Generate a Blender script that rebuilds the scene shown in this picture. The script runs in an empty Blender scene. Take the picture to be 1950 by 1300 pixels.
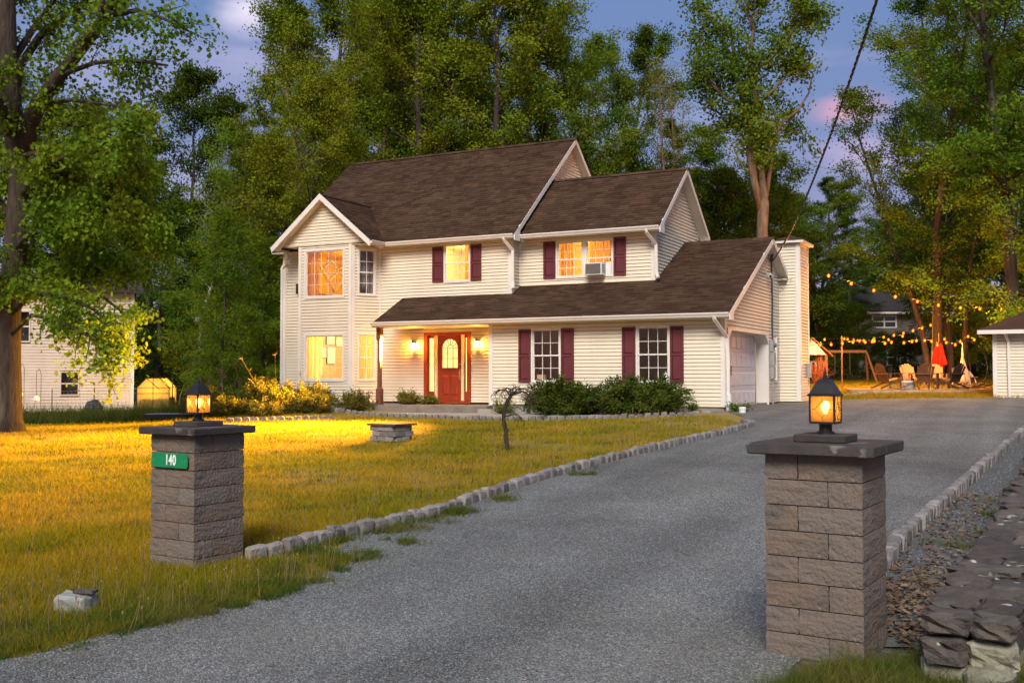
import bpy, bmesh, math, random
import numpy as np
from mathutils import Vector, Matrix

SC = bpy.context.scene
COL = SC.collection
random.seed(7)
RNG = np.random.default_rng(11)

# ------------------------------------------------------------------ camera
FPX, PITCH, ROLL, YAW = 1974.77, .0310673, -.00103934, .474191433
CAM = np.array([7.55528514, -27.0435724, .826882716])
FW = np.array([-math.sin(YAW), math.cos(YAW), 0.0])
RT = np.array([math.cos(YAW), math.sin(YAW), 0.0])
UP = np.array([0.0, 0.0, 1.0])
_f2 = FW * math.cos(PITCH) + UP * math.sin(PITCH)
_u2 = UP * math.cos(PITCH) - FW * math.sin(PITCH)
_r3 = RT * math.cos(ROLL) + _u2 * math.sin(ROLL)
_u3 = _u2 * math.cos(ROLL) - RT * math.sin(ROLL)
cam_data = bpy.data.cameras.new('camera')
cam = bpy.data.objects.new('camera', cam_data)
COL.objects.link(cam)
cam_data.sensor_width = 36.0
cam_data.lens = FPX / 1950.0 * 36.0
cam_data.clip_end = 2000.0
cam_data.clip_start = .05
cam.matrix_world = Matrix(((_r3[0], _u3[0], -_f2[0], CAM[0]), (_r3[1], _u3[1], -_f2[1], CAM[1]),
                           (_r3[2], _u3[2], -_f2[2], CAM[2]), (0, 0, 0, 1)))
SC.camera = cam

# ------------------------------------------------------------------ view, sky, twilight
SC.view_settings.view_transform = 'Standard'
SC.view_settings.look = 'None'
SC.view_settings.exposure = 1.7
SC.view_settings.gamma = 1.0
SC.view_settings.use_curve_mapping = False
SC.render.engine = 'CYCLES'
SC.cycles.use_denoising = True
SC.cycles.max_bounces = 6
SC.cycles.diffuse_bounces = 3
SC.cycles.glossy_bounces = 3
SC.cycles.transparent_max_bounces = 12
SC.cycles.transmission_bounces = 4
SC.cycles.sample_clamp_indirect = 6.0
SC.cycles.use_light_tree = True
SUN_EL, SUN_ROT = math.radians(40), math.radians(163)
SUN_STRENGTH, SKY_STRENGTH = 1.5, .72
world = bpy.data.worlds.new('World')
SC.world = world
world.use_nodes = True


def build_world():
    nt = world.node_tree
    N, L = nt.nodes, nt.links
    for n in list(N):
        N.remove(n)
    out = N.new('ShaderNodeOutputWorld')
    bg = N.new('ShaderNodeBackground')
    bg.inputs['Strength'].default_value = SKY_STRENGTH
    L.new(bg.outputs[0], out.inputs[0])
    tc = N.new('ShaderNodeTexCoord')
    sep = N.new('ShaderNodeSeparateXYZ')
    L.new(tc.outputs['Generated'], sep.inputs[0])
    sky = N.new('ShaderNodeTexSky')
    sky.sky_type = 'NISHITA'
    sky.sun_disc = False
    sky.sun_elevation = math.radians(3)
    sky.sun_rotation = SUN_ROT
    sky.air_density = 1.0
    sky.dust_density = 1.0
    skm = N.new('ShaderNodeVectorMath'); skm.operation = 'SCALE'
    skm.inputs['Scale'].default_value = .05
    L.new(sky.outputs[0], skm.inputs[0])
    ramp = N.new('ShaderNodeValToRGB')
    e = ramp.color_ramp.elements
    e[0].position, e[0].color = 0.0, (.20, .16, .26, 1)
    e[1].position, e[1].color = 1.0, (.042, .085, .21, 1)
    for p, c in ((.12, (.155, .155, .275, 1)), (.22, (.095, .13, .262, 1)), (.42, (.062, .115, .255, 1))):
        x = e.new(p); x.color = c
    L.new(sep.outputs[2], ramp.inputs[0])
    mix = N.new('ShaderNodeMixRGB'); mix.inputs[0].default_value = .8
    L.new(skm.outputs[0], mix.inputs[1]); L.new(ramp.outputs[0], mix.inputs[2])
    # thin cloud streaks
    mp = N.new('ShaderNodeMapping'); mp.inputs['Scale'].default_value = (2.2, 2.2, 8.0)
    mp.inputs['Location'].default_value = (.35, .2, .1)
    L.new(tc.outputs['Generated'], mp.inputs[0])
    nz = N.new('ShaderNodeTexNoise'); nz.inputs['Scale'].default_value = 1.6
    nz.inputs['Detail'].default_value = 7; nz.inputs['Roughness'].default_value = .55
    nz.inputs['Distortion'].default_value = .4
    L.new(mp.outputs[0], nz.inputs['Vector'])
    cr = N.new('ShaderNodeValToRGB')
    cr.color_ramp.elements[0].position = .47; cr.color_ramp.elements[0].color = (0, 0, 0, 1)
    cr.color_ramp.elements[1].position = .72; cr.color_ramp.elements[1].color = (.6, .6, .6, 1)
    L.new(nz.outputs[0], cr.inputs[0])
    m2 = N.new('ShaderNodeMixRGB'); m2.inputs[2].default_value = (.235, .225, .33, 1)
    L.new(cr.outputs[0], m2.inputs[0]); L.new(mix.outputs[0], m2.inputs[1])
    # one pink lit cloud low over the gap in the trees, and a pale one high on the left
    last = m2
    for (px, py, r, col, k, zs) in ((1615, 214, .060, (.38, .20, .26, 1), .75, 3.0), (1640, 290, .06, (.30, .23, .34, 1), .7, 2.0),
                                    (468, 18, .042, (.42, .38, .46, 1), .9, 1.5)):
        d = _f2 + _r3 * ((px - 975) / FPX) - _u3 * ((py - 650) / FPX)
        d = d / np.linalg.norm(d)
        sb = N.new('ShaderNodeVectorMath'); sb.operation = 'SUBTRACT'
        L.new(tc.outputs['Generated'], sb.inputs[0]); sb.inputs[1].default_value = tuple(d)
        ml = N.new('ShaderNodeVectorMath'); ml.operation = 'MULTIPLY'
        ml.inputs[1].default_value = (1 / r, 1 / r, zs / r)
        L.new(sb.outputs[0], ml.inputs[0])
        ln = N.new('ShaderNodeVectorMath'); ln.operation = 'LENGTH'
        L.new(ml.outputs[0], ln.inputs[0])
        n2 = N.new('ShaderNodeTexNoise'); n2.inputs['Scale'].default_value = 9; n2.inputs['Detail'].default_value = 5
        mp2 = N.new('ShaderNodeMapping'); mp2.inputs['Scale'].default_value = (1, 1, 2.6)
        L.new(tc.outputs['Generated'], mp2.inputs[0]); L.new(mp2.outputs[0], n2.inputs['Vector'])
        ad = N.new('ShaderNodeMath'); ad.operation = 'MULTIPLY_ADD'
        L.new(n2.outputs[0], ad.inputs[0]); ad.inputs[1].default_value = 1.5
        L.new(ln.outputs['Value'], ad.inputs[2])
        mr = N.new('ShaderNodeMapRange'); mr.interpolation_type = 'SMOOTHSTEP'
        mr.inputs['From Min'].default_value = .75; mr.inputs['From Max'].default_value = 1.75
        mr.inputs['To Min'].default_value = k; mr.inputs['To Max'].default_value = 0
        L.new(ad.outputs[0], mr.inputs['Value'])
        m3 = N.new('ShaderNodeMixRGB'); m3.inputs[2].default_value = col
        L.new(mr.outputs[0], m3.inputs[0]); L.new(last.outputs[0], m3.inputs[1])
        last = m3
    L.new(last.outputs[0], bg.inputs[0])


build_world()
sd = bpy.data.lights.new('twilight_sun', 'SUN')
sd.energy = SUN_STRENGTH
sd.angle = math.radians(28)
sd.color = (1.0, .92, .80)
sun = bpy.data.objects.new('twilight_sun', sd)
COL.objects.link(sun)
_sv = Vector((math.sin(SUN_ROT) * math.cos(SUN_EL), math.cos(SUN_ROT) * math.cos(SUN_EL), math.sin(SUN_EL)))
sun.rotation_euler = (-_sv).to_track_quat('-Z', 'Y').to_euler()
sun.location = (0, -60, 60)


# ------------------------------------------------------------------ helpers
def at(px, py, d):
    return CAM + (_f2 + _r3 * ((px - 975) / FPX) - _u3 * ((py - 650) / FPX)) * d


def uvxy(u, d):
    p = CAM + RT * u + FW * d
    return p[0], p[1]


def to_uv(x, y):
    q = np.array([x, y, 0]) - CAM
    return float(q @ RT), float(q @ FW)


# terrain: thin plate spline through surveyed heights (u across the view, d depth)
_TP = np.array([
    (-6, -4, -.86), (6, -4, -.86), (0, 3, -.86), (5, 3, -.86), (-6, 3, -.86), (0, 6, -.86), (2.2, 6, -.86), (-5, 6, -.87), (5, 6, -.87),
    (-3, 9, -.86), (0, 9, -.85), (4, 9, -.86), (-8, 9, -.86), (12, 9, -.8),
    (1, 14, -.66), (5, 14, -.66), (-4, 14, -.74), (-10, 14, -.76), (3, 19, -.48), (8, 19, -.47), (-2, 19, -.6), (-7, 20, -.64), (14, 19, -.4),
    (5.4, 24, -.27), (10, 24, -.27), (1, 24, -.5), (-4, 26, -.47), (-9, 26, -.6), (-13, 26, -.66), (16, 24, -.2),
    (5.6, 27.5, -.17), (0, 29.3, -.45), (-4, 30.6, -.44), (-6, 32, -.26), (-8, 34, -.3), (-1, 32, -.3), (-11, 33, -.66), (-16, 35, -.8),
    (8.5, 33, -.13), (10, 31.5, -.06), (16, 31.5, -.04), (13, 36, .08), (14, 41, .18), (20, 41, .2), (16, 52, .3), (24, 75, 1.0),
    (-14, 47, -1.05), (-20, 47, -1.1), (-8, 45, -.7), (-4, 46, -.3), (4, 46, .1), (-20, 70, -1.0), (0, 70, .3), (-40, 50, -1.4), (40, 40, .4),
    (50, 80, 1.5), (-50, 90, -.5), (0, 110, 1.5), (60, 150, 3), (-60, 150, 1), (0, 170, 3)], float)


def _tps_fit(P):
    n = len(P)
    r2 = ((P[:, None, :2] - P[None, :, :2]) ** 2).sum(-1)
    K = np.where(r2 > 0, .5 * r2 * np.log(np.maximum(r2, 1e-12)), 0) + np.eye(n) * 2.0
    A = np.zeros((n + 3, n + 3))
    A[:n, :n] = K
    A[:n, n] = 1; A[:n, n + 1:] = P[:, :2]
    A[n, :n] = 1; A[n + 1:, :n] = P[:, :2].T
    return np.linalg.solve(A, np.concatenate([P[:, 2], np.zeros(3)]))


_TW = _tps_fit(_TP)


def th_ud(u, d):
    u = np.asarray(u, float); d = np.asarray(d, float)
    sh = u.shape
    q = np.stack([u.ravel(), d.ravel()], -1)
    out = np.empty(len(q))
    for i in range(0, len(q), 20000):
        qq = q[i:i + 20000]
        r2 = ((qq[:, None] - _TP[None, :, :2]) ** 2).sum(-1)
        K = .5 * r2 * np.log(np.maximum(r2, 1e-12))
        out[i:i + 20000] = K @ _TW[:len(_TP)] + _TW[-3] + qq @ _TW[-2:]
    return out.reshape(sh)


def th(x, y):
    u, d = to_uv(x, y)
    return float(th_ud(np.array([u]), np.array([d]))[0])


def ground_px(px, py, d0=12.0):
    """u, d where the line of sight through a pixel meets the ground"""
    d = d0
    for _ in range(60):
        u = (px - 975) / FPX * d
        z = float(th_ud(np.array([u]), np.array([d]))[0])
        d = .5 * d + .5 * (CAM[2] - z) / max(1e-3, ((py - 650) / FPX - math.tan(PITCH)))
    return (px - 975) / FPX * d, d


# ------------------------------------------------------------------ materials
MATS = {}


def nodes_of(name):
    m = bpy.data.materials.new(name)
    m.use_nodes = True
    nt = m.node_tree
    return m, nt, nt.nodes, nt.links, nt.nodes['Principled BSDF']


def rgba(c):
    return (c[0], c[1], c[2], 1)


def mat(name, c1, c2=None, rough=.8, scale=6.0, detail=4, bump=0.0, bscale=None, bdist=.01, metal=0.0, stretch=(1, 1, 1), rnd=0.0, spec=.3,
        coord='Object', spots=None, island=False, objmix=None):
    if name in MATS:
        return MATS[name]
    m, nt, N, L, b = nodes_of(name)
    tc = N.new('ShaderNodeTexCoord')
    mp = N.new('ShaderNodeMapping'); mp.inputs['Scale'].default_value = stretch
    if coord == 'World':
        gw = N.new('ShaderNodeNewGeometry'); L.new(gw.outputs['Position'], mp.inputs[0])
    else:
        L.new(tc.outputs[coord], mp.inputs[0])
    nz = N.new('ShaderNodeTexNoise'); nz.inputs['Scale'].default_value = scale; nz.inputs['Detail'].default_value = detail
    nz.inputs['Roughness'].default_value = .6
    L.new(mp.outputs[0], nz.inputs['Vector'])
    mx = N.new('ShaderNodeMixRGB')
    c2 = c2 or tuple(x * .8 for x in c1)
    mx.inputs[1].default_value = rgba(c1); mx.inputs[2].default_value = rgba(c2)
    mr = N.new('ShaderNodeMapRange'); mr.inputs['From Min'].default_value = .3; mr.inputs['From Max'].default_value = .7
    L.new(nz.outputs[0], mr.inputs['Value']); L.new(mr.outputs[0], mx.inputs[0])
    cur = mx
    if objmix:
        oi0 = N.new('ShaderNodeObjectInfo'); m0 = N.new('ShaderNodeMixRGB'); m0.inputs[2].default_value = rgba(objmix)
        L.new(oi0.outputs['Random'], m0.inputs[0]); L.new(cur.outputs[0], m0.inputs[1]); cur = m0
    if rnd:
        if island:
            oi = N.new('ShaderNodeNewGeometry'); o = oi.outputs['Random Per Island']
        else:
            oi = N.new('ShaderNodeObjectInfo'); o = oi.outputs['Random']
        hs = N.new('ShaderNodeHueSaturation')
        mr2 = N.new('ShaderNodeMapRange'); mr2.inputs['To Min'].default_value = 1 - rnd; mr2.inputs['To Max'].default_value = 1 + rnd
        L.new(o, mr2.inputs['Value']); L.new(mr2.outputs[0], hs.inputs['Value'])
        L.new(cur.outputs[0], hs.inputs['Color'])
        cur = hs
    if spots:
        sc_, thr, colr = spots
        vz = N.new('ShaderNodeTexNoise'); vz.inputs['Scale'].default_value = sc_; vz.inputs['Detail'].default_value = 3
        L.new(mp.outputs[0], vz.inputs['Vector'])
        mr3 = N.new('ShaderNodeMapRange'); mr3.inputs['From Min'].default_value = thr; mr3.inputs['From Max'].default_value = thr + .06
        L.new(vz.outputs[0], mr3.inputs['Value'])
        m3 = N.new('ShaderNodeMixRGB'); m3.inputs[2].default_value = rgba(colr)
        L.new(mr3.outputs[0], m3.inputs[0]); L.new(cur.outputs[0], m3.inputs[1])
        cur = m3
    L.new(cur.outputs[0], b.inputs['Base Color'])
    b.inputs['Roughness'].default_value = rough
    b.inputs['Metallic'].default_value = metal
    b.inputs['Specular IOR Level'].default_value = spec
    if bump:
        n2 = N.new('ShaderNodeTexNoise'); n2.inputs['Scale'].default_value = bscale or scale * 6; n2.inputs['Detail'].default_value = 5
        L.new(mp.outputs[0], n2.inputs['Vector'])
        bp = N.new('ShaderNodeBump'); bp.inputs['Strength'].default_value = bump; bp.inputs['Distance'].default_value = bdist
        L.new(n2.outputs[0], bp.inputs['Height']); L.new(bp.outputs[0], b.inputs['Normal'])
    MATS[name] = m
    return m


def leaf_mat(name, c1, c2, trans=.35, c3=None, patch=.35):
    if name in MATS:
        return MATS[name]
    m, nt, N, L, b = nodes_of(name)
    N.remove(b)
    out = [n for n in N if n.type == 'OUTPUT_MATERIAL'][0]
    g = N.new('ShaderNodeNewGeometry')
    mx = N.new('ShaderNodeMixRGB'); mx.inputs[1].default_value = rgba(c1); mx.inputs[2].default_value = rgba(c2)
    L.new(g.outputs['Random Per Island'], mx.inputs[0])
    cur = mx
    if c3:
        tc = N.new('ShaderNodeTexCoord')
        nz = N.new('ShaderNodeTexNoise'); nz.inputs['Scale'].default_value = patch; nz.inputs['Detail'].default_value = 3
        L.new(tc.outputs['Object'], nz.inputs['Vector'])
        mr = N.new('ShaderNodeMapRange'); mr.inputs['From Min'].default_value = .42; mr.inputs['From Max'].default_value = .66
        mr.inputs['To Max'].default_value = .85
        L.new(nz.outputs[0], mr.inputs['Value'])
        m2 = N.new('ShaderNodeMixRGB'); m2.inputs[2].default_value = rgba(c3)
        L.new(mr.outputs[0], m2.inputs[0]); L.new(cur.outputs[0], m2.inputs[1])
        cur = m2
    oi = N.new('ShaderNodeObjectInfo')
    hs = N.new('ShaderNodeHueSaturation')
    mr2 = N.new('ShaderNodeMapRange'); mr2.inputs['To Min'].default_value = .72; mr2.inputs['To Max'].default_value = 1.2
    L.new(oi.outputs['Random'], mr2.inputs['Value']); L.new(mr2.outputs[0], hs.inputs['Value'])
    L.new(cur.outputs[0], hs.inputs['Color'])
    d = N.new('ShaderNodeBsdfDiffuse'); t = N.new('ShaderNodeBsdfTranslucent')
    L.new(hs.outputs[0], d.inputs[0]); L.new(hs.outputs[0], t.inputs[0])
    ms = N.new('ShaderNodeMixShader'); ms.inputs[0].default_value = trans
    L.new(d.outputs[0], ms.inputs[1]); L.new(t.outputs[0], ms.inputs[2])
    L.new(ms.outputs[0], out.inputs[0])
    MATS[name] = m
    return m


def emit_mat(name, c, s, noise=None):
    if name in MATS:
        return MATS[name]
    m, nt, N, L, b = nodes_of(name)
    N.remove(b)
    out = [n for n in N if n.type == 'OUTPUT_MATERIAL'][0]
    e = N.new('ShaderNodeEmission'); e.inputs[0].default_value = rgba(c); e.inputs[1].default_value = s
    if noise:
        tc = N.new('ShaderNodeTexCoord')
        nz = N.new('ShaderNodeTexNoise'); nz.inputs['Scale'].default_value = noise
        L.new(tc.outputs['Object'], nz.inputs['Vector'])
        mr = N.new('ShaderNodeMapRange'); mr.inputs['From Min'].default_value = .3; mr.inputs['From Max'].default_value = .7
        mr.inputs['To Min'].default_value = s * .8; mr.inputs['To Max'].default_value = s * 1.15
        L.new(nz.outputs[0], mr.inputs['Value']); L.new(mr.outputs[0], e.inputs[1])
    L.new(e.outputs[0], out.inputs[0])
    MATS[name] = m
    return m


def pane_mat(name, tint=(1, 1, 1), amber=None, rough=.03):
    """thin window glass: mostly lets light through, reflects at grazing angles; amber = share of milky amber scattering"""
    if name in MATS:
        return MATS[name]
    m, nt, N, L, b = nodes_of(name)
    N.remove(b)
    out = [n for n in N if n.type == 'OUTPUT_MATERIAL'][0]
    t = N.new('ShaderNodeBsdfTransparent'); t.inputs[0].default_value = rgba(tint)
    g = N.new('ShaderNodeBsdfGlossy'); g.inputs['Roughness'].default_value = rough
    fr = N.new('ShaderNodeFresnel'); fr.inputs[0].default_value = 1.45
    ms = N.new('ShaderNodeMixShader')
    L.new(fr.outputs[0], ms.inputs[0]); L.new(t.outputs[0], ms.inputs[1]); L.new(g.outputs[0], ms.inputs[2])
    last = ms
    if amber:
        tl = N.new('ShaderNodeBsdfTranslucent'); tl.inputs[0].default_value = rgba(tint)
        nz = N.new('ShaderNodeTexNoise'); nz.inputs['Scale'].default_value = 60
        tc = N.new('ShaderNodeTexCoord'); L.new(tc.outputs['Object'], nz.inputs['Vector'])
        bp = N.new('ShaderNodeBump'); bp.inputs['Strength'].default_value = .4
        L.new(nz.outputs[0], bp.inputs['Height']); L.new(bp.outputs[0], g.inputs['Normal'])
        m2 = N.new('ShaderNodeMixShader'); m2.inputs[0].default_value = amber
        L.new(ms.outputs[0], m2.inputs[1]); L.new(tl.outputs[0], m2.inputs[2])
        last = m2
    L.new(last.outputs[0], out.inputs[0])
    MATS[name] = m
    return m


SIDING = mat('cream_vinyl', (.67, .60, .47), (.60, .53, .41), rough=.55, scale=1.6, detail=8, stretch=(1, 1, .22), bump=.08, bscale=30, bdist=.004)
TRIM = mat('white_trim', (.68, .64, .59), (.62, .58, .53), rough=.5, scale=2)
SOFFIT = mat('soffit_white', (.72, .66, .56), (.66, .6, .5), rough=.6, scale=3)
BURG = mat('burgundy_shutter', (.115, .024, .030), (.095, .02, .026), rough=.55, scale=4, bump=.1, bscale=60, bdist=.002)
ROOFD = mat('roof_deck_dark', (.05, .036, .03), rough=.9)
SHINGLE = mat('brown_shingle', (.076, .044, .028), (.046, .028, .019), rough=.95, scale=1.1, detail=6, bump=.5, bscale=60, bdist=.006, rnd=.28, island=True, spec=.03)
CONC = mat('concrete', (.25, .24, .22), (.19, .185, .17), rough=.9, scale=3, bump=.2, bscale=50)
DOORRED = mat('door_red_brown', (.27, .04, .014), (.22, .03, .01), rough=.4, scale=(3), bump=.05, bscale=30, stretch=(6, 6, 1))
POSTBR = mat('post_brown', (.17, .07, .04), (.13, .05, .03), rough=.55, scale=5)
BLACK = mat('black_metal', (.018, .018, .02), (.025, .024, .024), rough=.45, scale=20, bump=.1, bscale=80, bdist=.002, metal=.3)
BRASS = mat('brass', (.6, .42, .18), rough=.3, metal=.9)
GREYMET = mat('grey_metal', (.33, .34, .35), (.27, .28, .29), rough=.5, metal=.2)
WHITEP = mat('white_plastic', (.7, .7, .68), (.64, .64, .62), rough=.45)
GARDOOR = mat('garage_door_white', (.66, .61, .6), (.62, .57, .56), rough=.5, scale=8, bump=.06, bscale=70, bdist=.003)
PANE = pane_mat('window_glass')
DARKIN = mat('dark_interior', (.03, .026, .024), rough=.9)


# ------------------------------------------------------------------ mesh builders
class MB:
    def __init__(s):
        s.v, s.f = [], []

    def add(s, V, F):
        o = len(s.v)
        s.v += [tuple(map(float, p)) for p in V]
        s.f += [tuple(i + o for i in f) for f in F]

    def quad(s, a, b, c, d):
        s.add((a, b, c, d), ((0, 1, 2, 3),))

    def box(s, x0, x1, y0, y1, z0, z1):
        s.hexa([(x0, y0, z0), (x1, y0, z0), (x1, y1, z0), (x0, y1, z0), (x0, y0, z1), (x1, y0, z1), (x1, y1, z1), (x0, y1, z1)])

    def hexa(s, p):
        s.add(p, ((0, 3, 2, 1), (4, 5, 6, 7), (0, 1, 5, 4), (1, 2, 6, 5), (2, 3, 7, 6), (3, 0, 4, 7)))

    def bar(s, a, b, w, h, up=(0, 0, 1)):
        a, b = np.array(a, float), np.array(b, float)
        d = b - a; d = d / np.linalg.norm(d)
        x = np.cross(d, up)
        if np.linalg.norm(x) < 1e-4:
            x = np.cross(d, (1, 0, 0))
        x = x / np.linalg.norm(x); y = np.cross(x, d)
        x = x * w / 2; y = y * h / 2
        s.hexa([a - x - y, a + x - y, a + x + y, a - x + y, b - x - y, b + x - y, b + x + y, b - x + y])

    def tube(s, pts, radii, n=6, cap=True):
        pts = [np.array(p, float) for p in pts]
        if not hasattr(radii, '__len__'):
            radii = [radii] * len(pts)
        o = len(s.v)
        ref = None
        for i, p in enumerate(pts):
            d = pts[min(i + 1, len(pts) - 1)] - pts[max(i - 1, 0)]
            d = d / (np.linalg.norm(d) + 1e-9)
            if ref is None:
                ref = np.cross(d, (0, 0, 1) if abs(d[2]) < .9 else (1, 0, 0))
            x = ref - d * (ref @ d); x = x / (np.linalg.norm(x) + 1e-9); ref = x
            y = np.cross(d, x)
            for k in range(n):
                a = 2 * math.pi * k / n
                s.v.append(tuple(p + (x * math.cos(a) + y * math.sin(a)) * radii[i]))
        for i in range(len(pts) - 1):
            for k in range(n):
                a = o + i * n + k; b = o + i * n + (k + 1) % n
                s.f.append((a, b, b + n, a + n))
        if cap:
            s.f.append(tuple(o + k for k in range(n))[::-1])
            s.f.append(tuple(o + (len(pts) - 1) * n + k for k in range(n)))

    def lathe(s, prof, n=16, c=(0, 0, 0), square=False, rot=0.0):
        """prof: list of (radius, z)"""
        o = len(s.v)
        for r, z in prof:
            for k in range(n):
                a = 2 * math.pi * k / n + rot
                s.v.append((c[0] + r * math.cos(a), c[1] + r * math.sin(a), c[2] + z))
        for i in range(len(prof) - 1):
            for k in range(n):
                a = o + i * n + k; b = o + i * n + (k + 1) % n
                s.f.append((a, b, b + n, a + n))
        s.f.append(tuple(o + k for k in range(n))[::-1])
        s.f.append(tuple(o + (len(prof) - 1) * n + k for k in range(n)))

    def prism(s, poly, a, b):
        """poly: list of 3D offsets, swept from a to b"""
        n = len(poly)
        a, b = np.array(a, float), np.array(b, float)
        V = [a + np.array(p) for p in poly] + [b + np.array(p) for p in poly]
        F = [tuple(range(n))[::-1], tuple(range(n, 2 * n))] + [(k, (k + 1) % n, n + (k + 1) % n, n + k) for k in range(n)]
        s.add(V, F)

    def mesh(s, name):
        me = bpy.data.meshes.new(name)
        me.from_pydata(s.v, [], s.f)
        return me

    def build(s, name, m=None, parent=None, smooth=False, fix=True):
        me = s.mesh(name)
        if fix:
            bm = bmesh.new(); bm.from_mesh(me)
            bmesh.ops.recalc_face_normals(bm, faces=bm.faces)
            bm.to_mesh(me); bm.free()
        if smooth:
            me.polygons.foreach_set('use_smooth', [True] * len(me.polygons))
        return link(name, me, m, parent)


def link(name, me, m=None, parent=None):
    if m is not None and not me.materials:
        me.materials.append(m)
    o = bpy.data.objects.new(name, me)
    COL.objects.link(o)
    if parent is not None:
        o.parent = parent
    return o


def np_mesh(name, V, F, smooth=False):
    V = np.asarray(V, np.float32); F = np.asarray(F, np.int32)
    me = bpy.data.meshes.new(name)
    me.vertices.add(len(V)); me.vertices.foreach_set('co', V.ravel())
    k = F.shape[1]
    me.loops.add(F.size); me.loops.foreach_set('vertex_index', F.ravel())
    me.polygons.add(len(F)); me.polygons.foreach_set('loop_start', np.arange(0, F.size, k, dtype=np.int32))
    if smooth:
        me.polygons.foreach_set('use_smooth', np.ones(len(F), bool))
    me.update(calc_edges=True)
    return me


def tag(o, label=None, cat=None, group=None, kind=None):
    if label: o['label'] = label
    if cat: o['category'] = cat
    if group: o['group'] = group
    if kind: o['kind'] = kind
    return o


def empty(name, loc=(0, 0, 0), rz=0.0, label=None, cat=None, group=None, kind=None):
    o = bpy.data.objects.new(name, None)
    COL.objects.link(o)
    o.location = tuple(map(float, loc)); o.rotation_euler = (0, 0, rz)
    o.empty_display_size = .1
    return tag(o, label, cat, group, kind)


def copy_tree(o, parent=None):
    c = o.copy(); COL.objects.link(c)
    if parent is not None:
        c.parent = parent
    for ch in list(o.children):
        copy_tree(ch, c)
    return c


def lamp(name, loc, power, color, parent=None, radius=.05, spot=None, target=None, blend=.6):
    d = bpy.data.lights.new(name, 'SPOT' if spot else 'POINT')
    d.energy = power; d.color = color; d.shadow_soft_size = radius
    if spot:
        d.spot_size = math.radians(spot); d.spot_blend = blend
    o = bpy.data.objects.new(name, d)
    COL.objects.link(o)
    o.location = tuple(map(float, loc))
    if target is not None:
        o.rotation_euler = (Vector(tuple(map(float, target))) - o.location).to_track_quat('-Z', 'Y').to_euler()
    if parent is not None:
        o.parent = parent
    return o


def rock_mesh(name, sx, sy, sz, seed, rough=.06, cuts=2, bev=.12):
    """a rough stone: bevelled box, subdivided and pushed about"""
    r = np.random.default_rng(seed)
    bm = bmesh.new()
    bmesh.ops.create_cube(bm, size=1.0)
    for v in bm.verts:
        v.co = Vector((v.co.x * sx, v.co.y * sy, v.co.z * sz))
        v.co += Vector(r.normal(0, rough * .6, 3) * np.array([sx, sy, sz]))
    bmesh.ops.bevel(bm, geom=list(bm.edges), offset=bev * min(sx, sy, sz), segments=1, affect='EDGES')
    bmesh.ops.subdivide_edges(bm, edges=[e for e in bm.edges if e.calc_length() > .3 * max(sx, sy, sz)], cuts=cuts, use_grid_fill=True)
    for v in bm.verts:
        v.co += Vector(r.normal(0, rough * min(sx, sy, sz) * .55, 3))
    bmesh.ops.recalc_face_normals(bm, faces=bm.faces)
    me = bpy.data.meshes.new(name)
    bm.to_mesh(me); bm.free()
    return me

# ================================================================== THE LARGE STRUCTURE
# ------------------------------------------------------------------ ground, drive
def spaced(a0, a1, n, p):
    t = np.linspace(-1, 1, n)
    s = np.sign(t) * np.abs(t) ** p
    return np.where(s < 0, -s * a0, s * a1)


LAWN_SOIL = mat('lawn_soil', (.20, .165, .03), (.26, .18, .045), rough=.95, scale=.9, detail=8, bump=.6, bscale=25, bdist=.02,
                spots=(.45, .58, (.26, .17, .085)))


def build_ground():
    us = spaced(-260, 260, 150, 2.6)
    ds = np.concatenate([np.linspace(-40, 3, 12)[:-1], np.linspace(3, 45, 130), 45 + np.cumsum(np.geomspace(.6, 30, 40))])
    U, D = np.meshgrid(us, ds)
    Z = th_ud(U, D)
    far = np.clip((np.hypot(U, D - 30) - 60) / 80, 0, 1)
    Z = Z * (1 - far) + far * np.clip(Z, -2, 4)
    X = CAM[0] + RT[0] * U + FW[0] * D; Y = CAM[1] + RT[1] * U + FW[1] * D
    V = np.stack([X.ravel(), Y.ravel(), Z.ravel()], -1)
    n, k = len(ds), len(us)
    i = np.arange(n * k).reshape(n, k)
    F = np.stack([i[:-1, :-1].ravel(), i[:-1, 1:].ravel(), i[1:, 1:].ravel(), i[1:, :-1].ravel()], -1)
    o = link('ground', np_mesh('ground', V, F, True), LAWN_SOIL)
    tag(o, kind='structure')


build_ground()

# left and right limits of the gravel, lateral position against depth
DL = np.array([(1, -30), (4.0, -14), (4.9, -8), (5.5, -4.6), (6.0, -3.3), (6.5, -3.15), (6.8, -3.0), (7.1, -2.85), (7.7, -2.35), (8.4, -2.05), (9.0, -2.0), (9.35, -1.7),
               (10.7, -1.56), (24.0, 5.45), (25.2, 5.62), (27.4, 5.66), (32.7, 8.36), (33.2, 9.5), (33.6, 9.9)])
DR = np.array([(1, 5.5), (4.6, 2.6), (5.3, 1.35), (6.0, 1.6), (6.6, 2.0), (9.8, 3.55), (22, 10.9), (30, 15.6), (33.6, 17)])


def dl(d): return np.interp(d, DL[:, 0], DL[:, 1])
def dr(d): return np.interp(d, DR[:, 0], DR[:, 1])


def kerb_left_uv(d):
    # kerb stones: from the pillar to the rounded end near the garage
    return np.interp(d, KL[:, 0], KL[:, 1])


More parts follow.
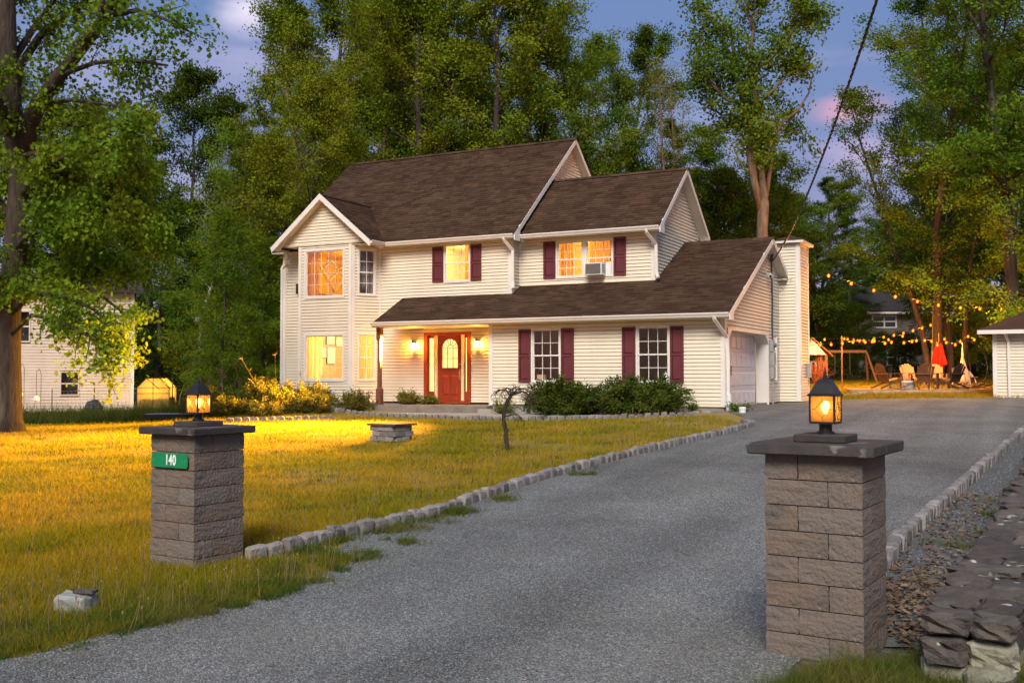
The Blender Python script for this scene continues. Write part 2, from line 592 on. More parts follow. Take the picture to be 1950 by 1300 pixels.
def gravel_material():
    m, nt, N, L, b = nodes_of('blue_grey_gravel')
    tc = N.new('ShaderNodeTexCoord')
    vo = N.new('ShaderNodeTexVoronoi'); vo.inputs['Scale'].default_value = 100; vo.inputs['Randomness'].default_value = 1
    L.new(tc.outputs['Object'], vo.inputs['Vector'])
    bw = N.new('ShaderNodeSeparateColor'); L.new(vo.outputs['Color'], bw.inputs[0])
    cr = N.new('ShaderNodeValToRGB')
    e = cr.color_ramp.elements
    e[0].position, e[0].color = 0, (.050, .056, .055, 1)
    e[1].position, e[1].color = 1, (.38, .375, .355, 1)
    x = e.new(.45); x.color = (.112, .121, .117, 1)
    x = e.new(.8); x.color = (.195, .20, .192, 1)
    L.new(bw.outputs[0], cr.inputs[0])
    nz = N.new('ShaderNodeTexNoise'); nz.inputs['Scale'].default_value = .55; nz.inputs['Detail'].default_value = 8; nz.inputs['Roughness'].default_value = .6
    L.new(tc.outputs['Object'], nz.inputs['Vector'])
    mr = N.new('ShaderNodeMapRange'); mr.inputs['From Min'].default_value = .35; mr.inputs['From Max'].default_value = .7
    mr.inputs['To Min'].default_value = .74; mr.inputs['To Max'].default_value = 1.24
    L.new(nz.outputs[0], mr.inputs['Value'])
    hs = N.new('ShaderNodeHueSaturation'); L.new(mr.outputs[0], hs.inputs['Value']); L.new(cr.outputs[0], hs.inputs['Color'])
    # worn earthy wheel areas
    n3 = N.new('ShaderNodeTexNoise'); n3.inputs['Scale'].default_value = .33; n3.inputs['Detail'].default_value = 9; n3.inputs['Roughness'].default_value = .72
    mp3 = N.new('ShaderNodeMapping'); mp3.inputs['Location'].default_value = (3, 1, 0)
    L.new(tc.outputs['Object'], mp3.inputs[0]); L.new(mp3.outputs[0], n3.inputs['Vector'])
    mr3 = N.new('ShaderNodeMapRange'); mr3.inputs['From Min'].default_value = .49; mr3.inputs['From Max'].default_value = .68
    mr3.inputs['To Max'].default_value = .40
    L.new(n3.outputs[0], mr3.inputs['Value'])
    mx = N.new('ShaderNodeMixRGB'); mx.inputs[2].default_value = (.17, .148, .118, 1)
    L.new(mr3.outputs[0], mx.inputs[0]); L.new(hs.outputs[0], mx.inputs[1])
    # long streaks left by tyres, running up the drive
    n4 = N.new('ShaderNodeTexNoise'); n4.inputs['Scale'].default_value = 1.0; n4.inputs['Detail'].default_value = 5
    mp4 = N.new('ShaderNodeMapping'); mp4.inputs['Scale'].default_value = (1.25, .07, 1); mp4.inputs['Rotation'].default_value = (0, 0, .06)
    L.new(tc.outputs['Object'], mp4.inputs[0]); L.new(mp4.outputs[0], n4.inputs['Vector'])
    mr4 = N.new('ShaderNodeMapRange'); mr4.inputs['From Min'].default_value = .35; mr4.inputs['From Max'].default_value = .65
    mr4.inputs['To Min'].default_value = .84; mr4.inputs['To Max'].default_value = 1.16
    L.new(n4.outputs[0], mr4.inputs['Value'])
    h4 = N.new('ShaderNodeHueSaturation'); L.new(mr4.outputs[0], h4.inputs['Value']); L.new(mx.outputs[0], h4.inputs['Color'])
    mx = h4
    L.new(mx.outputs[0], b.inputs['Base Color'])
    b.inputs['Roughness'].default_value = .9; b.inputs['Specular IOR Level'].default_value = .25
    bp = N.new('ShaderNodeBump'); bp.inputs['Strength'].default_value = .9; bp.inputs['Distance'].default_value = .012
    inv = N.new('ShaderNodeMath'); inv.operation = 'SUBTRACT'; inv.inputs[0].default_value = 1
    L.new(vo.outputs['Distance'], inv.inputs[1]); L.new(inv.outputs[0], bp.inputs['Height'])
    L.new(bp.outputs[0], b.inputs['Normal'])
    return m


GRAVEL = gravel_material()


def strip(name, ds, lf, rf, m, nu, dz, kind='structure'):
    V, F = [], []
    for d in ds:
        a, b_ = float(lf(d)), float(rf(d))
        uu = np.linspace(a, b_, nu)
        for u, z in zip(uu, th_ud(uu, np.full(nu, d))):
            x, y = uvxy(u, d); V.append((x, y, z + dz))
    for i in range(len(ds) - 1):
        for j in range(nu - 1):
            a = i * nu + j; F.append((a, a + 1, a + nu + 1, a + nu))
    return tag(link(name, np_mesh(name, V, F, True), m), kind=kind)


_dd = np.unique(np.concatenate([np.linspace(1, 33.6, 110), DL[:, 0]]))
strip('gravel_driveway', _dd, dl, dr, GRAVEL, 40, .012)
# gravel bank between the right kerb and the dry stone wall
GRAVEL_DARK = mat('dark_gravel', (.105, .11, .115), (.075, .075, .075), rough=.95, scale=18, detail=8, bump=.9, bscale=50, bdist=.02, spots=(3.5, .6, (.11, .085, .06)))
strip('gravel_verge', np.linspace(6.4, 30, 50), lambda d: dr(d) + .02, lambda d: dr(d) + .9 + .16 * (d - 6.4), GRAVEL_DARK, 10, .02)

SOIL = mat('brown_verge_soil', (.075, .06, .036), (.045, .042, .028), rough=.95, scale=6, detail=9, bump=.9, bscale=30, bdist=.02, spots=(9, .6, (.10, .098, .09)))
_le = lambda d: np.interp(d, [6, 6.5, 7.1, 7.7, 8.4, 9.35, 10.2, 11.5], [-3.0, -2.75, -2.4, -1.9, -1.62, -1.36, -1.3, -.95])
strip('verge_soil', np.linspace(5.4, 10.4, 26), lambda d: _le(d) - (.95 if d < 9.2 else .12), lambda d: _le(d) + .25, SOIL, 8, .008)
strip('verge_soil', np.linspace(4.6, 7.2, 16), lambda d: 1.35 + .12 * (d - 5), lambda d: 4.5, SOIL, 12, .007)
# ------------------------------------------------------------------ the house
house = empty('house', (0, 0, 0), 0, 'cream vinyl sided two storey house with brown shingle roofs and a red front door', 'house')


class Frame:
    """a vertical wall plane: u along the wall, n out of it, z up"""
    def __init__(s, O, U, N):
        s.O = np.array([O[0], O[1], 0.0]); s.U = np.array([U[0], U[1], 0.0]); s.U /= np.linalg.norm(s.U)
        s.N = np.array([N[0], N[1], 0.0]); s.N /= np.linalg.norm(s.N)

    def p(s, u, n, z):
        return s.O + s.U * u + s.N * n + UP * z

    def box(s, mb, u0, u1, n0, n1, z0, z1):
        mb.hexa([s.p(u0, n0, z0), s.p(u1, n0, z0), s.p(u1, n1, z0), s.p(u0, n1, z0),
                 s.p(u0, n0, z1), s.p(u1, n0, z1), s.p(u1, n1, z1), s.p(u0, n1, z1)])


PLK = .1016
SHADOW_SHEATH = mat('shadow_line_sheathing', (.10, .08, .065), (.08, .065, .05), rough=.9)  # backing kept dark so slots between courses show as lap shadow lines


def siding(F, lohi, z0, z1, holes=(), single=True, parent=None, kn=None, wallname='wall', out=.022):
    """a wall slab with holes, clad in horizontal vinyl courses; each course is an object of its own when single"""
    parent = parent or house
    rows = []
    k0 = math.floor(z0 / PLK)
    zs = [z0] + [k * PLK for k in range(k0 + 1, math.ceil(z1 / PLK) + 1) if z0 + .015 < k * PLK < z1 - .01] + [z1]
    wall = MB()
    for za, zb in zip(zs[:-1], zs[1:]):
        cuts = sorted({za, zb} | {h[2] for h in holes if za < h[2] < zb} | {h[3] for h in holes if za < h[3] < zb})
        bits = []
        gap = .0095 if za > z0 else 0.0
        for a, b in zip(cuts[:-1], cuts[1:]):
            mid = (a + b) / 2
            segs = [(lohi(a)[0], lohi(a)[1], lohi(b)[0], lohi(b)[1])]
            hs = sorted(h for h in holes if h[2] <= mid <= h[3])
            for h in hs:
                l0, h0, l1, h1 = segs.pop()
                if h[0] > max(l0, l1):
                    segs.append((l0, min(h0, h[0]), l1, min(h1, h[0])))
                if h[1] < min(h0, h1):
                    segs.append((max(l0, h[1]), h0, max(l1, h[1]), h1))
                else:
                    segs.append((h0, h0, h0, h0))
            aa = a + gap if a == za else a
            oa = out * (1 - (a - za) / PLK) + .004; ob = out * (1 - (b - za) / PLK) + .004
            for l0, h0, l1, h1 in segs:
                if h0 - l0 < .004 and h1 - l1 < .004:
                    continue
                m_ = MB()
                m_.quad(F.p(l0, oa, aa), F.p(h0, oa, aa), F.p(h1, ob, b), F.p(l1, ob, b))
                wall.quad(F.p(l0, -.02, a), F.p(h0, -.02, a), F.p(h1, -.02, b), F.p(l1, -.02, b))
                if a == za:
                    m_.quad(F.p(l0, -.018, aa), F.p(h0, -.018, aa), F.p(h0, oa, aa), F.p(l0, oa, aa))
                if b == zb:
                    m_.quad(F.p(l1, ob, b), F.p(h1, ob, b), F.p(h1, -.018, b), F.p(l1, -.018, b))
                for g in bits:      # pieces that touch across a cut are one plank
                    if abs(g[3] - a) < 1e-6 and min(g[2], h0) - max(g[1], l0) > .01:
                        g[0].add(m_.v, m_.f); g[1], g[2], g[3] = min(l1, l0), max(h0, h1), b
                        break
                else:
                    bits.append([m_, min(l0, l1), max(h0, h1), b])
        rows += [g[0] for g in bits if g[0].f]
    w = wall.build(wallname, SHADOW_SHEATH, parent, fix=False)
    if single:
        for mb in rows:
            mb.build('siding_plank', SIDING, w, fix=False)
    else:
        al = MB()
        for mb in rows:
            al.add(mb.v, mb.f)
        tag(al.build('siding', SIDING, w, fix=False), kind='stuff')
    return w


# roof planes (a point y on a plane gives its height)
G_E, G_EZ, G_R, G_RZ = -.47, 2.42, 4.51, 4.94
GS = (G_RZ - G_EZ) / (G_R - G_E)
M_E, M_EZ, M_R, M_RZ = .87, 5.07, 5.53, 8.90
MS = (M_RZ - M_EZ) / (M_R - M_E)
D_E, D_EZ, D_R, D_RZ = 1.29, 5.08, 3.89, 7.18
DS = (D_RZ - D_EZ) / (D_R - D_E)
B_X, B_Z, B_HALF, B_Y = -13.38, 6.69, 1.965, .02
BS = (B_Z - M_EZ) / B_HALF
XL, XM, XD, XP = -15.83, -6.96, -2.52, -10.92


def gz(y): return G_EZ + GS * (y - G_E)


def roof_plane(name, O, U, V, lohi, vmax, breaks=(), thick=.10, shingles=True, parent=None):
    """O eave corner, U along the eave, V up the slope (3D unit vectors); lohi(v) the limits along the eave. Deck slab, then shingle courses on it."""
    O, U, V = (np.array(a, float) for a in (O, U, V))
    V = V / np.linalg.norm(V)
    Nn = np.cross(U, V); Nn /= np.linalg.norm(Nn)
    if Nn[2] < 0: Nn = -Nn
    vs = sorted({0.0, vmax} | set(breaks))
    mb = MB()
    for a, b in zip(vs[:-1], vs[1:]):
        l0, h0 = lohi(a + 1e-6); l1, h1 = lohi(b - 1e-6)
        q = [O + U * l0 + V * a, O + U * h0 + V * a, O + U * h1 + V * b, O + U * l1 + V * b]
        mb.hexa([p - Nn * thick for p in q] + q)
    deck = mb.build(name, ROOFD, parent or house)
    if shingles:
        sh = MB(); ex = .135; k = 0; v = -.02
        rr = random.Random(hash(name) % 1000)
        while v < vmax - .02:
            v1 = min(v + ex + .01, vmax)
            l, h = lohi(max(v, 0) + .03)
            l1, h1 = lohi(min(v1, vmax) - 1e-4)
            u = min(l, l1) - (.0 if k % 2 else .16) - rr.random() * .1
            while u < max(h, h1):
                w = .30 + rr.uniform(-.09, .09)
                a, b = max(u, l), min(u + w - .006, h)
                a1, b1 = max(u, l1), min(u + w - .006, h1)
                if b - a > .02 or b1 - a1 > .02:
                    b, b1 = max(a, b), max(a1, b1)
                    t0 = .016 + rr.uniform(-.003, .005)
                    p = [O + U * a + V * v + Nn * t0, O + U * b + V * v + Nn * t0, O + U * b1 + V * v1 + Nn * .005, O + U * a1 + V * v1 + Nn * .005]
                    q = [O + U * a + V * v + Nn * .002, O + U * b + V * v + Nn * .002]
                    sh.add(p + q, ((0, 1, 2, 3), (4, 5, 1, 0)))
                u += w
            v += ex; k += 1
        tag(sh.build('shingles', SHINGLE, deck, fix=False), kind='stuff')
    return deck


EXU = (1, 0, 0)
# garage and porch roof
LV = math.hypot(G_R - G_E, G_RZ - G_EZ)
fv = (G_R - G_E) / LV


def garage_lohi(v):
    y = G_E + v * fv
    if y < 1.24: return XP, .29
    if y < 1.76: return XM - .0, .29
    return XD, .29


roof_plane('porch_roof', (0, G_E, G_EZ), EXU, (0, G_R - G_E, G_RZ - G_EZ), garage_lohi, LV, ((1.24 - G_E) / fv, (1.76 - G_E) / fv))
LR = math.hypot(6.5 - G_R, 4.01 - G_RZ)
roof_plane('roof', (0, 6.5, 4.01), EXU, (0, G_R - 6.5, G_RZ - 4.01), lambda v: (XD, .29), LR, shingles=False)
# main roof
LMv = math.hypot(M_R - M_E, M_RZ - M_EZ)
roof_plane('roof', (0, M_E, M_EZ), EXU, (0, M_R - M_E, M_RZ - M_EZ), lambda v: (-16.15, -6.68), LMv)
roof_plane('roof', (0, 2 * M_R - M_E, M_EZ), EXU, (0, M_E - M_R, M_RZ - M_EZ), lambda v: (-16.15, -6.68), LMv, shingles=False)
# middle block roof
LDv = math.hypot(D_R - D_E, D_RZ - D_EZ)
roof_plane('roof', (0, D_E, D_EZ), EXU, (0, D_R - D_E, D_RZ - D_EZ), lambda v: (-6.68 if v < .5 else -6.95, -2.2), LDv, (.5,))
roof_plane('roof', (0, 6.25, 5.28), EXU, (0, D_R - 6.25, D_RZ - 5.28), lambda v: (XM, -2.2), math.hypot(6.25 - D_R, D_RZ - 5.28), shingles=False)
# bay gable roof: eaves run back in Y and meet the main slope in valleys
LB = math.hypot(B_HALF, B_Z - M_EZ)
for sgn in (1, -1):
    def bl(v, s=sgn):
        z = M_EZ + (B_Z - M_EZ) * v / LB
        return 0.0, (M_E + (z - M_EZ) / MS) - B_Y + .02
    roof_plane('bay_roof', (B_X + sgn * B_HALF, B_Y, M_EZ), (0, 1, 0), (-sgn * B_HALF, 0, B_Z - M_EZ), bl, LB, thick=.08)

# ridge caps
for a, b in (((-16.1, M_R, M_RZ + .02), (-6.66, M_R, M_RZ + .02)), ((-6.95, D_R, D_RZ + .02), (-2.18, D_R, D_RZ + .02)), ((XD, G_R, G_RZ + .02), (.31, G_R, G_RZ + .02)),
             ((B_X, B_Y, B_Z + .02), (B_X, 2.86, B_Z + .02))):
    m_ = MB(); a, b = np.array(a), np.array(b); d = (b - a); n = max(2, int(np.linalg.norm(d) / .3)); sd_ = np.array([d[1], -d[0], 0]) / np.linalg.norm(d)
    for i in range(n):
        p, q = a + d * i / n, a + d * (i + 1.08) / n
        lift = np.array([0, 0, .008])
        m_.quad(p - sd_ * .14 - UP * .085 + lift, q - sd_ * .14 - UP * .085, q + UP * .012, p + UP * .012 + lift)
        m_.quad(p + sd_ * .14 - UP * .085 + lift, q + sd_ * .14 - UP * .085, q + UP * .012, p + UP * .012 + lift)
    tag(m_.build('ridge_cap', SHINGLE, house, fix=False), kind='stuff')


# ------------------------------------------------------------------ walls
GF = Frame((-7.06, 0), (1, 0), (0, -1))          # garage front
GG = Frame((0, 0), (0, 1), (1, 0))               # garage gable side
MF = Frame((XL, 1.23), (1, 0), (0, -1))          # main front plane
DF = Frame((XM, 1.75), (1, 0), (0, -1))          # middle block front
DG = Frame((XD, 1.75), (0, 1), (1, 0))           # middle block side
MR = Frame((XM, 0), (0, 1), (1, 0))              # main gable side
BF = Frame((-14.5, .39), (1, 0), (0, -1))        # bay front
BR = Frame((-12.36, .39), (.56, .84), (.84, -.56))   # bay right cant
BL = Frame((-15.06, 1.23), (.56, -.84), (-.84, -.56))
CF = Frame((0, 6.45), (1, 0), (0, -1))           # chase front
CR = Frame((.65, 6.45), (0, 1), (1, 0))          # chase side
ZS = -.06

W1 = (-5.69, -4.74, .55, 2.15)
W2 = (-2.47, -1.49, .55, 2.15)
gu = 7.06
siding(GF, lambda z: (.0, 7.06), ZS, 2.30, [(w[0] + gu + .03, w[1] + gu - .03, w[2] + .03, w[3] - .03) for w in (W1, W2)], wallname='garage_wall')


def gg_lohi(z):
    lo = max(0.0, (z + .10 - G_EZ) / GS + G_E)
    hi = min(6.44, G_R + (G_RZ - .12 - z) / ((G_RZ - 4.01) / (6.5 - G_R)))
    return lo, max(lo, hi)


siding(GG, gg_lohi, ZS, 4.80, [(.30, 4.90, -1, 2.04), (5.52, 5.96, .62, 2.02)], wallname='garage_gable_wall')
siding(MF, lambda z: (0, .90), -.12, 4.97, single=False, wallname='front_wall')
siding(MF, lambda z: (4.03, 8.87), 3.27, 4.97, [(6.50, 7.38, 3.76, 4.90)], wallname='front_wall')
siding(MF, lambda z: (4.03, 8.80), -.06, 2.32, [(5.74, 7.42, -1, 2.10)], wallname='porch_wall')
siding(MF, lambda z: (4.03, 4.93), 2.33, 3.26, wallname='front_wall')
siding(DF, lambda z: (0, 4.44), 3.55, 5.0, [(1.30, 3.12, 3.76, 4.83)], wallname='front_wall')


def dg_lohi(z):
    hi = (z - G_EZ) / GS + G_E - 1.75 if z < 4.93 else 99
    hi = min(hi, (D_R + (D_RZ - .12 - z) / ((D_RZ - 5.28) / (6.25 - D_R))) - 1.75, 4.28)
    lo = max(0.0, (z + .12 - D_EZ) / DS + D_E - 1.75)
    return lo, max(lo, hi)


siding(DG, dg_lohi, 3.56, 7.05, wallname='side_wall')
siding(MR, lambda z: (1.23, 1.75), 3.27, 4.97, single=False, wallname='side_wall')


def mr_lohi(z):
    lo = (z + .12 - M_EZ) / MS + M_E
    return lo, max(lo, 2 * M_R - lo)


siding(MR, mr_lohi, 5.4, 8.75, [(5.02, 5.72, 6.55, 7.26)], single=False, wallname='gable_wall')
siding(BF, lambda z: (0, 2.14), -.12, 5.06, [(.30, 1.82, .66, 2.08), (.30, 1.82, 3.38, 4.86)], wallname='bay_wall')
siding(BR, lambda z: (0, 1.0), -.12, 5.0, [(.24, .79, .66, 2.08), (.24, .79, 3.42, 4.84)], wallname='bay_wall')
siding(BL, lambda z: (0, 1.0), -.12, 5.0, single=False, wallname='bay_wall')
BGF = Frame((B_X, .36), (1, 0), (0, -1))


def bg_lohi(z):
    h = max(0.0, (B_Z - .10 - z) / BS)
    return -min(h, 1.75), min(h, 1.75)


siding(BGF, bg_lohi, 5.06, 6.56, wallname='bay_gable_wall')
siding(CF, lambda z: (0.0, .65), -.06, 5.0, single=False, wallname='chase_wall')
siding(CR, lambda z: (0.0, 1.33), -.06, 5.0, single=False, wallname='chase_wall')
# unseen sides closed with plain boards
m_ = MB()
m_.box(XL, XL + .02, 1.26, 9.8, -.3, 4.95)
m_.box(XL, XM, 9.8, 9.82, -.3, 4.95)
m_.hexa([(XL, 1.26, 4.95), (XL + .02, 1.26, 4.95), (XL + .02, 9.8, 4.95), (XL, 9.8, 4.95), (XL, 5.5, 8.7), (XL + .02, 5.5, 8.7), (XL + .02, 5.56, 8.7), (XL, 5.56, 8.7)])
m_.box(XM, 0.0, 6.46, 6.48, -.3, 3.9)
m_.box(XD - 4.4, XD, 6.1, 6.12, 3.5, 5.1)
m_.box(0.0, .65, 7.78, 7.80, -.2, 5.0)
m_.box(-7.06, -7.04, .03, 1.22, -.1, 2.3)
m_.build('rear_wall', SIDING, house)
# foundation
m_ = MB()
m_.box(-7.04, -.02, .02, 6.4, -.7, -.065)
m_.box(XL + .02, -7.1, 1.26, 9.7, -.9, -.125)
m_.hexa([(-15.0, 1.25, -.9), (-14.47, .42, -.9), (-12.38, .42, -.9), (-11.83, 1.25, -.9), (-15.0, 1.25, -.125), (-14.47, .42, -.125), (-12.38, .42, -.125), (-11.83, 1.25, -.125)])
m_.box(.0, .63, 6.47, 7.76, -.6, -.065)
m_.build('foundation', CONC, house)


# corner boards
def board(F, u0, u1, z0, z1, n0=-.015, n1=.034, name='corner_board', m=TRIM):
    mb = MB(); F.box(mb, u0, u1, n0, n1, z0, z1)
    return mb.build(name, m, house)


board(GF, 6.97, 7.085, ZS, 2.30); board(GF, -.02, .10, -.10, 2.30)
board(GG, .0, .105, ZS, 2.30, n0=.0, n1=.034)
board(MF, -.02, .11, -.12, 4.95); board(MF, 8.76, 8.895, 3.27, 4.95)
board(DF, 4.33, 4.465, 3.55, 5.0); board(DG, .0, .10, 3.58, 5.0, n0=.0)
board(MR, 1.25, 1.34, 3.3, 4.95, n0=.0)
board(BF, .0, .11, -.12, 5.05); board(BF, 2.04, 2.155, -.12, 5.05)
board(BR, .0, .10, -.12, 5.0); board(BR, .94, 1.0, -.12, 5.0)
board(CF, .54, .675, -.06, 5.0); board(CR, .0, .11, -.06, 5.0, n0=.0); board(CR, 1.22, 1.33, -.06, 5.0)
board(DF, .0, .045, 3.55, 5.0); board(CF, .0, .03, -.06, 4.2); board(GG, 6.40, 6.435, -.06, 3.9)

# soffits under the eaves
m_ = MB(); m_.box(XP + .05, -7.0, -.44, 1.2, 2.27, 2.29); m_.build('porch_ceiling', SOFFIT, house)
for b_ in ((-7.0, .27, -.44, -.02, 2.31, 2.33),
           (-11.8, -6.7, .9, 1.21, 4.955, 4.975),
           (-16.1, -15.0, .9, 1.21, 4.955, 4.975),
           (-6.68, -2.24, 1.32, 1.73, 4.985, 5.0),
           (-15.05, -14.5, .38, 1.2, 5.06, 5.08),
           (-12.4, -11.75, .38, 1.2, 5.01, 5.03)):
    m_ = MB(); m_.box(*b_); m_.build('soffit', SOFFIT, house)


def gable_trim(x, prof, back, w=.17, mat_=TRIM):
    """rake boards along a gable edge at x; prof = eave, ridge, rear eave as (y, z)"""
    for (a, b) in zip(prof[:-1], prof[1:]):
        mb = MB()
        p, q = np.array([x, a[0], a[1]]), np.array([x, b[0], b[1]])
        mb.hexa([p + (-.03, 0, -w), q + (-.03, 0, -w), q + (-.03, 0, .004), p + (-.03, 0, .004), p + (.006, 0, -w), q + (.006, 0, -w), q + (.006, 0, .004), p + (.006, 0, .004)])
        mb.build('rake_board', mat_, house)
        mb = MB()
        mb.hexa([p + (-back, 0, -w + .02), q + (-back, 0, -w + .02), q + (-.03, 0, -w + .02), p + (-.03, 0, -w + .02),
                 p + (-back, 0, -w + .035), q + (-back, 0, -w + .035), q + (-.03, 0, -w + .035), p + (-.03, 0, -w + .035)])
        mb.build('rake_soffit', SOFFIT, house)


gable_trim(.295, [(G_E, G_EZ), (G_R, G_RZ), (6.52, 4.01)], .29)
gable_trim(-6.675, [(M_E, M_EZ), (M_R, M_RZ), (2 * M_R - M_E, M_EZ)], .28)
gable_trim(-2.195, [(D_E, D_EZ), (D_R, D_RZ), (6.27, 5.28)], .32)
# bay gable rakes (in X)
for sgn in (1, -1):
    mb = MB()
    p, q = np.array([B_X + sgn * (B_HALF + .02), B_Y, M_EZ - .01]), np.array([B_X, B_Y, B_Z])
    w = .19
    mb.hexa([p + (0, -.012, -w), q + (0, -.012, -w), q + (0, -.012, .01), p + (0, -.012, .01), p + (0, .02, -w), q + (0, .02, -w), q + (0, .02, .01), p + (0, .02, .01)])
    mb.build('rake_board', TRIM, house)
    mb = MB()
    mb.hexa([p + (0, .02, -w + .06), q + (0, .02, -w + .06), q + (0, .36, -w + .06), p + (0, .36, -w + .06), p + (0, .02, -w + .075), q + (0, .02, -w + .075), q + (0, .36, -w + .075), p + (0, .36, -w + .075)])
    mb.build('rake_soffit', SOFFIT, house)
# boxed eave ends
for (x, y0, z) in ((.27, G_E, G_EZ), (-6.70, M_E, M_EZ), (-2.22, D_E, D_EZ)):
    mb = MB(); mb.hexa([(x - .02, y0 + .02, z - .19), (x + .03, y0 + .02, z - .19), (x + .03, y0 + .36, z - .19), (x - .02, y0 + .36, z - .19),
                        (x - .02, y0 + .02, z - .02), (x + .03, y0 + .02, z - .02), (x + .03, y0 + .36, z + .12), (x - .02, y0 + .36, z + .12)])
    mb.build('eave_return', TRIM, house)
# rear eave return on the middle and garage gables
mb = MB(); mb.box(-2.5, -2.18, 6.0, 6.3, 5.06, 5.17); mb.box(.01, .30, 6.2, 6.42, 3.80, 3.84); mb.build('eave_return', TRIM, house)


def gutter(a, b, name='gutter'):
    """K profile gutter from a to b (top front line), hung outside the fascia"""
    mb = MB(); a, b = np.array(a, float), np.array(b, float)
    d = (b - a) / np.linalg.norm(b - a); o = np.array([d[1], -d[0], 0])   # outward
    prof = [(0, -.115), (.055, -.115), (.075, -.07), (.105, -.03), (.105, 0), (.095, 0), (.09, -.025), (0, -.03)]
    mb.prism([o * n + UP * z for n, z in prof], a, b)
    mb.build(name, TRIM, house)
    mb = MB(); q = [a - o * .03 - UP * .15, b - o * .03 - UP * .15, b - o * .002 - UP * .15, a - o * .002 - UP * .15]
    mb.hexa(q + [p + UP * .15 for p in q]); mb.build('fascia', TRIM, house)


gutter((XP - .05, G_E, G_EZ), (.28, G_E, G_EZ))
gutter((-11.42, M_E, M_EZ), (-6.7, M_E, M_EZ))
gutter((-6.66, D_E, D_EZ), (-2.22, D_E, D_EZ))
gutter((B_X + B_HALF, B_Y + .02, M_EZ), (B_X + B_HALF, M_E + .02, M_EZ))
gutter((B_X - B_HALF, M_E, M_EZ), (B_X - B_HALF, B_Y + .02, M_EZ))
# porch end board
mb = MB(); p, q = np.array([XP, G_E, G_EZ]), np.array([XP, 1.23, gz(1.23)])
mb.hexa([p - (0, 0, .16), q - (0, 0, .16), q, p, p + (-.03, 0, -.16), q + (-.03, 0, -.16), q + (-.03, 0, .0), p + (-.03, 0, .0)])
mb.build('rake_board', TRIM, house)


def downspout(pts, r=.036):
    mb = MB()
    for a, b in zip(pts[:-1], pts[1:]):
        mb.bar(a, b, .085, .062, up=(0, 1, 0) if abs(b[2] - a[2]) > .1 else (0, 0, 1))
    mb.build('downspout', TRIM, house)


downspout([(-7.05, .80, 4.96), (-7.03, .82, 4.90), (-6.86, 1.10, 4.60), (-6.86, 1.12, 3.62), (-6.80, 1.0, 3.42)])
downspout([(-2.62, 1.22, 4.97), (-2.60, 1.24, 4.9), (-2.44, 1.62, 4.58), (-2.43, 1.64, 3.75), (-2.34, 1.5, 3.60)])
downspout([(-.12, -.52, 2.32), (-.11, -.50, 2.24), (.07, .05, 1.78), (.09, .07, 1.2), (.09, .07, -.10)])
downspout([(-15.35, .75, 4.95), (-15.36, .78, 4.86), (-15.70, 1.15, 4.62), (-15.88, 1.19, 4.5), (-15.88, 1.19, -.2)])
mb = MB(); mb.tube([(.10, .06, -.25), (.10, .06, .28)], .07, 10); mb.build('drain_pipe', WHITEP, house)

# chase cap with its little hipped roof
mb = MB(); ex = .17
x0, x1, y0, y1 = -.15, .65 + ex, 6.45 - ex, 7.80 + ex
mb.box(x0, x1, y0, y1, 4.99, 5.07)
mb.build('chase_fascia', TRIM, house)
mb = MB()
cxm, cym = .25, 7.12
apex = (cxm, cym, 5.33)
b4 = [(x0 - .02, y0 - .02, 5.072), (x1 + .02, y0 - .02, 5.072), (x1 + .02, y1 + .02, 5.072), (x0 - .02, y1 + .02, 5.072)]
mb.add(b4 + [apex], ((0, 1, 4), (1, 2, 4), (2, 3, 4), (3, 0, 4), (3, 2, 1, 0)))
mb.build('chase_roof', SHINGLE, house)

# ------------------------------------------------------------------ porch
mb = MB(); mb.box(-11.05, -7.0, -.32, 1.20, -.36, -.13); mb.build('porch_slab', mat('porch_stone', (.23, .19, .16), (.15, .13, .12), rough=.85, scale=4, bump=.3, bscale=30), house)
px0 = -10.88
prof = [(.085, -.13), (.085, .34), (.075, .37), (.055, .40), (.05, 1.85), (.06, 1.88), (.08, 1.92), (.08, 2.27)]
mb = MB(); mb.lathe([(r * 1.41, z) for r, z in prof], 4, (px0, -.16, 0), rot=math.pi / 4)
mb.build('porch_post', POSTBR, house)
mb = MB(); mb.box(-10.92, -6.98, -.28, -.06, 2.275, 2.31); mb.build('porch_beam', TRIM, house)


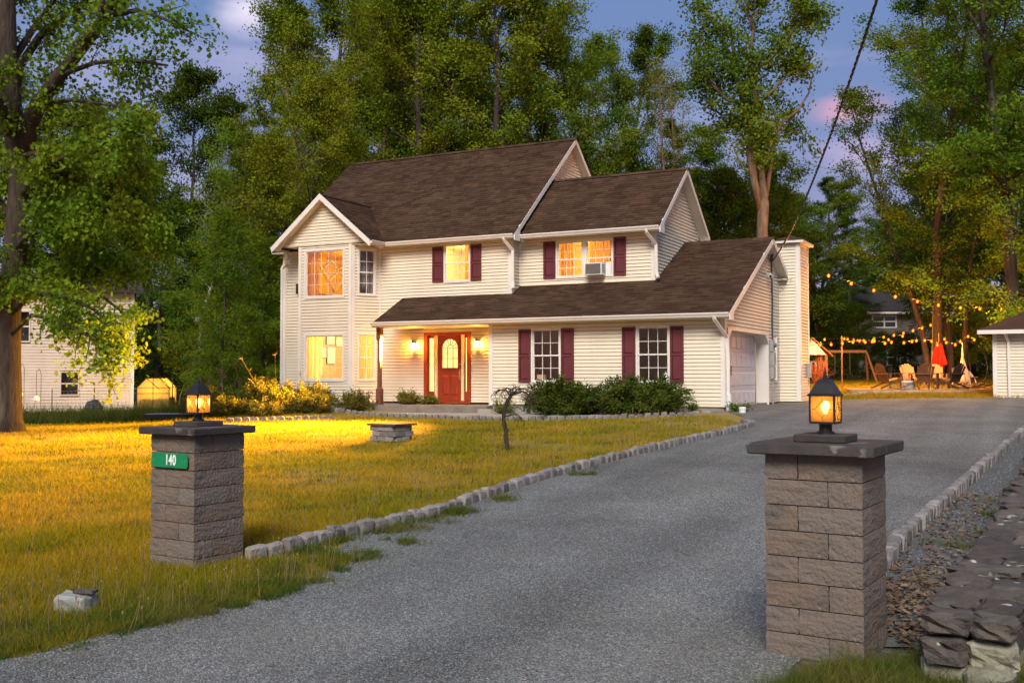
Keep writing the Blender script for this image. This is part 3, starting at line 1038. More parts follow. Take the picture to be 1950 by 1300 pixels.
# ------------------------------------------------------------------ windows
def window(F, u0, u1, z0, z1, cols, rows, hung=True, label=None, fr=.055, mull=None, shut=None, pane=PANE, mt=TRIM, name='window'):
    """outer frame on the wall, sash, muntins and one pane object per light"""
    mb = MB(); a, b = -.03, .036
    F.box(mb, u0, u0 + fr, a, b, z0, z1); F.box(mb, u1 - fr, u1, a, b, z0, z1)
    F.box(mb, u0 + fr, u1 - fr, a, b, z1 - fr, z1); F.box(mb, u0 + fr, u1 - fr, a, b + .012, z0, z0 + fr)
    w = mb.build(name, mt, house)
    if label: w['label'] = label
    units = [(u0 + fr, u1 - fr)]
    if mull:
        units = [(u0 + fr, mull[0]), (mull[1], u1 - fr)]
        m2 = MB(); F.box(m2, mull[0], mull[1], a, b, z0 + fr, z1 - fr); m2.build('mullion', mt, w)
    for (ua, ub) in units:
        s = .03
        zm = (z0 + z1) / 2
        parts = [(z0 + fr, zm + .02, -.028), (zm - .02, z1 - fr, -.012)] if hung else [(z0 + fr, z1 - fr, -.012)]
        for (za, zb, n) in parts:
            m2 = MB()
            F.box(m2, ua, ua + s, n - .02, n + .02, za, zb); F.box(m2, ub - s, ub, n - .02, n + .02, za, zb)
            F.box(m2, ua + s, ub - s, n - .02, n + .02, za, za + s + .005); F.box(m2, ua + s, ub - s, n - .02, n + .02, zb - s, zb)
            m2.build('sash', mt, w)
            m3 = MB(); g = .009 if hung else .005
            A, B, C_, D_ = ua + s, ub - s, za + s, zb - s
            for i in range(1, cols):
                uu = A + (B - A) * i / cols; F.box(m3, uu - g, uu + g, n - .006, n + .010, C_, D_)
            for j in range(1, rows):
                zz = C_ + (D_ - C_) * j / rows; F.box(m3, A, B, n - .007, n + .011, zz - g, zz + g)
            m3.build('muntin_grid', mt, w)
            for i in range(cols):
                for j in range(rows):
                    m4 = MB()
                    a0, a1 = A + (B - A) * i / cols, A + (B - A) * (i + 1) / cols
                    c0, c1 = C_ + (D_ - C_) * j / rows, C_ + (D_ - C_) * (j + 1) / rows
                    t = random.uniform(-.0015, .0015)
                    m4.quad(F.p(a0, n + t, c0), F.p(a1, n - t, c0), F.p(a1, n - t, c1), F.p(a0, n + t, c1))
                    m4.build('pane', pane, w)
    return w


def shutter(F, u0, u1, z0, z1):
    mb = MB(); n0, n1 = .029, .062; s = .055
    F.box(mb, u0, u0 + s, n0, n1, z0, z1); F.box(mb, u1 - s, u1, n0, n1, z0, z1)
    zm = z0 + (z1 - z0) * .50
    for a, b in ((z0, z0 + .08), (zm - .035, zm + .035), (z1 - .07, z1)):
        F.box(mb, u0 + s, u1 - s, n0, n1, a, b)
    sh = mb.build('shutter', BURG, house)
    for a, b in ((z0 + .08, zm - .035), (zm + .035, z1 - .07)):
        m2 = MB(); i = .03
        o = [F.p(u0 + s, .033, a), F.p(u1 - s, .033, a), F.p(u1 - s, .033, b), F.p(u0 + s, .033, b)]
        q = [F.p(u0 + s + i, .055, a + i), F.p(u1 - s - i, .055, a + i), F.p(u1 - s - i, .055, b - i), F.p(u0 + s + i, .055, b - i)]
        m2.add(o + q, ((4, 5, 6, 7), (0, 1, 5, 4), (1, 2, 6, 5), (2, 3, 7, 6), (3, 0, 4, 7)))
        m2.build('raised_panel', BURG, sh)


for w, (sl, sr) in ((W1, (-6.09, -4.33)), (W2, (-2.87, -1.10))):
    window(GF, w[0] + gu, w[1] + gu, w[2], w[3], 3, 2)
    shutter(GF, sl + gu, w[0] + gu - .01, .58, 2.11); shutter(GF, w[1] + gu + .01, sr + gu, .58, 2.11)
window(MF, -9.38 - XL, -8.40 - XL, 3.70, 4.95, 3, 2, label='lit double hung window in the upper front wall')
shutter(MF, -9.79 - XL, -9.39 - XL, 3.74, 4.86); shutter(MF, -8.39 - XL, -8.01 - XL, 3.74, 4.86)
window(DF, -5.70 - XM, -3.81 - XM, 3.72, 4.88, 3, 2, mull=(-4.82 - XM, -4.68 - XM), label='wide lit double window with an air conditioner in its right half')
shutter(DF, -6.11 - XM, -5.71 - XM, 3.74, 4.87); shutter(DF, -3.80 - XM, -3.41 - XM, 3.74, 4.87)
window(BF, .24, 1.88, .58, 2.15, 5, 4, hung=False, fr=.07, label='square lit picture window low in the bay')
window(BF, .24, 1.88, 3.30, 4.94, 5, 4, hung=False, fr=.07, label='square lit picture window high in the bay')
window(BR, .20, .84, .59, 2.15, 2, 2, label='narrow lit window low in the side of the bay')
window(BR, .20, .84, 3.36, 4.91, 2, 2, label='narrow dark window high in the side of the bay')
window(MR, 4.95, 5.78, 6.5, 7.32, 2, 2, label='small lit attic window in the main gable')
window(GG, 5.47, 6.01, .55, 2.08, 2, 3, label='narrow lit side window beside the garage door', fr=.05)


# ------------------------------------------------------------------ rooms behind the lit windows
def room(x0, x1, y0, y1, z0, z1, m, front_cut=None, floor=None):
    mb = MB()
    mb.quad((x0, y1, z0), (x1, y1, z0), (x1, y1, z1), (x0, y1, z1))
    mb.quad((x0, y0, z0), (x0, y1, z0), (x0, y1, z1), (x0, y0, z1))
    mb.quad((x1, y0, z0), (x1, y1, z0), (x1, y1, z1), (x1, y0, z1))
    mb.quad((x0, y0, z1), (x1, y0, z1), (x1, y1, z1), (x0, y1, z1))
    mb.quad((x0, y0, z0), (x1, y0, z0), (x1, y1, z0), (x0, y1, z0))
    return mb.build('room', m, house, fix=False)


WARM = (1.0, .60, .15)
WARM2 = (1.0, .68, .27)
ROOMY = mat('room_yellow', (.74, .50, .08), (.70, .46, .07), rough=.9)
ROOMB = mat('room_beige', (.50, .36, .20), (.44, .32, .18), rough=.9)
ROOMW = mat('room_cream', (.75, .66, .46), (.70, .60, .40), rough=.9)

def bay_room(z0, z1, m):
    fp = [(-11.85, 1.29), (-11.3, 1.29), (-11.3, 4.6), (-15.7, 4.6), (-15.7, 1.29), (-15.0, 1.29), (-14.44, .45), (-12.42, .45)]
    mb = MB(); n = len(fp)
    mb.add([(x, y, z0) for x, y in fp] + [(x, y, z1) for x, y in fp], [tuple(range(n)), tuple(range(n, 2 * n))] + [(i, i + 1, n + i + 1, n + i) for i in range(5)])
    return mb.build('room', m, house, fix=False)


bay_room(2.75, 5.02, ROOMY)
bay_room(-.1, 2.60, ROOMB)
room(-10.4, -7.2, 1.27, 4.0, 2.75, 5.02, ROOMW)
room(-6.6, -2.9, 1.80, 4.2, 2.9, 5.0, ROOMW)
room(-10.6, -7.9, 1.75, 4.2, -.1, 2.4, ROOMW)
mb = MB(); mb.box(-6.93, -6.3, 4.6, 6.0, 6.3, 7.5)
attic_glow_mat = emit_mat('attic_glow', (1, .62, .2), .9)
mb = MB(); mb.quad((-7.3, 4.6, 6.3), (-7.3, 6.1, 6.3), (-7.3, 6.1, 7.5), (-7.3, 4.6, 7.5)); mb.build('glowing_attic_wall', attic_glow_mat, house, fix=False)  # wall emits by itself in place of a lamp in the attic
mb = MB(); mb.quad((-.35, 5.3, .4), (-.35, 6.2, .4), (-.35, 6.2, 2.2), (-.35, 5.3, 2.2)); mb.build('glowing_side_room_wall', emit_mat('side_room_glow', (1, .66, .22), 1.1, 2), house, fix=False)  # wall emits by itself, standing in for a lamplit side room


def ceiling_lamp(x, y, z, power, col=WARM):
    mb = MB(); mb.lathe([(.05, 0), (.16, -.02), (.17, -.07), (.10, -.12), (.02, -.135)], 12, (x, y, z))
    o = mb.build('ceiling_lamp', emit_mat('lamp_glass', (1, .72, .35), 3.0), house, smooth=True)
    lamp('lamp_light', (x, y, z - .32), power, col, o, .12)


ceiling_lamp(-13.2, 2.6, 5.0, 62)
ceiling_lamp(-13.2, 2.7, 2.58, 210, WARM2)
ceiling_lamp(-8.9, 2.5, 5.0, 52, WARM2)
ceiling_lamp(-4.8, 2.9, 4.98, 42)


def curtain(x0, x1, y, z0, z1, m, label, waves=7, amp=.035):
    n = waves * 6
    V, F = [], []
    for i in range(n + 1):
        t = i / n
        xx = x0 + (x1 - x0) * t; yy = y + amp * math.sin(t * waves * 2 * math.pi) * (1 + .3 * math.sin(t * 17))
        for z in (z0, z1):
            V.append((xx, yy + (.012 if z == z0 else 0) * math.sin(t * 31), z))
    for i in range(n):
        F.append((2 * i, 2 * i + 2, 2 * i + 3, 2 * i + 1))
    o = link('curtain', np_mesh('curtain', V, F, True), m)
    return tag(o, label, 'curtain')


ORC = leaf_mat('orange_curtain', (.62, .34, .10), (.60, .33, .10), .6)
YLC = leaf_mat('pale_curtain', (.80, .60, .26), (.78, .58, .25), .6)
GRC = leaf_mat('grey_lace_curtain', (.17, .155, .14), (.16, .145, .13), .02)
curtain(-14.3, -13.84, .62, 3.2, 4.98, ORC, 'brown orange curtain at the left of the upper bay window', 4)
curtain(-14.3, -13.68, .62, .2, 2.5, YLC, 'pale yellow curtain at the left of the lower bay window', 4)
curtain(-12.80, -12.62, .60, .2, 2.5, YLC, 'narrow pale curtain at the right of the lower bay window', 2)
curtain(-8.72, -8.44, 1.40, 3.6, 4.98, ORC, 'brown curtain at the right of the small upper window', 3)
curtain(-5.62, -5.15, 1.92, 3.6, 4.97, ORC, 'orange curtain at the left of the wide upper window', 5)
curtain(-4.66, -3.84, 1.92, 3.6, 4.97, ORC, 'orange curtain behind the air conditioner', 8)
# lace behind the dark upper side window of the bay, and pale drape in the lower one
for (z0, z1, m, lab) in ((3.3, 4.98, GRC, 'grey lace curtain behind the dark side window of the bay'), (.3, 2.4, YLC, 'pale drape behind the lower side window of the bay')):
    V, F = [], []
    ua, ub = (.18, .88) if m is GRC else (.50, .88)
    for i in range(41):
        t = i / 40; q = BR.p(ua + (ub - ua) * t, -.16 + .025 * math.sin(t * 30), 0)
        V += [(q[0], q[1], z0), (q[0], q[1], z1)]
    F = [(2 * i, 2 * i + 2, 2 * i + 3, 2 * i + 1) for i in range(40)]
    tag(link('curtain', np_mesh('curtain', V, F, True), m), lab, 'curtain')
# white diamond moulding on the wall of the upper bay room
mb = MB()
for (a, b) in (((2.80, 4.88), (3.86, 3.85)), ((3.09, 4.58), (3.62, 4.97)), ((3.62, 4.97), (4.34, 4.46)), ((4.34, 4.40), (3.90, 3.88)), ((3.5, 4.18), (4.5, 5.0))):
    mb.bar((-15.655, a[0], a[1]), (-15.655, b[0], b[1]), .04, .13, up=(1, 0, 0))
mb.build('wall_moulding', mat('moulding_white', (.85, .82, .7), rough=.6), house)
mb = MB(); mb.box(-15.64, -15.5, 2.4, 4.1, 2.8, 3.70); mb.build('bed_headboard', POSTBR, house)
# framed pictures, table and hanging plant in the lower bay room
PICW = mat('picture_paper', (.85, .8, .66), (.8, .74, .6), rough=.7)
for (y, z, w, h, lab) in ((3.22, 1.60, .32, .36, 'small white framed picture lowest on the bay room wall'), (3.66, 1.50, .46, .62, 'tall white framed picture in the middle of the bay room wall'),
                          (3.62, 2.06, .46, .32, 'white framed picture above the tall one in the bay room'), (4.16, 2.02, .40, .36, 'white framed picture at the upper right of the bay room wall')):
    o = empty('picture', (-15.66, y, z), math.pi / 2, lab, 'picture')
    mb = MB(); mb.box(-w / 2, w / 2, -.025, 0, -h / 2, h / 2); mb.build('frame', BLACK, o)
    mb = MB(); mb.box(-w / 2 + .012, w / 2 - .012, -.03, -.0255, -h / 2 + .012, h / 2 - .012); mb.build('print', PICW, o)
o = empty('table', (-14.6, 3.2, -.1), .5, 'dining table under a pale cloth seen through the lower bay window', 'table')
mb = MB(); mb.box(-.7, .7, -.45, .45, .70, .74); mb.build('table_top', ROOMW, o)
for sx in (-.6, .6):
    for sy in (-.36, .36):
        mb = MB(); mb.box(sx - .03, sx + .03, sy - .03, sy + .03, 0, .70); mb.build('leg', POSTBR, o)
mb = MB(); mb.box(-.72, .72, -.47, .47, .742, .75); mb.box(-.72, .72, -.47, -.46, .5, .742); mb.build('cloth', PICW, o)

for (x, y, z, w, h, m, nm, lab) in ((-5.42, .16, .56, .26, .24, mat('cardboard', (.42, .30, .17), (.36, .26, .15), rough=.8), 'cardboard_box', 'cardboard box standing inside the garage window nearest the porch'),
                                    (-4.98, .14, .56, .16, .13, WHITEP, 'white_box', 'small white box inside the garage window nearest the porch')):
    o = empty(nm, (x, y, z), random.uniform(-.2, .2), lab, 'box')
    mb = MB(); mb.box(-w / 2, w / 2, -.08, .08, 0, h * .86); mb.build('body', m, o)
    mb = MB(); mb.box(-w / 2 - .004, w / 2 + .004, -.084, .084, h * .862, h); mb.build('lid', m, o)
o = empty('bottle', (-1.66, .14, .56), 0, 'pale plastic bottle standing inside the garage window nearest the downspout', 'bottle')
mb = MB(); mb.lathe([(.07, 0), (.075, .02), (.075, .22), (.03, .28)], 12); mb.build('body', WHITEP, o, smooth=True)
mb = MB(); mb.lathe([(.032, .282), (.032, .33)], 10); mb.build('cap', GREYMET, o)
mb = MB(); mb.box(-6.4, -1.0, .06, .34, .50, .555); mb.build('window_shelf', DARKIN, house)

# ------------------------------------------------------------------ front door
DW = MF
du = -XL
YGLASS = emit_mat('lit_door_glass', (1.0, .74, .24), .46, 6)
dr_ = empty('front_door', (0, 0, 0)); dr_.parent = house
mb = MB()
DW.box(mb, -10.11 + du, -9.97 + du, -.06, .045, -.02, 2.13); DW.box(mb, -8.52 + du + .01, -8.38 + du, -.06, .045, -.02, 2.13)
DW.box(mb, -9.97 + du, -8.51 + du, -.06, .045, 2.055, 2.13)
mb.build('frame', DOORRED, dr_)
mb = MB(); DW.box(mb, -10.11 + du, -8.38 + du, -.08, .10, -.105, -.025); mb.build('threshold', DOORRED, dr_)
mb = MB(); DW.box(mb, -9.71 + du, -9.615 + du, -.06, .03, -.02, 2.05); DW.box(mb, -8.735 + du, -8.64 + du, -.06, .03, -.02, 2.05); mb.build('mullion', mat('door_mullion_cream', (.72, .6, .36), rough=.5), dr_)
for (a, b) in ((-9.96, -9.72), (-8.63, -8.52)):
    mb = MB()
    DW.box(mb, a + du, a + .035 + du, -.05, .012, -.02, 2.05); DW.box(mb, b - .02 + du, b + du, -.05, .012, -.02, 2.05)
    DW.box(mb, a + .035 + du, b - .02 + du, -.05, .012, 1.96, 2.05); DW.box(mb, a + .035 + du, b - .02 + du, -.05, .012, -.02, .27)
    sl = mb.build('sidelight', DOORRED, dr_)
    mb = MB(); mb.quad(DW.p(a + .035 + du, -.02, .27), DW.p(b - .02 + du, -.02, .27), DW.p(b - .02 + du, -.02, 1.96), DW.p(a + .035 + du, -.02, 1.96)); mb.build('pane', YGLASS, sl, fix=False)
# slab with an arched light
L_, R_, Zb, Zt = -9.61 + du, -8.74 + du, -.02, 2.05
gl, gr, gb, gs = -9.46 + du, -8.86 + du, 1.0, 1.64
gcx, grad = (gl + gr) / 2, (gr - gl) / 2
mb = MB(); nf = -.015
DW.box(mb, L_, gl, -.05, nf, Zb, Zt); DW.box(mb, gr, R_, -.05, nf, Zb, Zt); DW.box(mb, gl, gr, -.05, nf, Zb, gb)
NA = 16
for i in range(NA):
    a0, a1 = math.pi * i / NA, math.pi * (i + 1) / NA
    u0, z0 = gcx + grad * math.cos(a0), gs + grad * math.sin(a0)
    u1, z1 = gcx + grad * math.cos(a1), gs + grad * math.sin(a1)
    mb.quad(DW.p(u0, nf, z0), DW.p(u1, nf, z1), DW.p(u1, nf, Zt), DW.p(u0, nf, Zt))
slab = mb.build('door_slab', DOORRED, dr_)
V = [DW.p(gl, -.03, gb), DW.p(gr, -.03, gb)] + [DW.p(gcx + grad * math.cos(math.pi * i / NA), -.03, gs + grad * math.sin(math.pi * i / NA)) for i in range(NA + 1)]
mb = MB(); mb.add(V, (tuple(range(len(V))),)); mb.build('fan_light', YGLASS, slab, fix=False)
mb = MB()
LEAD = mat('lead_came', (.12, .09, .04), rough=.5, metal=.4)
for zz in (1.31, gs): mb.bar(DW.p(gl, -.022, zz), DW.p(gr, -.022, zz), .014, .012)
for uu in (gcx - .1, gcx + .1): mb.bar(DW.p(uu, -.022, gb), DW.p(uu, -.022, gs), .014, .012, up=(0, 1, 0))
for ang in (35, 65, 90, 115, 145):
    a = math.radians(ang); mb.bar(DW.p(gcx + .1 * math.cos(a), -.022, gs + .1 * math.sin(a)), DW.p(gcx + grad * math.cos(a), -.022, gs + grad * math.sin(a)), .013, .012, up=(0, 1, 0))
for i in range(10):
    a, b = math.pi * i / 10, math.pi * (i + 1) / 10
    mb.bar(DW.p(gcx + .1 * math.cos(a), -.022, gs + .1 * math.sin(a)), DW.p(gcx + .1 * math.cos(b), -.022, gs + .1 * math.sin(b)), .013, .012, up=(0, 1, 0))
mb.build('glazing_bar', LEAD, slab)
mb = MB()
for i in range(NA):
    a, b = math.pi * i / NA, math.pi * (i + 1) / NA
    mb.bar(DW.p(gcx + grad * math.cos(a), -.008, gs + grad * math.sin(a)), DW.p(gcx + grad * math.cos(b), -.008, gs + grad * math.sin(b)), .03, .03, up=(0, 1, 0))
mb.bar(DW.p(gl, -.008, gb), DW.p(gl, -.008, gs), .03, .03, up=(0, 1, 0)); mb.bar(DW.p(gr, -.008, gb), DW.p(gr, -.008, gs), .03, .03, up=(0, 1, 0)); mb.bar(DW.p(gl, -.008, gb), DW.p(gr, -.008, gb), .03, .03)
mb.build('glass_moulding', DOORRED, slab)
for (a, b) in ((gl + .02, gcx - .05), (gcx + .05, gr - .02)):
    mb = MB(); i = .035; za, zb = .16, .78
    o4 = [DW.p(a, nf + .001, za), DW.p(b, nf + .001, za), DW.p(b, nf + .001, zb), DW.p(a, nf + .001, zb)]
    q4 = [DW.p(a + i, nf + .02, za + i), DW.p(b - i, nf + .02, za + i), DW.p(b - i, nf + .02, zb - i), DW.p(a + i, nf + .02, zb - i)]
    mb.add(o4 + q4, ((4, 5, 6, 7), (0, 1, 5, 4), (1, 2, 6, 5), (2, 3, 7, 6), (3, 0, 4, 7))); mb.build('raised_panel', DOORRED, slab)
mb = MB(); hu = -8.80 + du
mb.tube([DW.p(hu, .0, .92), DW.p(hu, .05, .90), DW.p(hu + .01, .055, .80), DW.p(hu, .05, .70), DW.p(hu, .0, .66)], .014, 8)
DW.box(mb, hu - .03, hu + .03, -.014, -.004, .62, .98); mb.lathe([(.035, -.012), (.035, .012)], 12, tuple(DW.p(hu, .0, 1.13)))
mb.build('handle', BRASS, dr_)

# ------------------------------------------------------------------ garage door, recessed with white jambs and clipped head corners
mb = MB()
mb.hexa([(-.36, .28, -.2), (.03, .28, -.2), (.03, .33, -.2), (-.36, .33, -.2), (-.36, .28, 2.0), (.03, .28, 2.0), (.03, .33, 2.0), (-.36, .33, 2.0)])
mb.box(-.36, .03, 4.86, 4.91, -.2, 2.0); mb.box(-.36, .03, .28, 4.91, 2.0, 2.07)
mb.prism([(0, 4.5, 2.0), (0, 4.86, 2.0), (0, 4.86, 1.72)], (-.36, 0, 0), (.028, 0, 0)); mb.prism([(0, .33, 2.0), (0, .69, 2.0), (0, .33, 1.72)], (-.36, 0, 0), (.028, 0, 0))
mb.build('garage_jamb', TRIM, house)
gd = empty('garage_door', (0, 0, 0)); gd.parent = house
mb = MB(); mb.box(-.44, -.42, .33, 4.86, -.2, 2.0); mb.build('backing', GARDOOR, gd)
for r in range(4):
    z0 = -.14 + r * .535; z1 = z0 + .528
    mb = MB(); mb.box(-.415, -.385, .335, 4.855, z0, z1)
    sec = mb.build('door_section', GARDOOR, gd)
    for c in range(8):
        y0 = .40 + c * .555; y1 = y0 + .49
        mb = MB(); i = .03; x = -.384
        o4 = [(x, y0, z0 + .07), (x, y1, z0 + .07), (x, y1, z1 - .07), (x, y0, z1 - .07)]
        q4 = [(x + .014, y0 + i, z0 + .07 + i), (x + .014, y1 - i, z0 + .07 + i), (x + .014, y1 - i, z1 - .07 - i), (x + .014, y0 + i, z1 - .07 - i)]
        mb.add(o4 + q4, ((4, 5, 6, 7), (0, 1, 5, 4), (1, 2, 6, 5), (2, 3, 7, 6), (3, 0, 4, 7))); mb.build('raised_panel', GARDOOR, sec)
mb = MB(); mb.tube([(-.36, 2.0, .78), (-.36, 2.0, 1.05)], .014, 6); mb.bar((-.365, 1.9, .92), (-.365, 2.1, .92), .02, .02); mb.build('handle', BLACK, gd)


# ================================================================== OTHER BUILDINGS
def th_at(px, d):
    """ground point below a pixel column at a depth"""
    u = (px - 975) / FPX * d
    x, y = uvxy(u, d)
    return np.array([x, y, float(th_ud(np.array([u]), np.array([d]))[0])])


GREYSIDE = mat('grey_siding', (.16, .135, .12), (.13, .11, .10), rough=.7, scale=2)
DARKROOF = mat('charcoal_shingle', (.045, .04, .042), (.03, .027, .028), rough=.95, scale=6, bump=.4, bscale=30)
WHITESIDE = mat('warm_light_clapboard', (.64, .52, .42), (.54, .43, .34), rough=.7, scale=1.6, detail=6)  # white paint tinted with the warm light that falls on this house


def simple_boards(F, lohi, z0, z1, step, m, parent, holes=(), name='wall', out=.02):
    mb = MB(); z = z0
    while z < z1 - .01:
        zb = min(z + step, z1)
        segs = [(lohi(z)[0], lohi(z)[1], lohi(zb)[0], lohi(zb)[1])]
        for h in sorted(holes):
            if h[2] < (z + zb) / 2 < h[3]:
                a = segs.pop(); segs += [(a[0], h[0], a[2], h[0]), (h[1], a[1], h[1], a[3])]
        for l0, h0, l1, h1 in segs:
            if h0 > l0 or h1 > l1:
                g = step * .14
                mb.quad(F.p(l0, out, z + g), F.p(h0, out, z + g), F.p(h1, .003, zb), F.p(l1, .003, zb))
                mb.quad(F.p(l0, -.03, z + g), F.p(h0, -.03, z + g), F.p(h0, out, z + g), F.p(l0, out, z + g))
        z = zb
    o = mb.build(name, m, parent, fix=False)
    o['kind'] = 'stuff'
    return o


# pale house at the left, beyond the maple
def left_house():
    d0 = 47.0
    p = th_at(254, d0)
    root = empty('neighbour_house', p, 0, 'white clapboard two storey house with dark windows behind the big maple', 'house')
    a_ = math.atan((254 - 975) / FPX) - .05
    nn = -(FW * math.cos(a_) + RT * math.sin(a_)); ux = -(RT * math.cos(a_) - FW * math.sin(a_))
    F = Frame((0, 0), (ux[0], ux[1]), (nn[0], nn[1]))
    H = 5.55
    wins = [(2.2 - .07, 3.0 - .07, 3.65, 4.95), (2.25, 3.05, .95, 2.05), (4.25, 5.0, 3.3, 4.7)]
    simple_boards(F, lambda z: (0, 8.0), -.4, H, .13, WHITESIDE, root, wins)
    for (a, b, c, d) in wins:
        mb = MB(); F.box(mb, a, a + .06, -.05, .04, c, d); F.box(mb, b - .06, b, -.05, .04, c, d); F.box(mb, a + .06, b - .06, -.05, .05, c, c + .07); F.box(mb, a + .06, b - .06, -.05, .04, d - .06, d)
        F.box(mb, a + .06, b - .06, -.02, .02, (c + d) / 2 - .03, (c + d) / 2 + .03)
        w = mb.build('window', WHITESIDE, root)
        for (c0, d0_) in ((c + .07, (c + d) / 2 - .03), ((c + d) / 2 + .03, d - .06)):
            mb = MB(); mb.quad(F.p(a + .06, -.01, c0), F.p(b - .06, -.01, c0), F.p(b - .06, -.01, d0_), F.p(a + .06, -.01, d0_)); mb.build('pane', PANE, w, fix=False)
        mb = MB(); mb.quad(F.p(a, -.3, c), F.p(b, -.3, c), F.p(b, -.3, d), F.p(a, -.3, d)); mb.build('dark_room', DARKIN, root, fix=False)
    mb = MB(); F.box(mb, -.03, .10, -.02, .035, -.4, H); mb.build('corner_board', TRIM, root)
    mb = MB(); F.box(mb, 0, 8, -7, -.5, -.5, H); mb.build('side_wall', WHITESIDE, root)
    mb = MB(); E_ = .4
    a, b = F.p(-E_, E_, H), F.p(8.4, E_, H); c, d = F.p(8.4, -3.5, H + 1.0), F.p(-E_, -3.5, H + 1.0); e, f = F.p(8.4, -7.4, H), F.p(-E_, -7.4, H)
    t = np.array([0, 0, .15])
    mb.hexa([a, b, c, d, a + t, b + t, c + t, d + t]); mb.hexa([d, c, e, f, d + t, c + t, e + t, f + t])
    mb.build('roof', DARKROOF, root)
    return root


left_house()


# grey neighbour house beyond the patio trees
def grey_house():
    d0 = 76.0
    p = th_at(1636, d0); p[2] = .8
    root = empty('neighbour_house', p, 0, 'grey sided house far behind the string lights with white framed upstairs windows', 'house')
    F = Frame((0, 0), (RT[0], RT[1]), (-FW[0], -FW[1]))
    wins = [(.95, 2.78, 3.35, 4.28), (5.9, 7.2, 3.2, 4.3), (2.0, 3.6, .6, 1.8)]
    simple_boards(F, lambda z: (0, 9.5), -1, 4.45, .15, GREYSIDE, root, wins)
    mb = MB(); F.box(mb, 0, 9.5, -8, -.4, -1, 4.4); mb.build('side_wall', GREYSIDE, root)
    for (a, b, c, d) in wins:
        mb = MB(); m = (a + b) / 2
        for q in (a, m - .05, b - .1): F.box(mb, q, q + .1, -.03, .05, c, d)
        for q in (c, (c + d) / 2 - .03, d - .08): F.box(mb, a + .1, m - .05, -.03, .05, q, q + .08); F.box(mb, m + .05, b - .1, -.03, .05, q, q + .08)
        w = mb.build('window', TRIM, root)
        for (q0, q1) in ((a + .1, m - .05), (m + .05, b - .1)):
            mb = MB(); mb.quad(F.p(q0, 0, c + .08), F.p(q1, 0, c + .08), F.p(q1, 0, d - .08), F.p(q0, 0, d - .08)); mb.build('pane', mat('dark_pane', (.02, .022, .025), rough=.08, spec=.6), w, fix=False)
    for q in (2.6, 4.9, 6.2, 8.6):
        mb = MB(); F.box(mb, q, q + .13, .8, .93, -1, 2.3); mb.build('porch_post', TRIM, root)
    mb = MB(); F.box(mb, 2.5, 8.8, .75, .95, 2.3, 2.45); mb.build('porch_beam', TRIM, root)
    mb = MB(); a, b = F.p(-.4, .5, 4.45), F.p(9.9, .5, 4.45); c, d = F.p(9.9, -4, 6.6), F.p(-.4, -4, 6.6); e, f = F.p(9.9, -8.5, 4.4), F.p(-.4, -8.5, 4.4); t = np.array([0, 0, .14])
    mb.hexa([a, b, c, d, a + t, b + t, c + t, d + t]); mb.hexa([d, c, e, f, d + t, c + t, e + t, f + t]); mb.build('roof', DARKROOF, root)
    mb = MB(); F.box(mb, -.4, 9.9, .46, .58, 4.36, 4.5); mb.build('gutter', TRIM, root)


grey_house()


# outbuilding at the right edge
def outbuilding():
    d0 = 34.0
    p = th_at(1891, d0)
    root = empty('outbuilding', p, 0, 'small cream sided outbuilding with a brown hipped roof at the right edge', 'garage')
    F = Frame((0, 0), (1, 0), (0, -1))
    z = -.05
    while z < 2.18:
        zb = min(z + .105, 2.18)
        mb = MB(); mb.quad(F.p(.11, .022, z + .014), F.p(4.5, .022, z + .014), F.p(4.5, .004, zb), F.p(.11, .004, zb)); mb.quad(F.p(.11, -.02, z + .014), F.p(4.5, -.02, z + .014), F.p(4.5, .022, z + .014), F.p(.11, .022, z + .014))
        mb.build('siding_plank', SIDING, root, fix=False)
        z = zb
    mb = MB(); F.box(mb, 0.02, 4.5, -5, -.025, -.3, 2.2); mb.build('wall', SHADOW_SHEATH, root)
    mb = MB(); F.box(mb, -.01, .11, -.02, .026, -.1, 2.18); mb.build('corner_board', TRIM, root)
    mb = MB()
    e, z = .42, 2.2
    q = [F.p(-e, e, z), F.p(4.9, e, z), F.p(4.9, -5.4, z), F.p(-e, -5.4, z)]
    r = [F.p(2.25, -2.2, z + 1.25), F.p(2.25, -2.9, z + 1.25)]
    mb.add(q + r, ((0, 1, 4), (1, 2, 5, 4), (2, 3, 5), (3, 0, 4, 5), (3, 2, 1, 0))); mb.build('roof', SHINGLE, root)
    mb = MB()
    for a, b in ((0, 1), (3, 0)): mb.bar(q[a] - UP * .07, q[b] - UP * .07, .05, .13)
    mb.build('fascia', TRIM, root)
    mb = MB(); mb.bar(F.p(.36, .30, 2.12), F.p(.46, .08, 1.85), .08, .08); mb.bar(F.p(.46, .07, 1.86), F.p(.48, .07, 0), .08, .06, up=(0, 1, 0)); mb.build('downspout', TRIM, root)


outbuilding()

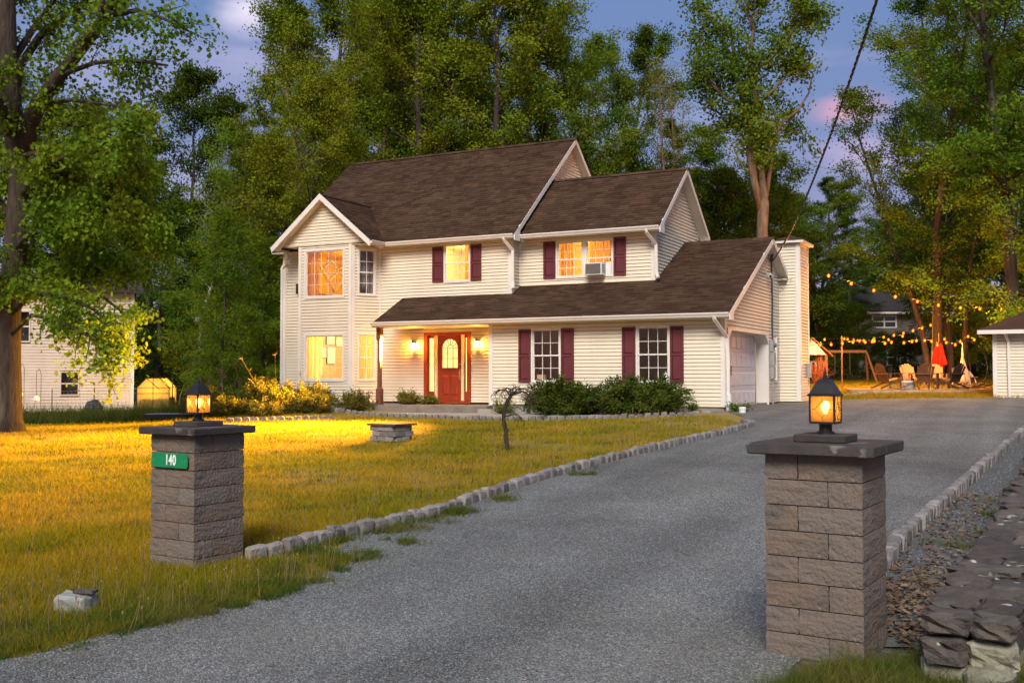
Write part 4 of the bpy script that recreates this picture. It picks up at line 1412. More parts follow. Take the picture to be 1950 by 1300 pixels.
# ================================================================== TREES
BARK = mat('grey_brown_bark', (.065, .045, .033), (.022, .017, .014), rough=.95, scale=9, detail=9, bump=1.0, bscale=14, bdist=.06, stretch=(1, 1, .22), spots=(2.0, .62, (.10, .10, .06)))
BARKD = mat('dark_bark', (.055, .042, .034), (.035, .028, .024), rough=.95, scale=7, detail=8, bump=.8, bscale=16, bdist=.03, stretch=(1, 1, .25))
BARKW = mat('tan_bark', (.21, .14, .09), (.07, .05, .034), rough=.95, scale=6, detail=8, bump=.8, bscale=18, bdist=.03, stretch=(1, 1, .22))
BIRCH = mat('pale_birch_bark', (.38, .34, .29), (.26, .22, .18), rough=.9, scale=9, detail=6, bump=.3, bscale=20, stretch=(1, 1, 3))
LF = {
    'olive': leaf_mat('olive_leaf', (.078, .135, .010), (.175, .235, .016), 0.34, (.225, .225, .016), .22),
    'green': leaf_mat('green_leaf', (.05, .125, .014), (.125, .22, .02), 0.34, (.185, .23, .018), .2),
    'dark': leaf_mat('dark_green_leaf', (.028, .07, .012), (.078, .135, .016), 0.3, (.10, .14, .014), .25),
    'bright': leaf_mat('bright_leaf', (.08, .175, .014), (.17, .27, .02), 0.36, (.21, .255, .018), .3),
    'maple': leaf_mat('maple_leaf', (.06, .14, .012), (.135, .22, .018), 0.38, (.18, .215, .016), .35),
    'needle': leaf_mat('needle_spray', (.036, .088, .016), (.085, .15, .02), 0.25, (.12, .145, .016), .2),
    'ochre': leaf_mat('ochre_leaf', (.115, .15, .010), (.215, .225, .014), 0.34, (.13, .17, .012), .25),
}


def fan(rng, n):
    v = rng.normal(0, 1, (n, 3))
    return v / np.linalg.norm(v, axis=1, keepdims=True)


def leaves_mesh(name, C, size, rng, up=.5, aspect=.6, lobed=False, axis=None):
    """one small rhombic (or lobed) leaf at each centre"""
    n = len(C)
    Nn = fan(rng, n) * 1.0 + np.array([0, 0, up]) * np.sign(rng.uniform(-.15, 1, (n, 1)))
    Nn /= np.linalg.norm(Nn, axis=1, keepdims=True)
    T = fan(rng, n) if axis is None else axis + .45 * fan(rng, n)
    T -= Nn * (T * Nn).sum(1, keepdims=True); T /= np.linalg.norm(T, axis=1, keepdims=True) + 1e-9
    B = np.cross(Nn, T)
    L = (size * rng.uniform(.65, 1.3, (n, 1)))
    if lobed:
        pts = [(-.5, 0), (-.32, .34), (.05, .24), (.02, .56), (.30, .22), (.55, 0), (.30, -.22), (.02, -.56), (.05, -.24), (-.32, -.34)]
        cup = [0, .06, 0, .12, .02, -.06, .02, .12, 0, .06]
        V = np.stack([C + T * L * a + B * L * b + Nn * L * c for (a, b), c in zip(pts, cup)], 1).reshape(-1, 3)
        k = len(pts)
    else:
        V = np.stack([C - T * L * .5, C + B * L * aspect * .5 + T * L * .05, C + T * L * .5, C - B * L * aspect * .5 + T * L * .05], 1).reshape(-1, 3)
        k = 4
    F = np.arange(n * k).reshape(n, k)
    return np_mesh(name, V, F)


def bent(p, d, L, n, rng, lift=.0, wob=.12):
    pts = [np.array(p, float)]; d = np.array(d, float)
    for i in range(n):
        d = d + np.array([0, 0, lift / n]) + rng.normal(0, wob, 3) * np.array([1, 1, .6])
        d = d / np.linalg.norm(d)
        pts.append(pts[-1] + d * L / n)
    return pts


def make_tree(name, seed, H, r0, crown0, spread, nlimb, nleaf, leaf, bark, lmat, el=(10, 60), shape='oval', sub=6, sig=.32, trunks=None, lean=(0, 0), bare=0.0,
              lobed=False, up=.5, aspect=.6, droop=0.0, wob=.06, twigs=True, limb_r=.38, minlen=.5):
    """trunk and limbs as one mesh, the leaves as another; returns both meshes"""
    rng = np.random.default_rng(seed)
    mb = MB(); anchors = []; outdir = []
    trunks = trunks or [((0, 0, 0), (lean[0], lean[1], 1), H, r0)]
    for tp, td, th_, tr in trunks:
        pts = bent(tp, np.array(td) / np.linalg.norm(td), th_, 12, rng, lift=.25, wob=wob)
        rad = [tr * (1.25 if i == 0 else 1) * (1 - .86 * (i / 12) ** 1.1) for i in range(13)]
        if tp[2] == 0: pts[0] = pts[0] - np.array([0, 0, .4])
        mb.tube(pts, rad, 9)
        P = np.array(pts)
        for i in range(nlimb):
            f = crown0 + (1 - crown0) * ((i + rng.uniform(.1, .9)) / nlimb)
            f = min(f, .985); k = int(f * 12); s = f * 12 - k
            p = P[k] * (1 - s) + P[min(k + 1, 12)] * s
            g = (f - crown0) / (1 - crown0)
            prof = {'oval': math.sin(math.pi * min(1, .12 + .86 * g)) ** .7, 'cone': (1 - g) ** .8 + .08, 'vase': .35 + .75 * g - .45 * max(0, g - .75) / .25,
                    'top': math.sin(math.pi * (.3 + .68 * g)) ** .6}[shape]
            Ll = max(minlen, spread * prof * rng.uniform(.65, 1.2))
            az = i * 2.39996 + rng.uniform(-.5, .5)
            e_ = math.radians(el[0] + (el[1] - el[0]) * g + rng.uniform(-12, 12))
            d = np.array([math.cos(az) * math.cos(e_), math.sin(az) * math.cos(e_), math.sin(e_)])
            q = bent(p, d, Ll, 6, rng, lift=.25 - droop, wob=.10)
            rl = max(.012, tr * (1 - .8 * f) * limb_r)
            mb.tube(q, [rl * (1 - .8 * j / 6) for j in range(7)], 5, cap=False)
            Q = np.array(q)
            if rng.random() < bare: continue
            for j in range(sub + 4):
                t = rng.uniform(.2, 1.0) if j else 1.0
                kk = min(5, int(t * 6)); ss = t * 6 - kk
                b0 = Q[kk] * (1 - ss) + Q[kk + 1] * ss
                dd = d * .6 + fan(rng, 1)[0] * .8 + np.array([0, 0, .15 - droop]); dd /= np.linalg.norm(dd)
                sl = Ll * rng.uniform(.16, .4)
                sq = bent(b0, dd, sl, 3, rng, lift=.1 - droop, wob=.15)
                if twigs: mb.tube(sq, [rl * .35, rl * .28, rl * .18, .006], 3, cap=False)
                for w in (.25, .5, .75, 1.0):
                    a = np.array(sq[0]) * (1 - w) + np.array(sq[-1]) * w
                    anchors.append(a); outdir.append(dd)
    A = np.array(anchors); O_ = np.array(outdir)
    tm = mb.mesh(name + '_trunk'); tm.polygons.foreach_set('use_smooth', [True] * len(tm.polygons)); tm.materials.append(bark)
    wgt = rng.gamma(1.3, 1, len(A)); wgt /= wgt.sum()
    nleaf = int(nleaf * 1.25); leaf *= .76
    idx = rng.choice(len(A), nleaf, p=wgt)
    C = A[idx] + rng.normal(0, sig * .66, (nleaf, 3)) * np.array([1, 1, .55])
    lm = leaves_mesh(name + '_crown', C, leaf, rng, up=up, aspect=aspect, lobed=lobed, axis=O_[idx])
    lm.materials.append(lmat)
    return tm, lm


def place_tree(name, meshes, p, label, group=None, s=1.0, rz=0.0, cat='tree', sz=None):
    o = empty(name, p, rz, label, cat, group)
    o.scale = (s, s, sz or s)
    a = bpy.data.objects.new('trunk', meshes[0]); COL.objects.link(a); a.parent = o
    b = bpy.data.objects.new('crown', meshes[1]); COL.objects.link(b); b.parent = o
    return o


# --- the big maple at the left
def maple():
    rng = np.random.default_rng(5)
    d0 = 26.5
    base = th_at(14, d0)
    s = d0 / FPX                    # metres per pixel at its depth

    def q(px, py, dd=0.0): return at(px, py, d0 + dd) - base
    mb = MB(); anchors = []; od = []
    trunk = [q(16, 850), q(10, 800), q(14, 690), q(16, 600), q(30, 470), q(40, 330), q(28, 250), q(14, 140), q(12, 20), q(10, -110), q(20, -260)]
    mb.tube(trunk, [.56, .42, .33, .30, .28, .27, .26, .25, .23, .20, .14], 14)
    limbs = [([q(40, 330), q(55, 240), q(72, 200, -.4), q(112, 145, -1.0), (q(165, 80, -1.4)), q(205, 30, -1.6), q(235, -40, -1.5), q(260, -120, -1.3)], .24),
             ([q(30, 260), q(20, 225, .3), q(38, 125, .8), q(75, 70, 1.4), q(130, 25, 1.9), q(190, -15, 2.2), q(250, -70, 2.4)], .15),
             ([q(165, 80, -1.4), q(190, 55, -1.9), q(192, 20, -2.2), q(205, -40, -2.4)], .11),
             ([q(20, 260), q(8, 215, -.8), q(-40, 130, -1.5), q(-100, 30, -2)], .16),
             ([q(40, 380), q(70, 330, -1.2), q(120, 300, -2.2), q(190, 290, -3.0), q(250, 300, -3.4)], .09),
             ([q(28, 480), q(70, 430, -1.0), q(130, 405, -1.8), q(200, 400, -2.6), q(270, 420, -3.0)], .09),
             ([q(18, 600), q(60, 560, -1.1), q(120, 560, -1.9), q(180, 590, -2.4), q(235, 640, -2.6)], .08),
             ([q(20, 640), q(60, 600, -1.6), q(110, 610, -2.4), q(170, 640, -2.9), q(215, 690, -3.0)], .05),
             ([q(25, 520), q(75, 490, .8), q(140, 480, 1.5), q(210, 500, 2.0)], .08),
             ([q(35, 400), q(80, 340, 1.2), q(150, 310, 2.0), q(220, 330, 2.6), q(270, 370, 2.8)], .09),
             ([q(22, 560), q(-30, 500, -1.0), q(-90, 470, -1.6)], .08), ([q(30, 420), q(-30, 350, .6), q(-100, 300, 1)], .08),
             ([q(14, 130), q(60, 60, .8), q(110, -10, 1.2), q(150, -90, 1.4)], .1),
             ([q(205, 30, -1.6), q(260, 20, -2.0), q(310, 35, -2.3), q(360, 60, -2.4)], .06),
             ([q(112, 145, -1.0), q(180, 120, -1.6), q(250, 115, -2.0), q(320, 125, -2.2)], .06),
             ([q(75, 200, -.4), q(140, 190, -.9), q(210, 200, -1.3), q(280, 215, -1.5)], .05),
             ([q(30, 300), q(80, 290, -.6), q(150, 330, -1.2), q(220, 350, -1.6), q(285, 390, -1.8)], .08), ([q(34, 350), q(90, 360, .5), q(160, 380, .9), q(230, 420, 1.2), q(275, 460, 1.2)], .08),
             ([q(24, 540), q(70, 530, -.4), q(130, 530, -.9), q(190, 560, -1.2), q(240, 600, -1.3)], .07), ([q(28, 450), q(80, 440, .2), q(150, 450, .2), q(230, 490, .1)], .07),
             ([q(60, 240, .3), q(120, 235, .8), q(190, 250, 1.2), q(250, 270, 1.3)], .05)]
    for pts, r in limbs:
        mb.tube(pts, [r * (1 - .8 * i / (len(pts) - 1)) + .01 for i in range(len(pts))], 7)
        P = np.array(pts); n = len(P) - 1
        L = np.linalg.norm(np.diff(P, axis=0), axis=1).sum()
        for j in range(int(L * 3.6)):
            t = rng.uniform(.22, 1.0) * n; k = min(n - 1, int(t)); f = t - k
            b0 = P[k] * (1 - f) + P[k + 1] * f
            d = (P[k + 1] - P[k]); d /= np.linalg.norm(d)
            dd = d * .55 + fan(rng, 1)[0] * .85 + np.array([0, 0, -.02]); dd /= np.linalg.norm(dd)
            sl = rng.uniform(.45, 1.15)
            sq = bent(b0, dd, sl, 4, rng, lift=-.35, wob=.2)
            mb.tube(sq, [.022, .017, .012, .009, .005], 3, cap=False)
            for w in (1, 2, 3, 4):
                anchors.append(sq[w]); od.append(dd)
    A = np.array(anchors); O_ = np.array(od)
    n = 46000
    w = rng.gamma(1.4, 1, len(A)) * np.where(A[:, 2] > 7.5, .46, np.where(A[:, 2] > 3.3, 1.25, .42)); w /= w.sum()
    idx = rng.choice(len(A), n, p=w)
    C = A[idx] + rng.normal(0, .17, (n, 3)) * np.array([1, 1, .8])
    ez = C[:, 2]; keep = ez > .75
    C, idx = C[keep], idx[keep]
    lm = leaves_mesh('maple_crown', C, .098, rng, up=.5, lobed=True, axis=O_[idx] * .4 + np.array([0, 0, -.7]))
    root = empty('maple_tree', base, 0, 'big old maple with a thick forked trunk at the left edge of the lawn', 'tree')
    mb.build('trunk', BARK, root, smooth=True)
    link('crown', lm, LF['maple'], root)


maple()

# --- prototypes of the forest trees (meshes shared by their copies)
PT = {}
PT['oakA'] = make_tree('oak_a', 21, 20, .30, .36, 4.6, 26, 31000, .19, BARKD, LF['olive'], (5, 65), 'oval', 7, .42)
PT['oakB'] = make_tree('oak_b', 22, 21, .28, .30, 4.2, 28, 31000, .18, BARKW, LF['olive'], (10, 70), 'top', 7, .40)
PT['ashA'] = make_tree('ash_a', 23, 20, .22, .28, 4.4, 28, 31000, .17, BARK, LF['green'], (15, 65), 'oval', 7, .38)
PT['ashB'] = make_tree('ash_b', 24, 18, .20, .22, 3.8, 26, 28000, .17, BARKD, LF['green'], (5, 60), 'oval', 7, .38)
PT['dense'] = make_tree('dense', 25, 15, .2, .10, 4.4, 34, 42000, .15, BARKD, LF['ochre'], (0, 65), 'oval', 8, .36)
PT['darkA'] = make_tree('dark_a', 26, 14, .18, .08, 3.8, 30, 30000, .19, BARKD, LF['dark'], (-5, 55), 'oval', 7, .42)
PT['pine'] = make_tree('pine', 27, 21, .24, .30, 3.7, 34, 30000, .26, BARKD, LF['needle'], (-8, 35), 'cone', 7, .26, up=1.1, aspect=.22, droop=.1, wob=.025)
PT['hemlock'] = make_tree('hemlock', 28, 17, .2, .06, 3.6, 46, 34000, .22, BARKD, LF['needle'], (-12, 30), 'cone', 7, .25, up=1.2, aspect=.25, droop=.22, wob=.02)
PT['birch'] = make_tree('birch', 29, 15, .12, .42, 2.6, 20, 9000, .14, BIRCH, LF['bright'], (25, 70), 'top', 6, .34, wob=.08)
PT['bare'] = make_tree('bare', 30, 16, .15, .30, 3.0, 30, 2600, .13, BARKW, LF['ochre'], (30, 70), 'vase', 8, .3, wob=.06)
PT['sapling'] = make_tree('sapling', 31, 8, .055, .18, 2.0, 22, 9000, .13, BARKD, LF['green'], (20, 65), 'oval', 6, .28, wob=.07)
PT['saplingB'] = make_tree('sapling_b', 32, 7, .05, .15, 2.2, 20, 8000, .13, BARKW, LF['ochre'], (10, 60), 'oval', 6, .32, wob=.09)
PT['bush'] = make_tree('bush', 33, 4.2, .05, .05, 2.3, 26, 14000, .13, BARKD, LF['dark'], (5, 70), 'oval', 6, .3, wob=.1)
PT['feather'] = make_tree('feather', 34, 7.5, .06, .05, 2.2, 34, 20000, .15, BARKD, LF['bright'], (15, 70), 'oval', 7, .25, aspect=.3, wob=.06)


_ORD = ['first', 'second', 'third', 'fourth', 'fifth', 'sixth', 'seventh', 'eighth', 'ninth', 'tenth', 'eleventh', 'twelfth', 'thirteenth', 'fourteenth', 'fifteenth', 'sixteenth', 'seventeenth', 'eighteenth', 'nineteenth', 'twentieth']


def ordered(rows):
    """number the members of a row from the left of the view"""
    xs = sorted(r[0] for r in rows)
    return [(_ORD[xs.index(r[0])],) + tuple(r) for r in rows]


def forest(kind, px, d, ytop, label, group=None, name=None, rz=None, base_z=None):
    """a tree at pixel column px and depth d, tall enough to reach ytop"""
    p = th_at(px, d)
    if base_z is not None: p[2] = base_z
    Hn = {'oakA': 20, 'oakB': 21, 'ashA': 20, 'ashB': 18, 'dense': 15, 'darkA': 14, 'pine': 21, 'hemlock': 17, 'birch': 15, 'bare': 16, 'sapling': 8, 'saplingB': 7, 'bush': 4.2, 'feather': 7.5}[kind]
    ztop = at(px, ytop, d)[2]
    sz = (ztop - p[2]) / (Hn * 1.0)
    s = .5 * sz + .5
    nm = {'oakA': 'oak_tree', 'oakB': 'oak_tree', 'ashA': 'ash_tree', 'ashB': 'ash_tree', 'dense': 'dense_tree', 'darkA': 'understory_tree', 'pine': 'pine_tree', 'hemlock': 'hemlock_tree',
          'birch': 'birch_tree', 'bare': 'bare_tree', 'sapling': 'sapling', 'saplingB': 'sapling', 'bush': 'wild_bush', 'feather': 'feathery_tree'}[kind]
    return place_tree(name or nm, PT[kind], p, label, group, s, RNG.uniform(0, 6.28) if rz is None else rz, 'bush' if kind == 'bush' else 'tree', sz)


FG = 'forest trees behind the house'
# left gap, between maple and house
forest('darkA', 355, 62, 165, 'green tree with the tallest pointed top in the dip left of the house', FG)
forest('birch', 378, 52, 235, 'slender pale barked birch with a forked top left of the house', FG)
forest('ashB', 300, 66, 265, 'green tree partly behind the maple leaves, left of the birch', FG)
forest('pine', 478, 60, 175, 'dark conifer behind the olive trees at the left of the house', FG)
forest('bare', 455, 56, 235, 'twiggy nearly leafless tree between birch and olive trees', FG)
forest('dense', 590, 47, 175, 'dense ochre green tree touching the left slope of the main roof', FG)
forest('oakB', 585, 54, -40, 'tall olive leaved tree above the bay gable, leaving the top of the frame', FG)
forest('oakA', 620, 60, -70, 'tall olive tree rising behind the left end of the roof ridge', FG)
forest('dense', 500, 52, 300, 'low ochre tree just left of the bay window corner', FG)
forest('feather', 425, 44, 420, 'soft feathery bright green young tree left of the house', FG)
forest('feather', 500, 46, 470, 'soft feathery young tree close to the left corner of the house', FG)
forest('darkA', 290, 58, 400, 'dark leafy tree right behind the pale neighbour house', FG)
forest('darkA', 370, 60, 390, 'dark understory tree behind the young feathery tree', FG)
forest('sapling', 395, 47, 560, 'thin stemmed sapling above the greenhouse lights', FG)
forest('saplingB', 340, 50, 560, 'ochre sapling right of the pale neighbour house', FG)
forest('sapling', 470, 48, 600, 'sapling beside the ornamental bed at the house corner', FG)
# behind the house
forest('oakB', 690, 56, -90, 'tall tree with pale crossing branches behind the main ridge', FG)
forest('oakA', 785, 50, -80, 'tall tree with a dark straight trunk standing right behind the ridge', FG, rz=1.0)
forest('oakB', 858, 54, -60, 'tall olive tree with a tan trunk behind the middle of the ridge', FG, rz=2.0)
forest('pine', 900, 62, -70, 'dark tall conifer in the shade behind the middle of the ridge', FG)
forest('oakA', 960, 52, -70, 'tall leafy tree with a spotted pale trunk behind the ridge', FG, rz=4.0)
forest('ashA', 1060, 51, -50, 'tall yellow green tree with a brown trunk at the ridge end', FG, rz=.4)
forest('ashB', 1140, 57, 30, 'green tree with a rounded top at the edge of the sky gap', FG)
forest('ashA', 1190, 62, 90, 'green tree sloping down to the sky gap above the middle roof', FG)
forest('pine', 745, 66, -60, 'dark conifer deep behind the main roof', FG)
forest('hemlock', 1010, 64, 40, 'dark hemlock deep behind the right end of the main ridge', FG)
for od_, px, d, yt, k in ordered(((660, 70, 90, 'ashA'), (830, 72, 60, 'ashB'), (930, 74, 90, 'oakA'), (1085, 70, 100, 'ashA'), (560, 70, 150, 'pine'), (720, 75, 70, 'oakB'), (1000, 76, 40, 'pine'))):
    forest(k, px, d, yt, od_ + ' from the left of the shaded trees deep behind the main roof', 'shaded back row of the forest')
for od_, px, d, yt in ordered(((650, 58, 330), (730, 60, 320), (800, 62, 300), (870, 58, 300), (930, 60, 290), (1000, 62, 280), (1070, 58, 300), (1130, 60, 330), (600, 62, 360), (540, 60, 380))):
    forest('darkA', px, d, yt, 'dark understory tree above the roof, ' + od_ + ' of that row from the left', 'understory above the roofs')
# gap and the forked tree
forest('bare', 1290, 52, 130, 'thin nearly leafless tree against the sky left of the forked tree', FG)
forest('bare', 1255, 56, 160, 'slender twiggy tree against the sky above the middle roof', FG)
forest('pine', 1325, 60, 230, 'dark pine top behind the right end of the middle roof', FG)
forest('darkA', 1220, 56, 330, 'dark tree low behind the ridge of the middle roof', FG)
forest('darkA', 1360, 52, 330, 'dark tree behind the rear slope of the middle gable', FG)
forest('ashB', 1390, 58, 260, 'dark green tree left of the forked trunk', FG)
forest('darkA', 1500, 54, 300, 'leafy dark tree right of the forked trunk', FG)
forest('ashB', 1560, 60, 345, 'green tree behind the power line above the chase', FG)
forest('hemlock', 1590, 86, 335, 'dark hemlock below the pink cloud', FG)


def forked():
    d0 = 46.0
    base = th_at(1452, d0)
    rng = np.random.default_rng(77)

    def q(px, py, dd=0.0): return at(px, py, d0 + dd) - base
    mb = MB(); anchors = []; od = []
    mb.tube([q(1452, 790), q(1452, 600), q(1451, 450), q(1453, 400), q(1454, 384), q(1455, 376)], [.38, .30, .25, .25, .24, .12], 12)
    limbs = [([q(1451, 404), q(1436, 345), q(1428, 290), q(1430, 250), q(1413, 190), q(1400, 130), q(1392, 60)], .20),
             ([q(1453, 404), q(1455, 370), q(1449, 320), q(1452, 250), q(1440, 200), q(1432, 140), q(1430, 90), q(1440, 20)], .18),
             ([q(1457, 395), q(1467, 320), q(1475, 262), q(1490, 232), q(1520, 210), q(1540, 178), q(1548, 140)], .09),
             ([q(1428, 200), q(1385, 190), q(1345, 150), q(1325, 110), q(1345, 40)], .11),
             ([q(1432, 140), q(1470, 110), q(1500, 70), q(1530, 40), q(1560, 20)], .09),
             ([q(1440, 200), q(1475, 170), q(1510, 130), q(1545, 110)], .08),
             ([q(1400, 130), q(1370, 70), q(1350, 30), q(1330, 10)], .07), ([q(1436, 60), q(1420, 20), q(1425, -10)], .06),
             ([q(1450, 250, .6), q(1490, 240, 1.2), q(1525, 250, 1.6)], .05), ([q(1430, 250, .5), q(1395, 230, 1.0), q(1360, 240, 1.4)], .05),
             ([q(1500, 70), q(1520, 20), q(1540, -5)], .05), ([q(1440, 330), q(1415, 320), q(1400, 290), q(1392, 265)], .035)]
    bareset = (2, 11)
    for li, (pts, r) in enumerate(limbs):
        mb.tube(pts, [r * (1 - .75 * i / (len(pts) - 1)) + .008 for i in range(len(pts))], 7)
        if li in bareset: continue
        P = np.array(pts); n = len(P) - 1
        L = np.linalg.norm(np.diff(P, axis=0), axis=1).sum()
        for j in range(int(L * 4.5)):
            t = rng.uniform(.3 if li < 2 else .15, 1.0) * n; k = min(n - 1, int(t)); f = t - k
            b0 = P[k] * (1 - f) + P[k + 1] * f
            dd = fan(rng, 1)[0] + np.array([0, 0, .25]); dd /= np.linalg.norm(dd)
            sq = bent(b0, dd, rng.uniform(.5, 1.5), 3, rng, lift=.1, wob=.2)
            mb.tube(sq, [.025, .018, .012, .005], 3, cap=False)
            for w in (1, 2, 3): anchors.append(sq[w]); od.append(dd)
    A = np.array(anchors); O_ = np.array(od); n = 19000
    w = rng.gamma(.9, 1, len(A)); w /= w.sum()
    idx = rng.choice(len(A), n, p=w)
    C = A[idx] + rng.normal(0, .30, (n, 3)) * np.array([1, 1, .7])
    lm = leaves_mesh('forked_crown', C, .17, rng, axis=O_[idx])
    root = empty('forked_tree', base, 0, 'tall tree with a tan trunk forking above the garage ridge, one bare limb', 'tree')
    mb.build('trunk', BARKW, root, smooth=True)
    link('crown', lm, LF['green'], root)


forked()
# right side
PT['multi'] = make_tree('multi', 41, 19, .2, .22, 3.2, 20, 46000, .17, BARK, LF['green'], (10, 60), 'oval', 7, .36,
                        trunks=[((0, 0, 0), (.03, 0, 1), 19, .24), ((.5, .3, 0), (.05, .05, 1), 18, .17), ((-.5, .2, 0), (-.05, .03, 1), 17, .15), ((.9, -.2, 0), (.09, -.02, 1), 16, .13)])
PT['lush'] = make_tree('lush', 42, 17, .3, .06, 4.6, 40, 46000, .15, BARK, LF['bright'], (-18, 55), 'oval', 8, .30, droop=.12)


def rtree(key, px, d, ytop, H, name, label, rz=0.0):
    p = th_at(px, d)
    sz = (at(px, ytop, d)[2] - p[2]) / H
    place_tree(name, PT[key], p, label, FG, .5 * sz + .5, rz, 'tree', sz)


rtree('multi', 1790, 46, 10, 19, 'clump_tree', 'tall clump of dark stems with airy foliage behind the patio', .3)
rtree('lush', 1975, 38.5, -190, 17, 'maple_tree', 'bright green leafy tree overhanging the outbuilding at the right edge', 1.2)
mb = MB()
p = th_at(1929, 38.5); tm_ = place_tree('ash_tree', PT['ashA'], p, 'grey barked tree standing behind the outbuilding roof', FG, 1.15, 2.2)
forest('ashA', 1850, 58, -40, 'tall green tree between the stem clump and the right edge', FG)
forest('darkA', 1765, 86, 330, 'dark tree behind the upper string of lights', FG)
forest('darkA', 1690, 88, 400, 'low dark tree under the sky gap right of the chase', FG)
forest('darkA', 1840, 56, 300, 'dark tree low behind the stem clump', FG)
forest('darkA', 1920, 52, 250, 'dark tree in the shade of the right edge', FG)
forest('hemlock', 1560, 56, 440, 'hemlock right of the chase, behind the swing set', FG)
forest('sapling', 1795, 52, 400, 'slim sapling in front of the grey neighbour house', FG)
forest('birch', 1775, 47, 260, 'slim pale stem behind the red umbrella', FG)
forest('saplingB', 1850, 49, 520, 'ochre sapling behind the hanging chair', FG)
for od_, px, d, yt in ordered(((1545, 60, 560), (1590, 58, 590), (1640, 60, 640), (1700, 62, 640), (1755, 58, 650), (1800, 60, 640), (1850, 56, 630), (1900, 54, 600), (1950, 52, 600))):
    forest('bush', px, d, yt, 'dark bush at the back of the patio lawn, ' + od_ + ' from the left', 'bushes behind the patio')
for od_, px, d, yt in ordered(((262, 60, 620), (300, 64, 610), (345, 62, 620), (400, 60, 640), (445, 58, 640), (490, 56, 620), (525, 54, 600), (370, 52, 690), (455, 50, 690))):
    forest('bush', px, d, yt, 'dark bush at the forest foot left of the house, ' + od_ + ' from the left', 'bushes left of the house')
for od_, px, d, yt, k in ordered(((1420, 66, 380, 'darkA'), (1470, 68, 360, 'darkA'), (1540, 72, 390, 'darkA'), (1620, 76, 400, 'hemlock'), (1690, 80, 420, 'darkA'), (1740, 78, 380, 'ashB'), (1900, 70, 120, 'ashB'), (1820, 76, 100, 'ashA'), (1960, 60, 60, 'pine'),
                     (210, 72, 250, 'ashA'), (120, 74, 220, 'darkA'), (30, 74, 200, 'ashA'), (-60, 70, 150, 'oakA'), (250, 80, 330, 'hemlock'), (420, 74, 260, 'ashB'), (500, 76, 240, 'pine'), (1260, 74, 330, 'hemlock'), (1330, 70, 330, 'darkA'), (1190, 72, 290, 'darkA'))):
    forest(k, px, d, yt, 'tree deep in the far forest edge, ' + od_ + ' of that row from the left', 'far row of the forest edge')


def far_wood():
    """the wood beyond the trees one can tell apart, down to the ground"""
    rng = np.random.default_rng(99); n = 60000
    u = rng.uniform(-75, 75, n); d = 84 + rng.uniform(0, 10, n) + .0 * u
    h = 6.5 + 2.2 * np.sin(u * .23) + 1.6 * np.sin(u * .61 + 2)
    z = rng.uniform(0, 1, n) ** .8 * h
    C = np.stack([CAM[0] + RT[0] * u + FW[0] * d, CAM[1] + RT[1] * u + FW[1] * d, z + th_ud(u, d)], -1)
    o = link('far_woods', leaves_mesh('far_woods', C, .55, rng), LF['dark'])
    tag(o, 'dark far wood closing the view between the forest trunks', 'wood', kind='stuff')


far_wood()


# ================================================================== OBJECTS
# ------------------------------------------------------------------ gate pillars
BLOCKM = mat('split_face_block', (.21, .142, .10), (.115, .10, .088), rough=.95, scale=4.5, detail=9, bump=.8, bscale=38, bdist=.02, objmix=(.135, .112, .096), rnd=.12, spots=(26, .69, (.30, .27, .24)))
CAPM = mat('dark_cap_stone', (.034, .031, .031), (.055, .047, .042), rough=.85, scale=6, detail=7, bump=.6, bscale=30, bdist=.01, spots=(7, .64, (.13, .125, .115)))
PRZ = YAW - math.radians(32.5)
AMBER = pane_mat('amber_seeded_glass', (.92, .56, .22), amber=.26, rough=.1)
LEADM = mat('dark_lead', (.05, .035, .02), rough=.5)
GLOW = emit_mat('lantern_bulb_glow', (1, .55, .13), 14)


def block_mesh(name, L, W, Hh, seed, faces):
    """split faced block: faces = which of -y, +x, -x, +y sides are rough"""
    r = np.random.default_rng(seed)
    nx, nz = 7, 4
    mb = MB()
    V = []
    g = .0035
    x0, x1, y0, y1, z0, z1 = g, L - g, g, W - g, g, Hh - g
    # front and back grids share edges with the ends through duplicated rims: build a closed grid box
    bm = bmesh.new()
    bmesh.ops.create_cube(bm, size=1.0)
    for v in bm.verts:
        v.co = Vector((x0 if v.co.x < 0 else x1, y0 if v.co.y < 0 else y1, z0 if v.co.z < 0 else z1))
    ed = [e for e in bm.edges]
    bmesh.ops.subdivide_edges(bm, edges=ed, cuts=3, use_grid_fill=True)
    e = 1e-4
    for v in bm.verts:
        c = v.co
        out = Vector((0, 0, 0)); interior = z0 + e < c.z < z1 - e
        if c.y < y0 + e: out.y -= 1
        if c.y > y1 - e: out.y += 1
        if c.x < x0 + e: out.x -= 1
        if c.x > x1 - e: out.x += 1
        k = r.normal(.0015, .0019) if interior else r.normal(-.001, .0008)
        v.co = c + out * k
    bmesh.ops.recalc_face_normals(bm, faces=bm.faces)
    me = bpy.data.meshes.new(name); bm.to_mesh(me); bm.free()
    me.materials.append(BLOCKM)
    return me


BH = .152
BLK = [block_mesh('block', .38, .20, BH, 50 + i, None) for i in range(6)]


